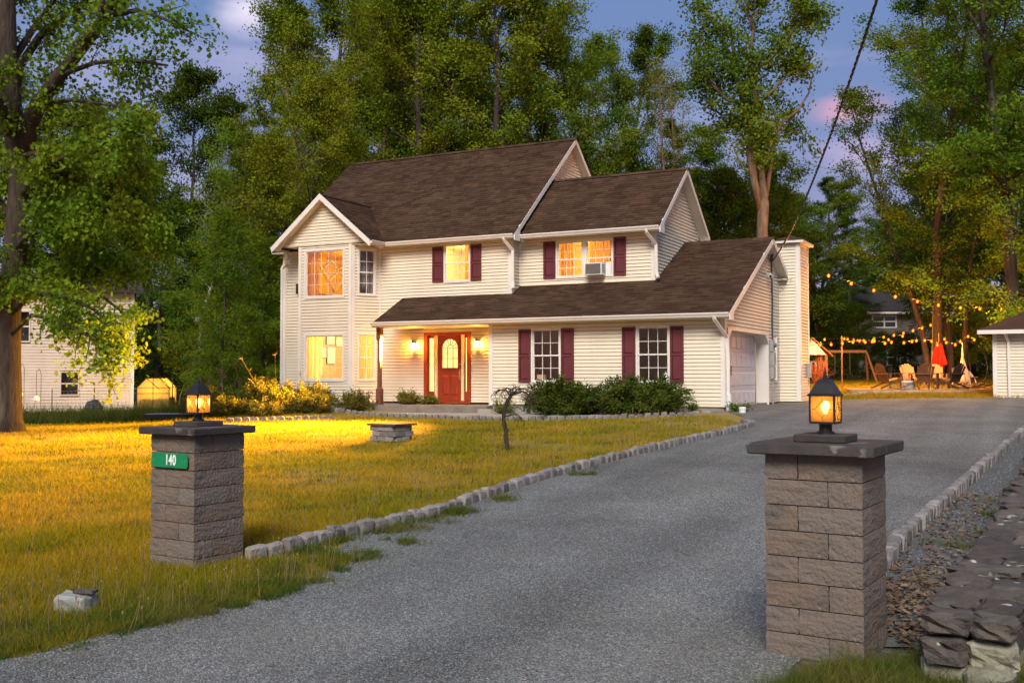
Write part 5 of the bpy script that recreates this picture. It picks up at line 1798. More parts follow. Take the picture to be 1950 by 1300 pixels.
def lantern(p, label):
    o = empty('lantern', p, PRZ, label, 'lantern', 'post lanterns on the gate pillars')
    R2 = math.sqrt(2); q = math.pi / 4
    mb = MB(); mb.lathe([(.055, 0), (.055, .012), (.039, .02), (.039, .062), (.05, .07)], 16); mb.build('stem', BLACK, o)
    h = .0735; zb, zt = .07, .237
    mb = MB(); mb.box(-h - .004, h + .004, -h - .004, h + .004, zb - .006, zb + .008); mb.build('base_plate', BLACK, o)
    mb = MB()
    for sx in (-1, 1):
        for sy in (-1, 1):
            mb.box(sx * h - .006, sx * h + .006, sy * h - .006, sy * h + .006, zb + .008, zt)
    mb.build('cage_post', BLACK, o)
    for k in range(4):
        a = k * math.pi / 2
        c, s = math.cos(a), math.sin(a)
        def T(x, y, z): return (c * x - s * y, s * x + c * y, z)
        mb = MB(); mb.quad(T(-h + .006, -h, zb + .008), T(h - .006, -h, zb + .008), T(h - .006, -h, zt), T(-h + .006, -h, zt))
        gp = mb.build('glass_panel', AMBER, o, fix=False)
        mb = MB(); y = -h - .002; zc = (zb + zt) / 2
        for (x0, z0), (x1, z1) in (((0, zc + .05), (.045, zc)), ((.045, zc), (0, zc - .05)), ((0, zc - .05), (-.045, zc)), ((-.045, zc), (0, zc + .05)), ((0, zt), (0, zc + .05)), ((0, zb + .01), (0, zc - .05)),
                                   ((h - .01, zc), (.045, zc)), ((-h + .01, zc), (-.045, zc)), ((0, zc + .05), (.014, zc - .006)), ((.014, zc - .006), (.045, zc))):
            mb.bar(T(x0, y, z0), T(x1, y, z1), .0028, .0028, up=(0.3, .5, .8))
        mb.build('lead_came', LEADM, gp)
    prof = [(h + .013, zt - .004), (h + .015, zt + .004), (h + .004, zt + .013), (h - .012, zt + .045), (h - .027, zt + .075), (h - .043, zt + .096), (.018, zt + .108), (.012, zt + .116)]
    mb = MB(); mb.lathe([(r * R2 if r > .02 else r, z) for r, z in prof], 4, rot=q)
    rf = mb.build('roof', BLACK, o)
    mb = MB(); mb.lathe([(.012, zt + .114), (.016, zt + .120), (.009, zt + .128), (.012, zt + .136), (.006, zt + .15), (.003, zt + .172)], 10); mb.build('finial', BLACK, o, smooth=True)
    mb = MB(); mb.lathe([(.015, zb + .008), (.015, zb + .05), (.012, zb + .054)], 10); mb.build('socket', POSTBR, o)
    mb = MB(); mb.lathe([(.008, zb + .055), (.015, zb + .068), (.024, zb + .09), (.026, zb + .105), (.018, zb + .124), (.004, zb + .132)], 12)
    b = mb.build('bulb', GLOW, o, smooth=True)
    lamp('bulb_light', (0, 0, zb + .10), .55, (1, .55, .16), o, .03)
    return o


def pillar(u, d, zt, label, llabel, half, cap, seed):
    x, y = uvxy(u, d)
    z0 = zt - .066 - 8 * BH
    o = empty('gate_pillar', (x, y, z0), PRZ, label, 'pillar', 'gate pillars beside the driveway')
    rr = random.Random(seed)
    S = 2 * half
    for k in range(8):
        for j in range(4):
            me = BLK[rr.randrange(6)]
            b = bpy.data.objects.new('block', me); COL.objects.link(b); b.parent = o
            a = j * math.pi / 2
            flip = k % 2
            L = (S - .2) if False else .38
            sc = (S - .20) / .38
            # pinwheel bond, mirrored every other course
            c, s = math.cos(a), math.sin(a)
            if not flip:
                lx, ly = -half, -half
            else:
                lx, ly = half - (S - .20), -half
            b.location = (c * lx - s * ly, s * lx + c * ly, k * BH)
            b.rotation_euler = (0, 0, a)
            b.scale = (sc, 1, 1)
    mb = MB(); mb.box(-half + .14, half - .14, -half + .14, half - .14, -.3, 8 * BH - .002); mb.build('core', CONC, o)
    me = rock_mesh('cap_stone', 2 * cap, 2 * cap, .064, seed, rough=.012, cuts=3, bev=.12); me.materials.append(CAPM)
    c_ = link('cap_stone', me, None, o); c_.location = (0, 0, 8 * BH + .033)
    me = rock_mesh('lamp_plinth', .31, .31, .046, seed + 1, rough=.015, cuts=2, bev=.12); me.materials.append(CAPM)
    c_ = link('lamp_plinth', me, None, o); c_.location = (0, 0, 8 * BH + .066 + .022)
    lantern((x, y, zt + .045), llabel)
    return o, z0


pR, _ = pillar(1.931, 6.40, .41, 'nearer split block gate pillar with bare front, right of the driveway', 'lantern on the right gate pillar, its bulb seen through leaded amber glass', .29, .375, 3)
pL, zl0 = pillar(-2.827, 9.363, .36, 'farther split block gate pillar carrying the green number sign', 'lantern on the left gate pillar with the green number sign', .285, .36, 4)

# house number sign on the left pillar
sg = empty('number_sign', pL.location, PRZ, 'green metal house number sign reading 140 on the left pillar', 'sign')
GREEN = mat('sign_green', (.006, .20, .075), (.005, .18, .068), rough=.45, scale=8)
WHITEINK = mat('sign_white', (.8, .8, .78), rough=.5)
mb = MB()
zc = .073 - zl0; w, h, cr = .235, .063, .018; y = -.285 - .022
pts = [(-w, -h + cr), (-w + cr, -h), (w - cr, -h), (w, -h + cr), (w, h - cr), (w - cr, h), (-w + cr, h), (-w, h - cr)]
mb.prism([(x - .01, 0, z + zc) for x, z in pts], (0, y, 0), (0, y + .004, 0))
mb.build('plate', GREEN, sg)
mb = MB()
for sx in (-w + .03, w - .03):
    mb.lathe([(.005, 0), (.004, .004)], 8, (sx - .01, y - .002, zc))
mb.build('screw', GREYMET, sg)
fc = bpy.data.curves.new('number', 'FONT'); fc.body = '140'; fc.size = .125; fc.align_x = 'CENTER'; fc.align_y = 'CENTER'; fc.extrude = .001; fc.offset = .0035; fc.space_character = 1.08
fo = bpy.data.objects.new('number', fc); COL.objects.link(fo); fo.parent = sg
me = bpy.data.meshes.new_from_object(fo); bpy.data.objects.remove(fo); fo = link('number', me, WHITEINK, sg)
fo.location = (.005, y - .0022, zc); fo.rotation_euler = (math.pi / 2, 0, 0); fo.scale = (.72, 1, 1); pass

# ------------------------------------------------------------------ kerbs of granite setts
KERBM = mat('granite_sett', (.23, .21, .20), (.14, .13, .125), rough=.9, scale=9, detail=8, bump=.9, bscale=30, bdist=.015, rnd=.3, spots=(5, .62, (.10, .095, .085)))
SETT = []
for i in range(6):
    me = rock_mesh('kerb_stone', .215, .115, .25, 60 + i, rough=.06, cuts=1, bev=.2); me.materials.append(KERBM); SETT.append(me)


def kerb(name, path, step, zoff, seed, kind='structure', label=None, sc=1.0):
    root = empty(name, (0, 0, 0), 0, label, None, None, kind)
    P = np.array(path); seg = np.linalg.norm(np.diff(P, axis=0), axis=1); cum = np.concatenate([[0], np.cumsum(seg)])
    rr = random.Random(seed); t = step / 2
    while t < cum[-1]:
        u = np.interp(t, cum, P[:, 0]); d = np.interp(t, cum, P[:, 1])
        u2 = np.interp(min(t + .1, cum[-1]), cum, P[:, 0]); d2 = np.interp(min(t + .1, cum[-1]), cum, P[:, 1])
        u1 = np.interp(t - .1, cum, P[:, 0]); d1 = np.interp(t - .1, cum, P[:, 1])
        dirw = RT * (u2 - u1) + FW * (d2 - d1)
        x, y = uvxy(u, d)
        b = bpy.data.objects.new('kerb_stone', SETT[rr.randrange(6)]); COL.objects.link(b); b.parent = root
        b.location = (x, y, th(x, y) + zoff + rr.uniform(-.012, .014))
        b.rotation_euler = (rr.uniform(-.07, .07), rr.uniform(-.05, .05), math.atan2(dirw[1], dirw[0]) + rr.uniform(-.05, .05) + (math.pi if rr.random() < .5 else 0))
        k = step / .215 * .91
        b.scale = (k * rr.uniform(.93, 1.03) * sc, rr.uniform(.9, 1.15) * sc, rr.uniform(.93, 1.05) * sc)
        t += step
    return root


kl = [ground_px(px, py) for px, py in ((470, 1064), (558, 1047), (653, 1022), (728, 1006), (819, 983), (910, 952), (1000, 922), (1100, 894), (1200, 868), (1300, 845), (1380, 826), (1428, 813))]
kl += [(kl[-1][0] + .14, kl[-1][1] + .35), (kl[-1][0] + .02, kl[-1][1] + .75)]
KL = np.array([(d, u) for u, d in kl])
kerb('driveway_kerb', kl, .215, .0, 1)
kr = [(float(dr(d)) + .06, d) for d in np.linspace(6.55, 29, 40)]
kerb('driveway_kerb', kr, .205, .03, 2)

# ------------------------------------------------------------------ dry stone wall on the right
SLAB = mat('dark_slate_stone', (.048, .042, .038), (.105, .088, .074), rough=.85, scale=7, detail=9, bump=1.0, bscale=26, bdist=.02, rnd=.35, coord='World', spots=(7.5, .675, (.34, .36, .29)))
PALE = mat('pale_green_stone', (.26, .27, .20), (.16, .14, .10), rough=.9, scale=7, detail=9, bump=.9, bscale=24, bdist=.02, rnd=.25, coord='World')
wd = np.array([.495, .869]); wp = np.array([.869, -.495]); w0 = np.array([2.2, 5.62])
wx, wy = uvxy(*w0)
wl = empty('dry_stone_wall', (wx, wy, -.86), 0, 'low dry stone wall of dark lichen spotted slabs on pale stones', 'wall')
wang = YAW + math.atan2(wd[1], wd[0])
WST = []
for i in range(5):
    me = rock_mesh('wall_stone', 1, 1, 1, 80 + i, rough=.055, cuts=2, bev=.13); me.materials.append(SLAB); WST.append(me)
WSP = []
for i in range(4):
    me = rock_mesh('wall_stone', 1, 1, 1, 90 + i, rough=.055, cuts=2, bev=.12); me.materials.append(PALE); WSP.append(me)
rr = random.Random(5)


def wstone(s, t, z, L, W, Hh, me, wob=.06):
    """s along the wall, t across it"""
    off = RT * (wd[0] * s + wp[0] * t) + FW * (wd[1] * s + wp[1] * t)
    g = float(th_ud(np.array([w0[0] + wd[0] * s + wp[0] * t]), np.array([w0[1] + wd[1] * s + wp[1] * t]))[0]) + .86
    b = bpy.data.objects.new('wall_stone', me); COL.objects.link(b); b.parent = wl
    b.location = (off[0], off[1], z + g); b.rotation_euler = (rr.uniform(-wob, wob) * .6, rr.uniform(-wob, wob) * .6, wang + rr.uniform(-wob, wob))
    b.scale = (L, W, Hh)


s = 0.0
while s < 15.5:          # bottom and middle courses, two stones across
    for (z, Hh) in ((.02, .26), (.20, .16)):
        L = rr.uniform(.26, .5)
        for t in (.11, .33):
            wstone(s + L / 2 + rr.uniform(-.05, .05), t, z, L * 1.02, .235, Hh * rr.uniform(.9, 1.1), WSP[rr.randrange(4)] if rr.random() < .45 or (s < .3 and z < .1) else WST[rr.randrange(5)])
    s += .36
s = -.02
while s < 15.5:
    L = rr.uniform(.22, .5)
    if rr.random() < .35:
        wstone(s + L / 2, .12, .35, L * .92, .25, .12 * rr.uniform(.85, 1.3), WST[rr.randrange(5)]); wstone(s + L / 2, .35, .345, L * .93, .22, .12 * rr.uniform(.8, 1.2), WST[rr.randrange(5)])
    else:
        wstone(s + L / 2, .225 + rr.uniform(-.05, .05), .35 + rr.uniform(-.015, .035), L * .93, .47 * rr.uniform(.82, 1.15), .12 * rr.uniform(.75, 1.3), WST[rr.randrange(5)], .15)
    s += L

# ------------------------------------------------------------------ lawn furniture of stone
u, d = ground_px(746, 839, 21)
x, y = uvxy(u, d)
bk = empty('stone_pedestal', (x, y, th(x, y)), YAW - math.radians(36), 'low pedestal of grey stone blocks under a flat slab on the lawn', 'pedestal')
BL2 = mat('grey_masonry_block', (.24, .225, .215), (.15, .135, .125), rough=.95, scale=5, detail=7, bump=.6, bscale=30, bdist=.012, rnd=.3)
PB = [rock_mesh('block', .2, .13, .105, 120 + i, rough=.06, cuts=1, bev=.10) for i in range(4)]
for me in PB: me.materials.append(BL2)
for k in range(3):
    for (fx, fy, n, rot) in ((0, -.235, 3, 0), (0, .235, 3, 0), (-.285, 0, 2, 1), (.285, 0, 2, 1)):
        for j in range(n):
            o = bpy.data.objects.new('block', PB[rr.randrange(4)]); COL.objects.link(o); o.parent = bk
            t = (j - (n - 1) / 2) * (.215 if not rot else .2) + (.04 if k % 2 else -.02)
            o.location = ((t, fy, .055 + k * .108) if not rot else (fx, t, .055 + k * .108)); o.rotation_euler = (0, 0, (math.pi / 2 if rot else 0) + rr.uniform(-.03, .03))
me = rock_mesh('top_slab', .80, .68, .045, 131, rough=.015, cuts=2); me.materials.append(mat('brown_slab', (.10, .06, .045), (.07, .045, .038), rough=.9, scale=4, bump=.4, bscale=20))
o = link('top_slab', me, None, bk); o.location = (0, 0, .35)
mb = MB(); mb.box(-.2, .2, -.17, .17, 0, .32); mb.build('core', CONC, bk)

u, d = ground_px(150, 1163, 7.4)
x, y = uvxy(u, d)
gs = empty('garden_stone', (x, y, th(x, y)), .3, 'squared pale stone with a slate chip on top at the lower left verge', 'stone')
me = rock_mesh('stone', .26, .2, .18, 140, rough=.05); me.materials.append(mat('pale_stone', (.30, .31, .29), (.20, .21, .19), rough=.9, scale=6, bump=.5, bscale=30)); o = link('stone', me, None, gs); o.location = (0, 0, .05)
me = rock_mesh('slate_chip', .14, .08, .02, 141, rough=.1, cuts=1); me.materials.append(SLAB); o = link('slate_chip', me, None, gs); o.location = (.06, .02, .155)

# ------------------------------------------------------------------ walk in front of the porch, bed edging
PAVE = mat('walk_concrete', (.34, .31, .27), (.25, .23, .20), rough=.9, scale=2, detail=8, bump=.4, bscale=40)


def flat_strip(name, pts_a, pts_b, m, thick=.12):
    mb = MB()
    for i in range(len(pts_a) - 1):
        a, b, c, d_ = (np.array(p, float) for p in (pts_a[i], pts_a[i + 1], pts_b[i + 1], pts_b[i]))
        t = np.array([0, 0, thick]); mb.hexa([a - t, b - t, c - t, d_ - t, a, b, c, d_])
    return tag(mb.build(name, m), kind='structure')


wa = [(-11.6, -1.55, -.375), (-7, -1.55, -.33), (-3, -1.6, -.28), (-.35, -1.6, -.235)]
wb = [(-11.6, -.55, -.365), (-7, -.55, -.32), (-3, -.62, -.27), (-.35, -.62, -.225)]
flat_strip('front_walk', wa, wb, PAVE)
kerb('walk_edging', [(*to_uv(-11.6, -.6),), (*to_uv(-11.65, -1.6),), (*to_uv(-7, -1.62),), (*to_uv(-3, -1.66),), (*to_uv(-.3, -1.66),)], .22, .01, 8, sc=.8)
kerb('bed_edging', [(*to_uv(-6.8, -.45),), (*to_uv(-3, -.5),), (*to_uv(-.1, -.5),), (*to_uv(.12, -.3),)], .3, -.06, 9, sc=.85)
kerb('bed_edging', [ground_px(px, py, 32) for px, py in ((636, 797), (560, 800), (490, 801), (430, 802))], .24, .0, 10, sc=.9)
mb = MB(); mb.box(-7.2, -5.6, -.5, -.25, -.36, -.20); tag(mb.build('stone_step', PAVE), 'long low stone step beside the porch slab', 'step')

# ------------------------------------------------------------------ things fixed to the house
SCG = pane_mat('sconce_glass', (1, .82, .45), amber=.5, rough=.1)


def sconce(xc, zc, label, spot_to, pw):
    o = empty('wall_lantern', (xc, 1.23, zc), 0, label, 'wall lantern', 'wall lanterns beside the front door')
    OLD = mat('aged_bronze', (.10, .075, .03), (.07, .05, .02), rough=.45, metal=.6)
    mb = MB(); mb.lathe([(.055, -.02), (.05, .0), (.02, .02)], 12, (0, -.03, -.01)); mb.box(-.04, .04, -.04, -.005, -.09, .09); mb.build('back_plate', OLD, o)
    mb = MB(); mb.tube([(0, -.03, .05), (0, -.09, .10), (0, -.13, .12)], .010, 6); mb.build('arm', OLD, o)
    y = -.13
    mb = MB(); mb.lathe([(.058, -.11), (.062, -.10)], 6, (0, y, 0)); mb.lathe([(.095, .05), (.09, .06), (.05, .10), (.025, .115), (.012, .13), (.014, .14), (.004, .165)], 6, (0, y, 0))
    mb.build('cap', OLD, o)
    mb = MB()
    for k in range(6):
        a = k * math.pi / 3; c, s = math.cos(a), math.sin(a)
        mb.bar((.058 * c, y + .058 * s, -.10), (.09 * c, y + .09 * s, .05), .007, .007, up=(c, s, .3))
    mb.build('cage', OLD, o)
    for k in range(6):
        a, b = k * math.pi / 3, (k + 1) * math.pi / 3
        mb = MB(); mb.quad((.057 * math.cos(a), y + .057 * math.sin(a), -.1), (.057 * math.cos(b), y + .057 * math.sin(b), -.1), (.088 * math.cos(b), y + .088 * math.sin(b), .05), (.088 * math.cos(a), y + .088 * math.sin(a), .05))
        mb.build('glass_panel', SCG, o, fix=False)
    mb = MB(); mb.lathe([(.004, -.07), (.022, -.05), (.028, -.02), (.015, .02), (.003, .04)], 10, (0, y, 0)); mb.build('bulb', emit_mat('sconce_bulb_glow', (1, .72, .28), 24), o, smooth=True)
    lamp('bulb_light', (0, y - .02, -.02), pw[0], (1, .54, .15), o, .05)
    # extra spot added in front of the lantern to spread warm light over the lawn
    sp = lamp('added_lawn_spot', (0, y - .30, -.02), pw[1], (1, .46, .05), o, .16, spot=pw[2], blend=pw[4])
    t = Vector(spot_to) - Vector((xc, 1.23 + y - .30, zc))
    sp.scale = (pw[3], 1, 1)
    sp.rotation_euler = t.to_track_quat('-Z', 'Y').to_euler()


sconce(-10.46, 1.76, 'bronze wall lantern left of the front door', (-14.2, -9.8, -.35), (105, 15500, 42, 2.5, 1.0))
sconce(-8.13, 1.78, 'bronze wall lantern right of the front door', (-8.6, -11.5, -.30), (85, 26000, 40, 1.5, 1.0))

ac = empty('air_conditioner', (-4.33, 1.72, 3.76), 0, 'white window air conditioner with a brown grille in the wide upper window', 'air conditioner')
mb = MB(); mb.box(-.27, .27, -.33, .05, 0, .36); mb.build('case', WHITEP, ac)
mb = MB(); mb.box(-.24, .24, -.345, -.331, .03, .33); mb.build('grille_back', mat('ac_brown', (.10, .085, .075), rough=.7), ac)
mb = MB()
for i in range(12): mb.box(-.24, .24, -.352, -.346, .04 + i * .024, .05 + i * .024)
tag(mb.build('grille', mat('ac_slat', (.22, .20, .18), rough=.6), ac), kind='stuff')
mb = MB()
for i in range(6): mb.box(.271, .274, -.28, -.05, .06 + i * .045, .08 + i * .045)
mb.build('side_vent', BLACK, ac)
mb = MB(); mb.box(.28, .44, -.012, .0, .0, .40); mb.box(-.42, -.28, -.012, .0, .0, .40); mb.build('side_panel', WHITEP, ac)

sc_ = empty('security_camera', (.02, 4.73, 3.84), 0, 'small white security camera high on the garage gable', 'camera')
mb = MB(); mb.lathe([(.06, 0), (.06, .02)], 12); mb.tube([(0, 0, 0), (.10, -.02, .0)], .03, 8); mb.build('mount', WHITEP, sc_)
mb = MB(); mb.tube([(.08, .06, .03), (.16, -.16, -.06)], [.055, .065], 12); mb.build('housing', WHITEP, sc_); mb = MB(); mb.tube([(.158, -.158, -.058), (.165, -.175, -.066)], .04, 10); mb.build('lens', BLACK, sc_)
mt_ = empty('electric_meter', (.02, 5.22, 1.5), 0, 'grey electric meter and boxes stacked beside the garage door', 'meter')
mb = MB(); mb.box(0, .10, -.12, .14, .0, .36); mb.build('meter_box', GREYMET, mt_)
mb = MB(); mb.box(0, .12, -.10, .16, -.42, -.02); mb.build('breaker_box', GREYMET, mt_)
mb = MB(); mb.box(0, .10, -.08, .16, -.84, -.44); mb.build('junction_box', GREYMET, mt_)
mb = MB(); mb.tube([(.05, .0, -.84), (.05, .0, -1.68)], .03, 8); mb.build('ground_conduit', GREYMET, mt_)
mb = MB(); mb.tube([(.10, .02, .2), (.17, .02, .2)], [.075, .07], 14); mb.build('dial', mat('dial_glass', (.15, .15, .16), rough=.1, spec=.7), mt_)
mb = MB(); mb.tube([(.05, .02, .36), (.05, -.02, 1.0), (.05, .03, 1.5), (.05, -.02, 2.2), (.05, -.06, 2.86), (.08, -.10, 2.95)], .028, 8); mb.tube([(.05, -.06, 2.8), (.10, -.12, 3.0), (.04, -.16, 2.85)], .035, 8); mb.build('riser_conduit', mat('conduit_grey', (.07, .07, .075), rough=.7), mt_)
fl = empty('outlet_box', (.68, 7.5, 1.05), 0, 'grey outlet box and bracket on the side of the chimney chase', 'outlet box')  # grey wall box with a bracket, gives no light
mb = MB(); mb.box(0, .10, -.09, .09, -.35, .1); mb.build('box', GREYMET, fl); mb = MB(); mb.tube([(.05, 0, .1), (.2, 0, .16), (.28, 0, .02)], .02, 6); mb.build('bracket', GREYMET, fl)
vb = empty('vent_box', (-15.12, 1.20, 3.74), 0, 'small dark vent box on the narrow wall left of the bay', 'vent')
mb = MB(); mb.box(-.09, .09, -.10, .0, -.17, .17); mb.build('hood', mat('vent_brown', (.03, .02, .016), rough=.7), vb); mb = MB(); mb.box(-.07, .07, -.107, -.101, -.15, -.10); mb.build('flap', BLACK, vb)
wc = empty('white_pipe_cap', tuple(th_at(1413, 26.6)), 0, 'short white pipe with a cap on the gravel by the garage door', 'pipe')
mb = MB(); mb.lathe([(.085, -.1), (.085, .10), (.095, .10), (.095, .15), (.08, .16)], 14); mb.build('pipe', WHITEP, wc)

# power line to the gable
pw = empty('power_line', (0, 0, 0), 0, 'black twisted service cable running from the garage gable up out of the frame', 'cable')
A_ = np.array([.14, 5.02, 4.30]); B_ = at(1705, -110, 13.5)
cp = []
for i in range(90):
    t = i / 89; p = A_ * (1 - t) + B_ * t; p = p - UP * (1.15 * 4 * t * (1 - t) * .45); cp.append(p)
for ph in (0, 2.1, 4.2):
    mb = MB(); pts = []
    for i in range(360):
        t = i / 359; q = t * 89; k = min(88, int(q)); f = q - k
        p = cp[k] * (1 - f) + cp[k + 1] * f
        a = t * 190 + ph; pts.append(p + RT * math.cos(a) * .014 + UP * math.sin(a) * .014)
    mb.tube(pts, .0115, 5); mb.build('strand', BLACK, pw)
mb = MB(); mb.tube([(.05, 5.0, 4.28), (.14, 5.0, 4.34), (.2, 4.9, 4.32)], .03, 6); mb.tube([(.06, 5.16, 4.44), (.10, 5.06, 4.30), (.14, 5.02, 4.30)], .018, 6); mb.build('wire_clamp', BLACK, pw)
for (p, q, sag) in (((.12, 5.3, 3.85), (.70, 7.5, 4.30), .25), ((.06, 6.2, 3.6), (.70, 7.7, 3.6), .15)):
    mb = MB(); p, q = np.array(p), np.array(q); mb.tube([p * (1 - t) + q * t - UP * sag * 4 * t * (1 - t) for t in np.linspace(0, 1, 14)], .007, 5)
    tag(mb.build('thin_wire', BLACK), 'thin upper wire looping from gable to chase' if sag > .2 else 'thin lower wire looping from gable to chase', 'wire')
# ------------------------------------------------------------------ patio yard: chairs, umbrella, lights
WOODT = mat('weathered_tan_wood', (.20, .135, .095), (.14, .095, .07), rough=.8, scale=3, stretch=(8, 8, 1), bump=.2, bscale=40)
WOODB = mat('brown_wood', (.12, .06, .03), (.085, .045, .022), rough=.7, scale=3, stretch=(8, 8, 1), bump=.2, bscale=40)
WOODK = mat('black_brown_wood', (.028, .022, .02), (.02, .016, .015), rough=.7, scale=3)
CEDAR = mat('cedar_orange', (.30, .13, .045), (.22, .09, .03), rough=.7, scale=3, stretch=(1, 1, 5))


def adirondack(p, rz, m, label):
    o = empty('adirondack_chair', p, rz, label, 'chair', 'wooden garden chairs round the fire pit')
    for i in range(5):      # seat slats, front high
        y = -.28 + i * .11
        mb = MB(); mb.hexa([(-.27, y, .40 - i * .03), (.27, y, .40 - i * .03), (.27, y + .10, .375 - i * .03), (-.27, y + .10, .375 - i * .03), (-.27, y, .42 - i * .03), (.27, y, .42 - i * .03), (.27, y + .10, .395 - i * .03), (-.27, y + .10, .395 - i * .03)])
        mb.build('seat_slat', m, o)
    for i in range(6):      # fan back with an arched top
        x = -.27 + i * .092; h = .99 - .09 * abs(i - 2.5) ** 1.6 * .35
        mb = MB(); y0, y1 = .22, .50
        k = 1.12
        mb.hexa([(x, y0, .27), (x + .085, y0, .27), (x + .085, y0 + .022, .27), (x, y0 + .022, .27), (x * k, y1, h), ((x + .085) * k, y1, h), ((x + .085) * k, y1 + .022, h), (x * k, y1 + .022, h)])
        mb.build('back_slat', m, o)
    for sx in (-1, 1):
        mb = MB(); mb.box(sx * .34 - .06, sx * .34 + .06, -.36, .36, .58, .605); mb.build('armrest', m, o)
        mb = MB(); mb.box(sx * .31 - .02, sx * .31 + .02, -.32, -.22, 0, .58); mb.build('leg', m, o)
        mb = MB(); mb.hexa([(sx * .29 - .015, -.28, .34), (sx * .29 + .015, -.28, .34), (sx * .29 + .015, .62, .0), (sx * .29 - .015, .62, .0), (sx * .29 - .015, -.28, .40), (sx * .29 + .015, -.28, .40), (sx * .29 + .015, .66, .06), (sx * .29 - .015, .66, .06)]); mb.build('leg', m, o)
    mb = MB(); mb.box(-.36, .36, .385, .41, .55, .60); mb.build('back_rail', m, o)
    return o


PD = 40.0
ZPT = th_at(1740, PD)[2] + .06
# patio slab and edging
pp = [uvxy((px - 975) / FPX * d, d) for px, d in ((1618, 37.6), (1905, 37.6), (1930, 45), (1600, 45))]
mb = MB(); mb.hexa([(x, y, ZPT - .25) for x, y in pp] + [(x, y, ZPT) for x, y in pp]); tag(mb.build('patio', mat('patio_stone', (.26, .2, .15), (.19, .15, .12), rough=.9, scale=2.5, bump=.4, bscale=20)), kind='structure')
EDG = [rock_mesh('edging_block', .30, .14, .17, 150 + i, rough=.05, cuts=1) for i in range(3)]
EDM = mat('edging_tan', (.34, .28, .21), (.25, .2, .15), rough=.9, scale=5, rnd=.25)
for me in EDG: me.materials.append(EDM)
pe = empty('patio_edging', (0, 0, 0), 0, None, None, None, 'structure')
for i in range(20):
    px = 1640 + i * 13.2
    p = th_at(px, 36.6); b = bpy.data.objects.new('edging_block', EDG[i % 3]); COL.objects.link(b); b.parent = pe; b.location = (p[0], p[1], p[2] + .03); b.rotation_euler = (0, 0, YAW + rr.uniform(-.08, .08))
for i in range(9):
    u = (1640 - 975) / FPX * 36.6 - i * .29; d = 36.6 - i * .28
    x, y = uvxy(u, d); b = bpy.data.objects.new('edging_block', EDG[i % 3]); COL.objects.link(b); b.parent = pe; b.location = (x, y, th(x, y) - .01); b.rotation_euler = (0, 0, YAW + .75)


def pat(px, d): p = th_at(px, d); p[2] = ZPT; return p


adirondack(pat(1694, 39.6), YAW + 1.9, WOODB, 'brown wooden garden chair turned sideways, leftmost of the fire pit chairs')
adirondack(pat(1738, 41.5), YAW + .15, WOODT, 'pale tan garden chair facing the camera beside the cooler box')
adirondack(pat(1756, 38.6), YAW + math.pi - .1, WOODB, 'dark brown garden chair seen from behind, between two tan chairs')
adirondack(pat(1784, 41.6), YAW - .2, WOODT, 'pale tan garden chair facing the camera below the red umbrella')
adirondack(pat(1807, 39.2), YAW + math.pi + .5, WOODK, 'black garden chair turned away beside the hanging chair')
p = pat(1729, 38.9)
o = empty('cooler', p, YAW, 'pale grey cooler box on the patio beside the chairs', 'cooler')
mb = MB(); mb.box(-.2, .2, -.14, .14, 0, .26); mb.build('body', GREYMET, o); mb = MB(); mb.box(-.21, .21, -.15, .15, .262, .31); mb.build('lid', WHITEP, o); mb = MB(); mb.tube([(-.12, -.15, .2), (-.12, -.19, .22), (.12, -.19, .22), (.12, -.15, .2)], .01, 5); mb.build('handle', BLACK, o)
for px, lab in ((1846, 'grey shell dining chair right of the hanging chair'), (1826, 'grey shell dining chair behind the hanging chair')):
    o = empty('dining_chair', pat(px, 43.5), YAW + .5, lab, 'chair', 'grey dining chairs')
    mb = MB()
    for i in range(10):
        a0, a1 = math.pi * (i / 10) - .0, math.pi * ((i + 1) / 10)
        h0, h1 = .45 + .38 * math.sin(a0), .45 + .38 * math.sin(a1)
        mb.quad((.26 * math.cos(a0), .24 * math.sin(a0), .44), (.26 * math.cos(a1), .24 * math.sin(a1), .44), (.28 * math.cos(a1), .3 * math.sin(a1), h1), (.28 * math.cos(a0), .3 * math.sin(a0), h0))
    mb.box(-.25, .25, -.2, .22, .42, .45); mb.build('shell', mat('chair_grey', (.22, .22, .23), rough=.6), o)
    for sx in (-.22, .22):
        for sy in (-.2, .22):
            mb = MB(); mb.tube([(sx * .6, sy * .6, .43), (sx, sy, 0)], .015, 5); mb.build('leg', WHITEP, o)
# closed red umbrella
p = pat(1788, 42.5)
o = empty('umbrella', p, 0, 'closed red garden umbrella hanging in folds behind the chairs', 'umbrella')
mb = MB(); mb.tube([(0, 0, 0), (0, 0, 2.25)], .024, 8); mb.build('pole', WOODB, o)
mb = MB(); mb.lathe([(.28, 0), (.26, .06), (.05, .09)], 14); mb.build('base', CONC, o)
z1 = at(1788, 653, 42.5)[2] - ZPT; z0 = at(1788, 694, 42.5)[2] - ZPT
V, F = [], []
n = 48
for j in range(9):
    t = j / 8
    for i in range(n):
        a = 2 * math.pi * i / n; r = (.10 + .15 * t) * (1 + .30 * t ** .6 * math.sin(a * 8)); zz = z1 + (z0 - z1) * t * (1 - .06 * math.sin(a * 8)) - (.05 * math.sin(a * 4) if j == 8 else 0)
        V.append((r * math.cos(a), r * math.sin(a), zz))
for j in range(8):
    for i in range(n): F.append((j * n + i, j * n + (i + 1) % n, (j + 1) * n + (i + 1) % n, (j + 1) * n + i))
link('canopy', np_mesh('umbrella_canopy', V, F, True), leaf_mat('red_canvas', (.42, .018, .018), (.36, .015, .015), .25), o)
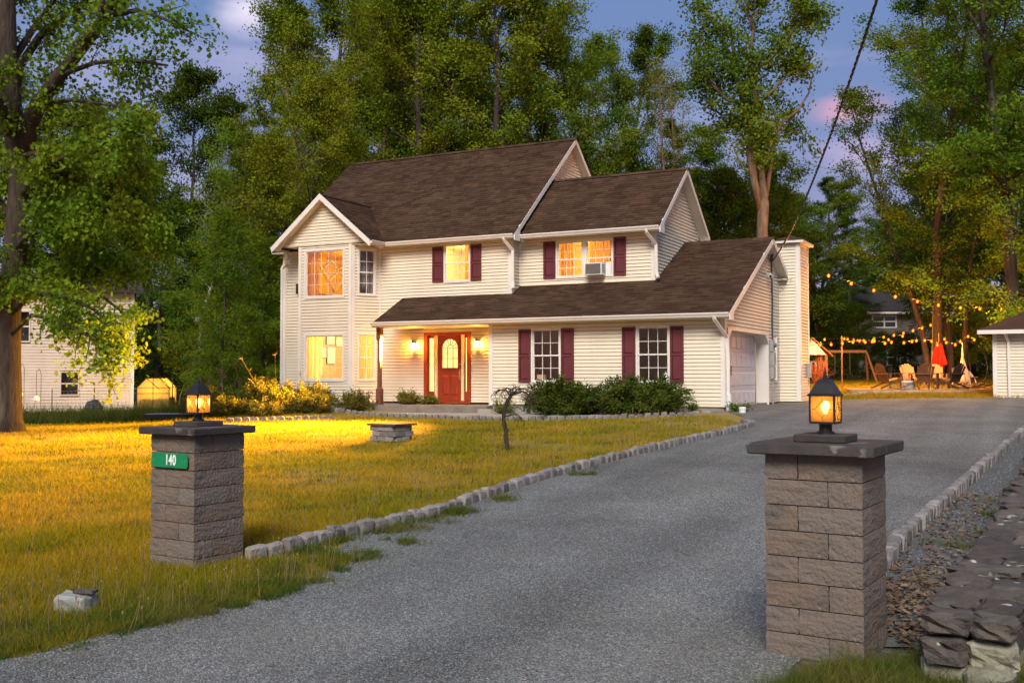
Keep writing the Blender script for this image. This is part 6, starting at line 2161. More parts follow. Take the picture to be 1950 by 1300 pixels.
# hanging chair of pale cloth on a curved stand
p = pat(1833, 41)
o = empty('hanging_chair', p, YAW, 'pale cloth hanging chair gathered below its curved dark stand', 'hanging chair')
z1 = at(1833, 655, 41)[2] - ZPT
mb = MB()
V, F = [], []
prof = [(.015, z1), (.03, z1 - .35), (.05, z1 - .42), (.035, z1 - .5), (.09, z1 - .75), (.17, z1 - 1.1), (.24, z1 - 1.4), (.22, z1 - 1.5), (.1, z1 - 1.55)]
for r, z in prof:
    for i in range(36):
        a = 2 * math.pi * i / 36; k = 1 + .22 * math.sin(a * 6) * min(1, r / .1)
        V.append((r * k * math.cos(a), r * k * math.sin(a), z))
for j in range(len(prof) - 1):
    for i in range(36): F.append((j * 36 + i, j * 36 + (i + 1) % 36, (j + 1) * 36 + (i + 1) % 36, (j + 1) * 36 + i))
link('cloth', np_mesh('hanging_cloth', V, F, True), leaf_mat('pale_cloth', (.62, .52, .38), (.58, .48, .35), .4), o)
arc = [(0, 0, z1 + .02), (.25, 0, z1 + .12), (.6, 0, z1 - .02), (.9, 0, z1 - .45), (1.0, 0, z1 - .9), (.92, 0, z1 - 1.35), (.65, 0, .1), (.2, 0, .03), (-.4, 0, .03)]
mb = MB(); mb.tube(arc, .025, 8); mb.tube([(-.2, -.6, .03), (.3, 0, .03), (-.2, .6, .03)], .025, 6); mb.build('stand', BLACK, o)
# wooden lounger bases on the patio floor
for px, d, rz, lab in ((1850, 39.4, .25, 'low wooden rocker lying right of the black chair'), (1712, 38.4, -.4, 'low wooden footstool before the leftmost chair')):
    o = empty('footstool', pat(px, d), YAW + rz, lab, 'footstool')
    L = .75 if px > 1800 else .35
    for i in range(5): mb = MB(); mb.box(-L + i * L * .4, -L + i * L * .4 + L * .3, -.24, .24, .12 + i * .02, .145 + i * .02); mb.build('slat', WOODT, o)
    for sy in (-.22, .22): mb = MB(); mb.tube([(-L, sy, .06), (0, sy, .03), (L, sy, .18)], .025, 5); mb.build('rail', WOODT, o)
# swing set
d0 = 52
p0 = th_at(1604, d0); zt = at(1604, 669, d0)[2] - p0[2]
o = empty('swing_set', p0, YAW, 'wooden A frame swing set with hanging ropes behind the patio', 'swing set')
mb = MB(); mb.bar((-1.15, 0, zt), (1.22, 0, zt), .09, .13); mb.build('beam', CEDAR, o)
for sx in (1.2, -1.1):
    for sy in (-1, 1):
        mb = MB(); mb.bar((sx, sy * .04, zt - .05), (sx + (.32 if sx > 0 else -.2), sy * .75, -.15), .09, .09, up=(0, 1, 0)); mb.build('leg', CEDAR, o)
for xs in (-.75, .0):
    s_ = empty('swing', (xs, 0, 0)); s_.parent = o
    for dx in (0, .38): mb = MB(); mb.tube([(dx, 0, zt - .06), (dx, 0, .5)], .012, 5); mb.build('rope', WOODT, s_)
    mb = MB(); mb.box(-.03, .41, -.09, .09, .46, .5); mb.build('seat', BLACK, s_)
# play house
p0 = th_at(1536, 49.5)
o = empty('play_house', p0, YAW + .1, 'orange cedar play house with a white trimmed gable beside the chase', 'play house')
za = at(1543, 646, 49.5)[2] - p0[2]; ze = za - .75
for sx in (-.7, .7):
    for sy in (-.6, .6): mb = MB(); mb.box(sx - .06, sx + .06, sy - .06, sy + .06, -.2, ze); mb.build('post', CEDAR, o)
for sx in (-1, 1): mb = MB(); mb.hexa([(sx * .98, -.8, ze - .1), (0, -.8, za), (0, .8, za), (sx * .98, .8, ze - .1), (sx * .98, -.8, ze - .02), (0, -.8, za + .08), (0, .8, za + .08), (sx * .98, .8, ze - .02)]); mb.build('roof', CEDAR, o)
mb = MB(); mb.add([(-.7, -.7, ze), (.7, -.7, ze), (0, -.7, za - .02)], ((0, 1, 2),)); mb.build('gable', mat('gable_white', (.6, .55, .5), rough=.7), o, fix=False)
mb = MB(); mb.box(-.7, .7, -.6, .6, .55, .62); mb.build('deck', CEDAR, o)
for i in range(7): mb = MB(); mb.box(-.66 + i * .2, -.56 + i * .2, -.63, -.605, .62, 1.15); mb.build('slat', CEDAR, o)

# festoon lights
FIL = emit_mat('festoon_filament_glow', (1, .27, .025), 3.2)


def bulb_glass():
    m, nt, N, L, b = nodes_of('festoon_bulb_glow')
    N.remove(b); out = [n for n in N if n.type == 'OUTPUT_MATERIAL'][0]
    e = N.new('ShaderNodeEmission'); e.inputs[0].default_value = (1, .12, .006, 1); e.inputs[1].default_value = .55
    t = N.new('ShaderNodeBsdfTransparent'); t.inputs[0].default_value = (1, .75, .4, 1)
    ms = N.new('ShaderNodeMixShader'); ms.inputs[0].default_value = .55
    L.new(t.outputs[0], ms.inputs[1]); L.new(e.outputs[0], ms.inputs[2]); L.new(ms.outputs[0], out.inputs[0])
    return m


BULBM = bulb_glass()
bm = bmesh.new(); bmesh.ops.create_icosphere(bm, subdivisions=1, radius=1.0); BULB = bpy.data.meshes.new('bulb'); bm.to_mesh(BULB); bm.free(); BULB.materials.append(BULBM); FILM = BULB.copy(); FILM.materials.clear(); FILM.materials.append(FIL)
bm = bmesh.new(); bmesh.ops.create_cone(bm, segments=6, radius1=.6, radius2=.5, depth=1.2, cap_ends=True); CAPB = bpy.data.meshes.new('socket'); bm.to_mesh(CAPB); bm.free(); CAPB.materials.append(BLACK)


def festoon(pts, label, r=.05, ends=(), power=0):
    root = empty('string_light', pts[0], 0, label, 'string lights', 'festoon lights over the patio')
    o0 = np.array(pts[0])
    path = [np.array(p) - o0 for p in (list(ends[:1]) + list(pts) + list(ends[1:]))]
    fine = []
    for a, b in zip(path[:-1], path[1:]):
        for t in (0, .25, .5, .75): fine.append(a * (1 - t) + b * t + UP * (.075 - .05 * math.sin(math.pi * t)))
    fine.append(path[-1] + UP * .075)
    mb = MB(); mb.tube(fine, .006, 4); mb.build('wire', BLACK, root)
    for i, p in enumerate(pts):
        b = bpy.data.objects.new('bulb', BULB); COL.objects.link(b); b.parent = root; b.location = tuple(np.array(p) - o0); b.scale = (r, r, r * 1.2)
        f_ = bpy.data.objects.new('filament', FILM); COL.objects.link(f_); f_.parent = b; f_.scale = (.66, .66, .7)
        c = bpy.data.objects.new('socket', CAPB); COL.objects.link(c); c.parent = root; c.location = tuple(np.array(p) - o0 + UP * r * 1.5); c.scale = (r * .6,) * 3
        if power and i % 3 == 1:
            lamp('bulb_light', np.array(p) - o0 - UP * .02, power, (1, .37, .04), root, .1)


S1 = [(1578, 525), (1621, 540), (1664, 553), (1705, 565), (1747, 574), (1787, 581), (1829, 586), (1866, 588), (1907, 589), (1940, 588)]
festoon([at(px, py, 34 + i * .35) for i, (px, py) in enumerate(S1)], 'upper string of ten lit bulbs swooping from the chase to the outbuilding', .062, [at(1534, 505, 33.7), at(1985, 575, 37.6)], 75)


def c8(x, y, d): return at(1520 + x / 5.132, 600 + y / 5.132, d)


S2 = [(100, 300), (215, 292), (322, 287), (432, 275), (535, 264), (655, 264), (742, 255), (848, 275), (912, 265), (1033, 270), (1112, 258), (1155, 250), (1237, 247), (1303, 255), (1360, 292), (1447, 268), (1535, 290), (1585, 258), (1660, 208), (1720, 240)]
festoon([c8(x, y, 40 + .08 * i) for i, (x, y) in enumerate(S2)], 'long low string of lit bulbs across the whole patio', .062, (), 125)
S3 = [(258, 238), (450, 232), (483, 236), (540, 243), (598, 254), (640, 250), (722, 260), (738, 235), (836, 215), (883, 240)]
festoon([c8(x, y, 44.5) for x, y in S3], 'short string of lit bulbs behind the swing set', .06, (), 125)
S4 = [(935, 197), (1020, 205), (1028, 176), (1122, 152), (1210, 128), (1295, 98), (1430, 235)]
festoon([c8(x, y, 43) for x, y in S4], 'string of lit bulbs climbing towards the slim pale stem', .06, (), 125)
p = th_at(1603, 40.3); mb = MB(); zt = at(1603, 640, 40.3)[2]; o = empty('light_pole', p, 0, 'thin wooden pole holding up the low string of lights', 'pole')
mb.tube([(0, 0, -.2), (0, 0, zt - p[2])], .022, 6); mb.build('pole', CEDAR, o); mb = MB(); mb.tube([(0, 0, zt - p[2] - .05), (.08, 0, zt - p[2])], .008, 5); mb.build('hook', BLACK, o)

# ------------------------------------------------------------------ far left yard: greenhouse, dark platform, feeders, fence
POLY = leaf_mat('greenhouse_film', (.42, .32, .12), (.40, .30, .11), .65)
d0 = 46
p = th_at(292, d0); p[2] = at(292, 779, d0)[2]
o = empty('greenhouse', p, YAW + .12, 'small film covered greenhouse glowing from the lights beside the pale house', 'greenhouse')
hw = .69; he = at(292, 738, d0)[2] - p[2]; ha = at(292, 720, d0)[2] - p[2]
dp = 1.6
mb = MB()
for y in (0, dp):
    for a, b in (((-hw, 0), (-hw, he)), ((hw, 0), (hw, he)), ((-hw, he), (-.28, ha)), ((-.28, ha), (.28, ha)), ((.28, ha), (hw, he)), ((-hw, he), (hw, he)), ((-.0, 0), (0, ha)), ((-.28, ha), (.3, he - .1)), ((-hw, .7), (hw, .7))):
        mb.bar((a[0], y, a[1]), (b[0], y, b[1]), .025, .025, up=(0, 1, 0))
for x, z in ((-hw, he), (hw, he), (-.28, ha), (.28, ha), (-hw, .02), (hw, .02)): mb.bar((x, 0, z), (x, dp, z), .025, .025)
mb.build('frame', BLACK, o)
poly = [(-hw, 0), (hw, 0), (hw, he), (.28, ha), (-.28, ha), (-hw, he)]
for name, y in (('front_sheet', .015), ('back_sheet', dp - .015)): mb = MB(); mb.add([(x, y, z) for x, z in poly], (tuple(range(6)),)); mb.build(name, POLY, o, fix=False)
mb = MB()
for (a, b) in zip(poly[1:] , poly[2:] + poly[:1]): mb.quad((a[0], 0.02, a[1]), (a[0], dp - .02, a[1]), (b[0], dp - .02, b[1]), (b[0], .02, b[1]))
mb.build('side_sheet', POLY, o, fix=False)
mb = MB(); mb.box(-.3, .55, .3, 1.1, 0, .6); mb.build('shelf', mat('shelf_grey', (.1, .1, .1), rough=.8), o)
lamp('inner_light', (0, .8, he - .1), 60, (1, .58, .14), o, .1)
fr_ = [at(250, 727, 45), at(317, 722, 45.2), at(315, 729, 45.6)]
festoon([fr_[0]], 'single lit bulb at the corner of the pale house', .06, (), 0)
festoon(fr_[1:], 'pair of lit bulbs at the right of the greenhouse', .055, (), 0)
lamp('yard_bulb_light', at(251, 729, 44.6), 22, (1, .58, .16), None, .06)
p = th_at(329, 44); o = empty('yard_post', p, 0, 'thin post right of the greenhouse carrying lit bulbs', 'post'); zt = at(329, 714, 44)[2] - p[2]
mb = MB(); mb.tube([(0, 0, -.2), (0, 0, zt)], .02, 6); mb.build('post', BLACK, o); mb = MB(); mb.tube([(0, 0, zt - .08), (-.2, 0, zt - .2)], .008, 5); mb.build('hook', BLACK, o)
d0 = 33; p = th_at(328, d0); p[2] = at(328, 795, d0)[2]
o = empty('raised_platform', p, YAW + .05, 'low flat dark edged platform on the lawn left of the flower bed', 'platform')
mb = MB(); mb.box(-.75, .75, -.4, .9, 0, .12); mb.build('side', WOODK, o); mb = MB(); mb.box(-.73, .73, -.38, .88, .122, .135); mb.build('top', mat('pale_grey_board', (.3, .31, .34), rough=.7), o)
for px, py, d, lab in ((37, 748, 30, 'small pale bird feeder hanging nearest the maple trunk'), (69, 757, 30.5, 'small pale bird feeder hanging right of the other one')):
    p = at(px, py, d); o = empty('bird_feeder', p, 0, lab, 'bird feeder', 'bird feeders by the maple')
    mb = MB(); mb.lathe([(.05, -.10), (.09, -.08), (.09, .0), (.05, .03), (.02, .06)], 10); mb.build('feeder', WHITEP, o)
    mb = MB(); mb.tube([(0, 0, .05), (0, 0, .75), (.12, 0, .85), (.2, 0, .7), (.2, 0, -1.3)], .007, 5); mb.build('hanger', BLACK, o)
wf = empty('wire_fence', th_at(140, 40), 0, 'thin wire garden fence before the pale neighbour house', 'fence')
wo = np.array(wf.location)
mb = MB()
for k in range(7):
    pts = [th_at(px, 40) - wo + UP * (.15 + k * .16) for px in np.linspace(20, 262, 8)]; mb.tube(pts, .0035, 3)
for px in np.linspace(20, 262, 34):
    b = th_at(px, 40) - wo; mb.tube([b + UP * .15, b + UP * 1.12], .003, 3)
tag(mb.build('wire_mesh', GREYMET, wf), kind='stuff')
for px in (22, 100, 180, 260):
    b = th_at(px, 40) - wo; mb = MB(); mb.tube([b - UP * .2, b + UP * 1.2], .018, 6); mb.build('post', BLACK, wf)
p = th_at(176, 41); o = empty('covered_barrow', p, YAW, 'dark covered garden barrow by the foot of the pale house', 'barrow'); p2 = [(-.35, 0), (.3, 0), (.36, .3), (.15, .62), (-.1, .55)]
mb = MB(); mb.prism([(x, 0, z + .15) for x, z in p2], (0, -.25, 0), (0, .25, 0)); mb.build('cover', mat('dark_cover', (.05, .05, .07), rough=.7), o)
mb = MB(); mb.lathe([(.16, -.03), (.16, .03)], 12, (-.2, 0, .1)); mb.tube([(.3, -.2, .4), (.7, -.2, .5)], .015, 5); mb.build('wheel', BLACK, o)

# ================================================================== SHRUBS AND SMALL PLANTS
YEW = leaf_mat('yew_needles', (.030, .055, .012), (.10, .135, .022), .25, (.13, .155, .022), 3.0)


def spray_bush(name, p, rx, ry, h, nstem, nspray, size, lmat, label, seed, group=None, aspect=.3, up=.9, bark=BARKD, cat='shrub', rise=(25, 75), sub=3, sig=.05, arch=.0):
    rng = np.random.default_rng(seed)
    mb = MB(); A, O_ = [], []
    for i in range(nstem):
        az = i * 2.39996 + rng.uniform(-.3, .3); e = math.radians(rng.uniform(*rise))
        d = np.array([math.cos(az) * math.cos(e) * rx / max(rx, ry), math.sin(az) * math.cos(e) * ry / max(rx, ry), math.sin(e)])
        reach = np.array([rx, ry, h]) * np.array([math.cos(az) * math.cos(e), math.sin(az) * math.cos(e), math.sin(e)])
        L = np.linalg.norm(reach) * rng.uniform(.72, 1.12)
        d = reach / np.linalg.norm(reach)
        b0 = np.array([math.cos(az) * rx * .18 * rng.random(), math.sin(az) * ry * .18 * rng.random(), 0])
        q = bent(b0, d, L, 6, rng, lift=.15 - arch, wob=.08)
        mb.tube(q, [.014 * (1 - .85 * j / 6) for j in range(7)], 4, cap=False)
        for j in range(2, 7):
            for _ in range(sub):
                dd = d + .7 * fan(rng, 1)[0]; dd /= np.linalg.norm(dd)
                a = np.array(q[j]); l = L * rng.uniform(.06, .2)
                for w in np.linspace(.1, 1, 4): A.append(a + dd * l * w); O_.append(dd)
    A = np.array(A); O_ = np.array(O_)
    ok = A[:, 2] > .02; A, O_ = A[ok], O_[ok]
    idx = rng.integers(0, len(A), nspray)
    C = A[idx] + rng.normal(0, sig, (nspray, 3))
    root = empty(name, p, 0, label, cat, group)
    mb.build('stem', bark, root, smooth=True)
    link('foliage', leaves_mesh(name + '_foliage', C, size, rng, up=up, aspect=aspect, axis=O_[idx]), lmat, root)
    return root


def gp(X, Y): return np.array([X, Y, th(X, Y)])


spray_bush('yew_shrub', (-4.2, -.92, -.30), 1.10, .75, .98, 90, 38000, .095, YEW, 'dark green yew shrub below the garage window nearest the porch', 201, 'yew shrubs along the garage front', rise=(5, 65))
spray_bush('yew_shrub', (-2.0, -.90, -.26), 1.16, .75, .95, 90, 38000, .095, YEW, 'dark green yew shrub below the garage window nearest the downspout', 202, 'yew shrubs along the garage front', rise=(5, 65))
spray_bush('dry_shrub', (-6.15, -.85, -.34), .5, .4, .62, 30, 900, .06, LF['ochre'], 'small dry brown shrub behind the weeping tree', 203, None, aspect=.4, rise=(15, 70))
spray_bush('weed_plant', (-.75, -.35, -.22), .16, .14, .25, 12, 500, .05, LF['bright'], 'small bright weed at the house corner by the drain pipe', 204, None, aspect=.6)
spray_bush('weed_plant', tuple(th_at(1405, 27.2)), .28, .22, .26, 14, 500, .07, LF['green'], 'leafy weed beside the white pipe at the garage door', 205, None, aspect=.5, rise=(10, 50))
BED = leaf_mat('bed_leaf', (.12, .14, .025), (.20, .19, .035), .45, (.20, .165, .04), 2)
DRY = leaf_mat('dry_stalk', (.36, .25, .13), (.42, .30, .16), .3)
bed = [(-15.6, -2.6, .75, .6, .95, 'bushy yellow green plant at the left end of the flower bed'), (-14.4, -3.0, .6, .5, .62, 'low mounded plant second from the left in the flower bed'),
       (-14.1, -1.7, .85, .6, 1.12, 'tall arching bed plant below the lower bay window, leaning left'), (-13.2, -2.4, .7, .6, .80, 'broad glowing bed plant in the middle of the flower bed'),
       (-12.6, -1.4, .7, .55, .98, 'tall bushy bed plant below the right half of the bay window'), (-12.0, -2.0, .6, .5, .62, 'low bed plant beside the start of the front walk'),
       (-11.4, -.75, .5, .4, .66, 'leafy plant between bay and porch post'), (-10.3, .55, .4, .35, .42, 'small plant on the porch behind the post'), (-9.6, .75, .3, .25, .28, 'small bright plant on the porch left of the door'),
       (-16.6, -2.0, .6, .5, .7, 'loose bed plant outermost at the left corner of the house'), (-12.9, -3.1, .5, .4, .45, 'small front plant at the bed edging')]
for i, (X, Y, rx, ry, h, lab) in enumerate(bed):
    z = th(X, Y) - .02 if Y < .4 else -.15
    k = 1.15 if Y < .4 else 1.0
    spray_bush('bed_plant', (X, Y, z), rx * k, ry * k, h * (.84 if k > 1 else 1), 60, int(11000 * rx * h / .6), .075, BED, lab, 300 + i, 'plants in the flower bed', aspect=.42, rise=(15, 75), arch=.05, sig=.05)


def stalks(name, pts, h, n, spread, label, seed, plume=.0, m=DRY, kind=None, cat='dry grass', r=.004, lean=.35):
    rng = np.random.default_rng(seed); mb = MB()
    for p in pts:
        for _ in range(n):
            b = np.array(p) + np.array([rng.normal(0, spread), rng.normal(0, spread), -.02])
            d = np.array([rng.normal(0, lean), rng.normal(0, lean), 1]); hh = h * rng.uniform(.6, 1.15)
            q = bent(b, d / np.linalg.norm(d), hh, 4, rng, lift=-.2, wob=.06)
            mb.tube(q, [r, r * .9, r * .8, r * .7, r * .5], 3, cap=False)
            if plume:
                for k in range(5):
                    e = q[-1] + fan(rng, 1)[0] * plume * .5; mb.tube([q[-1] - (q[-1] - q[-2]) * .25 * rng.random(), e], [r * 1.3, r * .4], 3, cap=False)
    o = mb.build(name, m, fix=False)
    return tag(o, label, cat if kind is None else None, None, kind)


stalks('dry_grass_plume', [gp(-13.9, -1.2)], 1.75, 6, .3, 'tall dry plumed stalks leaning over the bed before the bay', 401, .2, r=.007)
stalks('dry_grass_plume', [gp(-12.6, -.6)], 1.35, 5, .35, 'dry plumed stalks in front of the bay wall below the window', 402, .25, r=.006)
stalks('dry_grass_plume', [gp(-16.9, -.9), gp(-16.3, -.6)], 1.6, 10, .25, 'reddish dry stems at the far left corner of the house', 403, .3, r=.007, m=leaf_mat('reddish_stem', (.20, .11, .08), (.25, .14, .1), .2))


def weeping():
    u, d = ground_px(966, 858, 19)
    x, y = uvxy(u, d); base = np.array([x, y, th(x, y)])
    rng = np.random.default_rng(8)

    def q(px, py, dd=0.0): return at(px, py, d + dd) - base
    root = empty('weeping_tree', base, 0, 'small bare weeping tree with an arched crown on the lawn edge', 'tree')
    mb = MB()
    mb.tube([q(967, 866), q(965, 845), q(964, 822), q(959, 800), q(960, 780), q(966, 764), q(974, 752)], [.055, .042, .038, .036, .036, .036, .032], 9)
    tips = []
    for pts, r in (([q(974, 752), q(985, 741), q(1000, 740), q(1013, 750, -.1)], .022), ([q(972, 754), q(963, 742, .1), q(950, 742, .2), q(941, 752, .2)], .018), ([q(974, 752), q(978, 738, .2), q(990, 735, .4)], .016),
                   ([q(972, 754), q(972, 742, -.2), q(965, 738, -.4), q(958, 746, -.5)], .014), ([q(976, 752), q(995, 745, -.2), q(1008, 752, -.4), q(1016, 765, -.4)], .016), ([q(974, 752), q(990, 743, .2), q(1004, 748, .4), q(1012, 760, .5)], .014),
                   ([q(960, 792), q(975, 790, -.1), q(985, 788, -.1), q(995, 800, -.2)], .014), ([q(962, 812), q(968, 818), q(972, 823)], .008), ([q(960, 784), q(972, 779), q(980, 785), q(984, 790)], .01)):
        mb.tube(pts, [r * (1 - .6 * i / (len(pts) - 1)) for i in range(len(pts))], 6)
        P = np.array(pts)
        for _ in range(20 if r > .0105 else 4):
            t = rng.uniform(.3, 1) * (len(P) - 1); k = min(len(P) - 2, int(t)); b0 = P[k] + (P[k + 1] - P[k]) * (t - k)
            dd = fan(rng, 1)[0] * np.array([1, 1, .4]) + np.array([0, 0, .15]); dd /= np.linalg.norm(dd)
            s_ = bent(b0, dd, rng.uniform(.10, .34), 5, rng, lift=-1.6, wob=.35)
            mb.tube(s_, [.005, .0042, .0035, .003, .0025, .002], 3, cap=False)
            tips += [np.array(s_[-1]), np.array(s_[-2])]
    mb.build('trunk', BARK, root, smooth=True)
    T = np.array(tips)[rng.integers(0, len(tips), 240)] + rng.normal(0, .015, (240, 3))
    link('bud', leaves_mesh('buds', T, .022, rng), LF['ochre'], root)


weeping()
o = spray_bush('red_twig_shrub', tuple(th_at(1558, 42)), .55, .45, 1.3, 60, 500, .07, leaf_mat('red_twig_leaf', (.34, .09, .04), (.40, .12, .05), .3), 'reddish twiggy shrub lit orange beside the chase', 411, None, bark=mat('red_twig', (.30, .08, .03), rough=.7), rise=(35, 85))
lamp('string_bulb_glow', tuple(at(1556, 672, 41.0)), 26, (1, .42, .1), o.parent, .05) if False else None

# ------------------------------------------------------------------ lawn grass
GRASS = leaf_mat('lawn_grass', (.13, .165, .010), (.38, .285, .012), .45, (.46, .30, .024), .45)  # dry golden tone also carries part of the warm glow from the house
GRASSG = leaf_mat('verge_grass', (.045, .085, .014), (.10, .135, .024), .4, (.16, .145, .035), 1.8)


def blades(u, d, h, w, rng, lean=.5, dz=0.0):
    """one tapering blade per position, three corners each"""
    n = len(u)
    z = th_ud(u, d) + dz
    P = np.stack([CAM[0] + RT[0] * u + FW[0] * d, CAM[1] + RT[1] * u + FW[1] * d, z - .01], -1)
    a = rng.uniform(0, 2 * math.pi, n); s = np.stack([np.cos(a), np.sin(a), np.zeros(n)], -1)
    tip = P + np.stack([rng.normal(0, lean, n) * h, rng.normal(0, lean, n) * h, h], -1)
    w = w[:, None]
    return np.stack([P - s * w, P + s * w, tip], 1).reshape(-1, 3)


def lawn_limit(d):
    """right hand limit of the lawn: kerb stones, then the front walk"""
    return np.interp(d, np.concatenate([[5.5], KL[:, 0]]), np.concatenate([[-3.3], KL[:, 1] - .10]))


def house_y(u, d): return CAM[1] + RT[1] * u + FW[1] * d
def house_x(u, d): return CAM[0] + RT[0] * u + FW[0] * d


rng = np.random.default_rng(3)
n = 700000
d = 6.2 * (40 / 6.2) ** (rng.uniform(0, 1, n) ** 1.05)
lo = -.56 * d - .5; hi = np.where(d < 9.4, _le(d) - .04, lawn_limit(d))
u = lo + (hi - lo) * rng.uniform(0, 1, n)
X_, Y_ = house_x(u, d), house_y(u, d)
ok = (hi > lo) & ~((Y_ > -1.75) & (X_ > -11.8)) & ~((Y_ > -2.6) & (X_ > -17) & (X_ <= -11.8)) & ~((Y_ > -1) & (X_ > -17.5))
# thin, worn places
wear = np.sin(u * .9 + 1.3) * np.sin(d * .7 + .4) + .6 * np.sin(u * 2.1 + d * 1.3)
ok &= rng.uniform(0, 1, n) > np.clip(wear - .75, 0, .8)
u, d = u[ok], d[ok]
n = len(u)
clump = .6 + .4 * np.sin(u * 3.1 + np.sin(d * 2.3)) * np.sin(d * 2.7 + 1)
h = (.022 + .028 * rng.gamma(2, .5, n)) * (.7 + .6 * clump)
w = np.maximum(.0022, .0003 * d) * rng.uniform(.7, 1.3, n)
V = blades(u, d, h, w, rng)
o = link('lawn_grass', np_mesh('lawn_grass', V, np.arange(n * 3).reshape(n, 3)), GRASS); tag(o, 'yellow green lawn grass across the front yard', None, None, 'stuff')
ntf = 700
dt = 6.4 * (28 / 6.4) ** (rng.uniform(0, 1, ntf) ** 1.0)
ht = np.where(dt < 9.4, _le(dt) - .2, lawn_limit(dt)); lt = -.54 * dt
ut = lt + (ht - lt) * rng.uniform(0, 1, ntf)
xt, yt_ = house_x(ut, dt), house_y(ut, dt)
ok = ~((yt_ > -1.75) & (xt > -11.8)) & ~((yt_ > -2.9) & (xt > -17.5)); ut, dt = ut[ok], dt[ok]
kk = rng.integers(30, 85, len(ut)); rad = np.repeat(rng.uniform(.04, .16, len(ut)) * (.6 + .05 * dt), kk)
U_ = np.repeat(ut, kk) + rng.normal(0, 1, kk.sum()) * rad * 1.6; D_ = np.repeat(dt, kk) + rng.normal(0, 1, kk.sum()) * rad * .8
V = blades(U_, D_, .035 + .035 * rng.gamma(2, .5, len(U_)), np.maximum(.0026, .0003 * D_), rng, .6)
o = link('lawn_tufts', np_mesh('lawn_tufts', V, np.arange(len(V)).reshape(-1, 3)), GRASSG); tag(o, 'greener tufts of longer grass dotted over the lawn', None, None, 'stuff')
# greener, longer verge at the lower left and round the pillars
n = 42000
d = 6.0 + 3.7 * rng.uniform(0, 1, n)
edge = np.interp(d, [6, 6.5, 7.1, 7.7, 8.4, 9.35, 10], [-3.0, -2.75, -2.4, -1.9, -1.62, -1.36, -1.3])
u = edge + .1 - rng.gamma(1.3, .30, n)
k = rng.uniform(0, 1, n) < .12
u = np.where(k, edge + rng.gamma(1, .1, n), u)
patch = np.sin(u * 7 + 2 * np.sin(d * 5)) * np.sin(d * 9 + 1.7 * np.sin(u * 4)) + .5 * np.sin(u * 17 + d * 13)
ok = (u < edge - .75) | (patch > -.12)
u, d = u[ok], d[ok]; n = len(u)
V1 = blades(u, d, .015 + .032 * rng.gamma(2, .5, n), np.full(n, .0034), rng, .9)
n2 = 34000
u2 = rng.normal(1.95, .55, n2); d2 = rng.normal(5.62, .24, n2)
ok = ~((abs(u2 - 1.93) < .36) & (abs(d2 - 6.4) < .4)) & (u2 > .95 + 1.2 * (d2 - 5.2))
u2, d2 = u2[ok], d2[ok]; n2 = len(u2)
V2 = blades(u2, d2, .03 + .045 * rng.gamma(2, .5, n2), np.full(n2, .0034), rng, .8)
n3 = 30000
d3 = 6.05 + 2.3 * rng.uniform(0, 1, n3) ** 1.3; u3 = _le(d3) - .1 - 2.6 * rng.uniform(0, 1, n3) ** 1.5
V3 = blades(u3, d3, .025 + .035 * rng.gamma(2, .5, n3), np.full(n3, .0028), rng, .7)
n4 = 50000
d4 = 5.2 * (26 / 5.2) ** rng.uniform(0, 1, n4); u4 = 2.2 + .57 * (d4 - 5.6) + .58 + rng.uniform(0, 1, n4) ** 1.3 * (2 + .25 * d4)
V4 = blades(u4, d4, .03 + .04 * rng.gamma(2, .5, n4), np.maximum(.003, .0004 * d4), rng, .7)
V = np.concatenate([V1, V2, V3, V4]); m_ = len(V) // 3
o = link('verge_grass', np_mesh('verge_grass', V, np.arange(m_ * 3).reshape(m_, 3)), GRASSG); tag(o, 'dark green grass and weeds along the gravel edge and pillars', None, None, 'stuff')
# weed rosettes and tufts on the gravel margin and the right bank
pts = []
for _ in range(110):
    dd = rng.uniform(6.3, 12); pts.append((float(np.interp(dd, KL[:, 0], KL[:, 1]) if dd > 9.5 else dl(dd)) + abs(rng.normal(.1, .18)), dd))
for dd, off in ((9.9, .5), (10.4, .8), (11.6, .75), (12.4, .7), (13.6, .9), (15.3, .95), (17.2, 1.1), (18.2, 1.2), (20.4, 1.3), (22, 1.4), (23.5, 1.2), (8.3, .6)): pts += [(float(dr(dd)) + off + rng.normal(0, .12), dd + rng.normal(0, .1)) for _ in range(4)]
for px, py in ((1640, 918), (1625, 1020), (1110, 905), (960, 950), (870, 975), (790, 1030)):
    q_ = ground_px(px, py); pts += [(q_[0] + rng.normal(0, .07), q_[1] + rng.normal(0, .07)) for _ in range(4)]
U_, D_ = [], []
for (a, b) in pts:
    k = rng.integers(50, 130); r_ = rng.uniform(.03, .11)
    U_.append(a + rng.normal(0, r_, k)); D_.append(b + rng.normal(0, r_, k))
U_, D_ = np.concatenate(U_), np.concatenate(D_)
V = blades(U_, D_, .02 + .04 * rng.gamma(2, .5, len(U_)), np.full(len(U_), .0045), rng, .9, .012)
o = link('gravel_weeds', np_mesh('gravel_weeds', V, np.arange(len(V)).reshape(-1, 3)), GRASSG); tag(o, 'green weed tufts scattered in the gravel', None, None, 'stuff')
# yard grass behind the drive and round the patio
n = 60000
d = rng.uniform(33.5, 58, n); u = d * rng.uniform(.27, .52, n)
Xh, Yh = house_x(u, d), house_y(u, d)
ok = ~((Xh < 1.4) & (Yh < 9))
u, d = u[ok], d[ok]
V = blades(u, d, .05 + .06 * rng.gamma(2, .5, len(u)), np.full(len(u), .009), rng, .6)
o = link('yard_grass', np_mesh('yard_grass', V, np.arange(len(V)).reshape(-1, 3)), GRASS); tag(o, 'grass round the patio and behind the driveway', None, None, 'stuff')
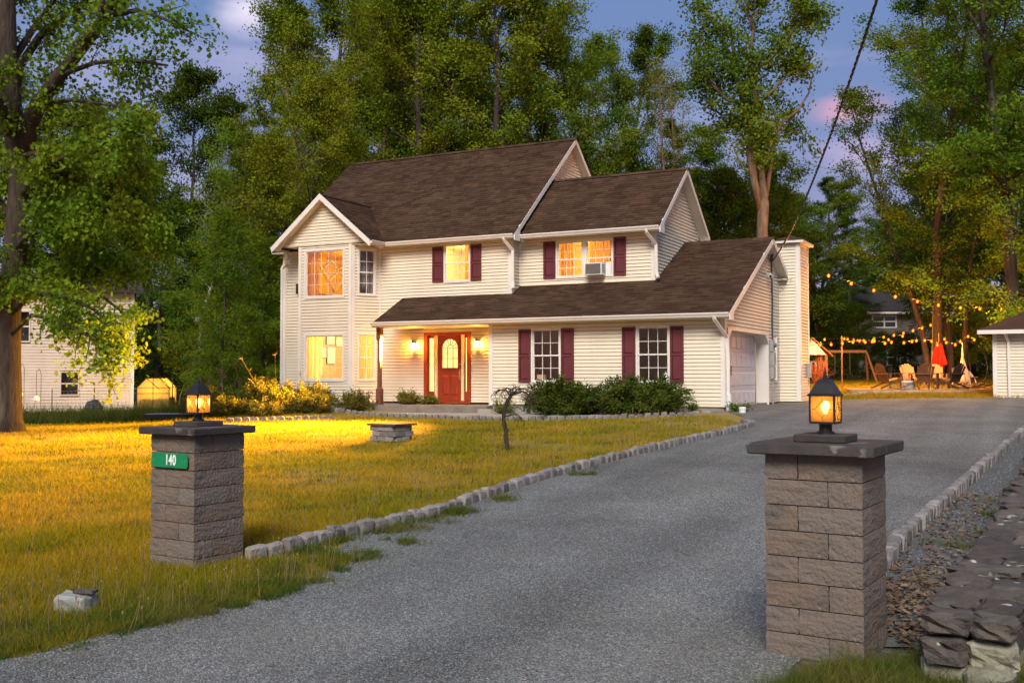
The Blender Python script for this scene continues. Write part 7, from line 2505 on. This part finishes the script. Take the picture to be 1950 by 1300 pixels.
# taller growth at the foot of the left neighbour house
n = 22000
d = rng.uniform(33, 41, n); u = d * rng.uniform(-.52, -.30, n)
V = blades(u, d, .16 + .16 * rng.gamma(2, .5, n), np.full(n, .014), rng, .5)
o = link('tall_weeds', np_mesh('tall_weeds', V, np.arange(len(V)).reshape(-1, 3)), GRASSG); tag(o, 'tall dark weeds at the foot of the pale neighbour house', None, None, 'stuff')
# dry seed stalks over the lawn, with dandelion clocks
mb = MB(); pts = []
for _ in range(620):
    dd = rng.uniform(6.6, 28); hi_ = min(float(lawn_limit(dd)), float(dl(dd)) - .05 if dd < 9.4 else 99)
    if rng.random() < .62: uu = hi_ - abs(rng.normal(0, .06 * dd + .3))
    else: uu = rng.uniform(-.5 * dd, hi_)
    X1, Y1 = uvxy(uu, dd)
    if Y1 > -1.7 and X1 > -11.9: continue
    pts.append((X1, Y1, th(X1, Y1), dd))
for _ in range(120):
    dd = rng.uniform(6.6, 9.4); uu = float(_le(dd)) - rng.gamma(1.2, .45) + .05
    X1, Y1 = uvxy(uu, dd); pts.append((X1, Y1, th(X1, Y1), dd))
for (x, y, z, dd) in pts:
    hh = rng.uniform(.12, .30); r_ = max(.0022, .00018 * dd)
    q_ = bent((x, y, z), np.array([rng.normal(0, .12), rng.normal(0, .12), 1]), hh, 3, rng, 0, .05)
    mb.tube(q_, [r_, r_, r_ * .8, r_ * .7], 3, cap=False)
    if rng.random() < .4: mb.lathe([(r_ * .5, 0), (r_ * 3, .008), (r_ * 2.5, .02), (r_ * .4, .028)], 5, tuple(q_[-1]))
o = mb.build('dry_seed_stalks', DRY, fix=False); tag(o, 'thin dry seed stalks standing over the lawn', None, None, 'stuff')

# ------------------------------------------------------------------ loose gravel, fallen leaves
def pebbles(name, u, d, size, m, label, rng, dz=.012):
    n = len(u)
    z = th_ud(u, d) + dz
    P = np.stack([CAM[0] + RT[0] * u + FW[0] * d, CAM[1] + RT[1] * u + FW[1] * d, z], -1)
    base = np.array([(1, 0, 0), (0, 1, 0), (-1, 0, 0), (0, -1, 0), (.2, .1, .75), (0, 0, -.6)])
    V = base[None] * size[:, None, None] * rng.uniform(.6, 1.3, (n, 6, 1))
    a = rng.uniform(0, 6.28, n); c, s = np.cos(a), np.sin(a)
    Vx = V[..., 0] * c[:, None] - V[..., 1] * s[:, None]; Vy = V[..., 0] * s[:, None] + V[..., 1] * c[:, None]
    V = np.stack([Vx, Vy, V[..., 2]], -1) + P[:, None]
    T = np.array([(0, 1, 4), (1, 2, 4), (2, 3, 4), (3, 0, 4), (1, 0, 5), (2, 1, 5), (3, 2, 5), (0, 3, 5)])
    F = (T[None] + (np.arange(n) * 6)[:, None, None]).reshape(-1, 3)
    return tag(link(name, np_mesh(name, V.reshape(-1, 3), F), m), label, None, None, 'stuff')


PEB = mat('loose_stone', (.17, .18, .19), (.10, .108, .115), rough=.9, scale=30, rnd=.55, island=True)
n = 26000
d = 5.0 * (11 / 5.0) ** rng.uniform(0, 1, n); u = dl(d) + (dr(d) - dl(d)) * rng.uniform(0, 1, n)
ok = abs(u) < .52 * d; u, d = u[ok], d[ok]
pebbles('loose_gravel', u, d, rng.uniform(.003, .010, len(u)), PEB, 'loose grey stones lying on the driveway', rng)
n = 9000
u = rng.uniform(-.05, 1.3, n); d = rng.uniform(6.6, 24, n); u = dr(d) + .05 + u * (.6 + .05 * d)
pebbles('verge_stones', u, d, rng.uniform(.006, .016, n), PEB, 'loose stones on the bank between kerb and wall', rng, .02)
LITTER = leaf_mat('brown_litter', (.15, .095, .06), (.30, .22, .155), .2, (.09, .055, .036), 4)
n = 3000
d = np.concatenate([rng.normal(7.6, .7, n // 2), rng.uniform(6.0, 13, n - n // 2)]); t = rng.uniform(0, 1, n)
uw = 2.2 + .57 * (d - 5.6)
u = dr(d) + .12 + (uw - dr(d) + .05) * t
ok = (d > 5.9) & (u > dr(d) + .1) & ~((abs(u - 1.93) < .42) & (abs(d - 6.4) < .45)); u, d = u[ok], d[ok]
C = np.stack([house_x(u, d), house_y(u, d), th_ud(u, d) + .03 + rng.uniform(0, .02, len(u))], -1)
o = link('fallen_leaves', leaves_mesh('fallen_leaves', C, .055, rng, up=2.2, aspect=.65), LITTER); tag(o, 'brown fallen leaves between the right pillar and the stone wall', None, None, 'stuff')
n = 620
d = 5.2 + 14 * rng.uniform(0, 1, n) ** 1.6; u = dl(d) + (dr(d) - dl(d)) * rng.uniform(0, 1, n)
C = np.stack([house_x(u, d), house_y(u, d), th_ud(u, d) + .022], -1)
o = link('scattered_leaves', leaves_mesh('scattered_leaves', C, .03, rng, up=3, aspect=.4), LITTER); tag(o, 'few small dry leaves blown onto the driveway', None, None, 'stuff')
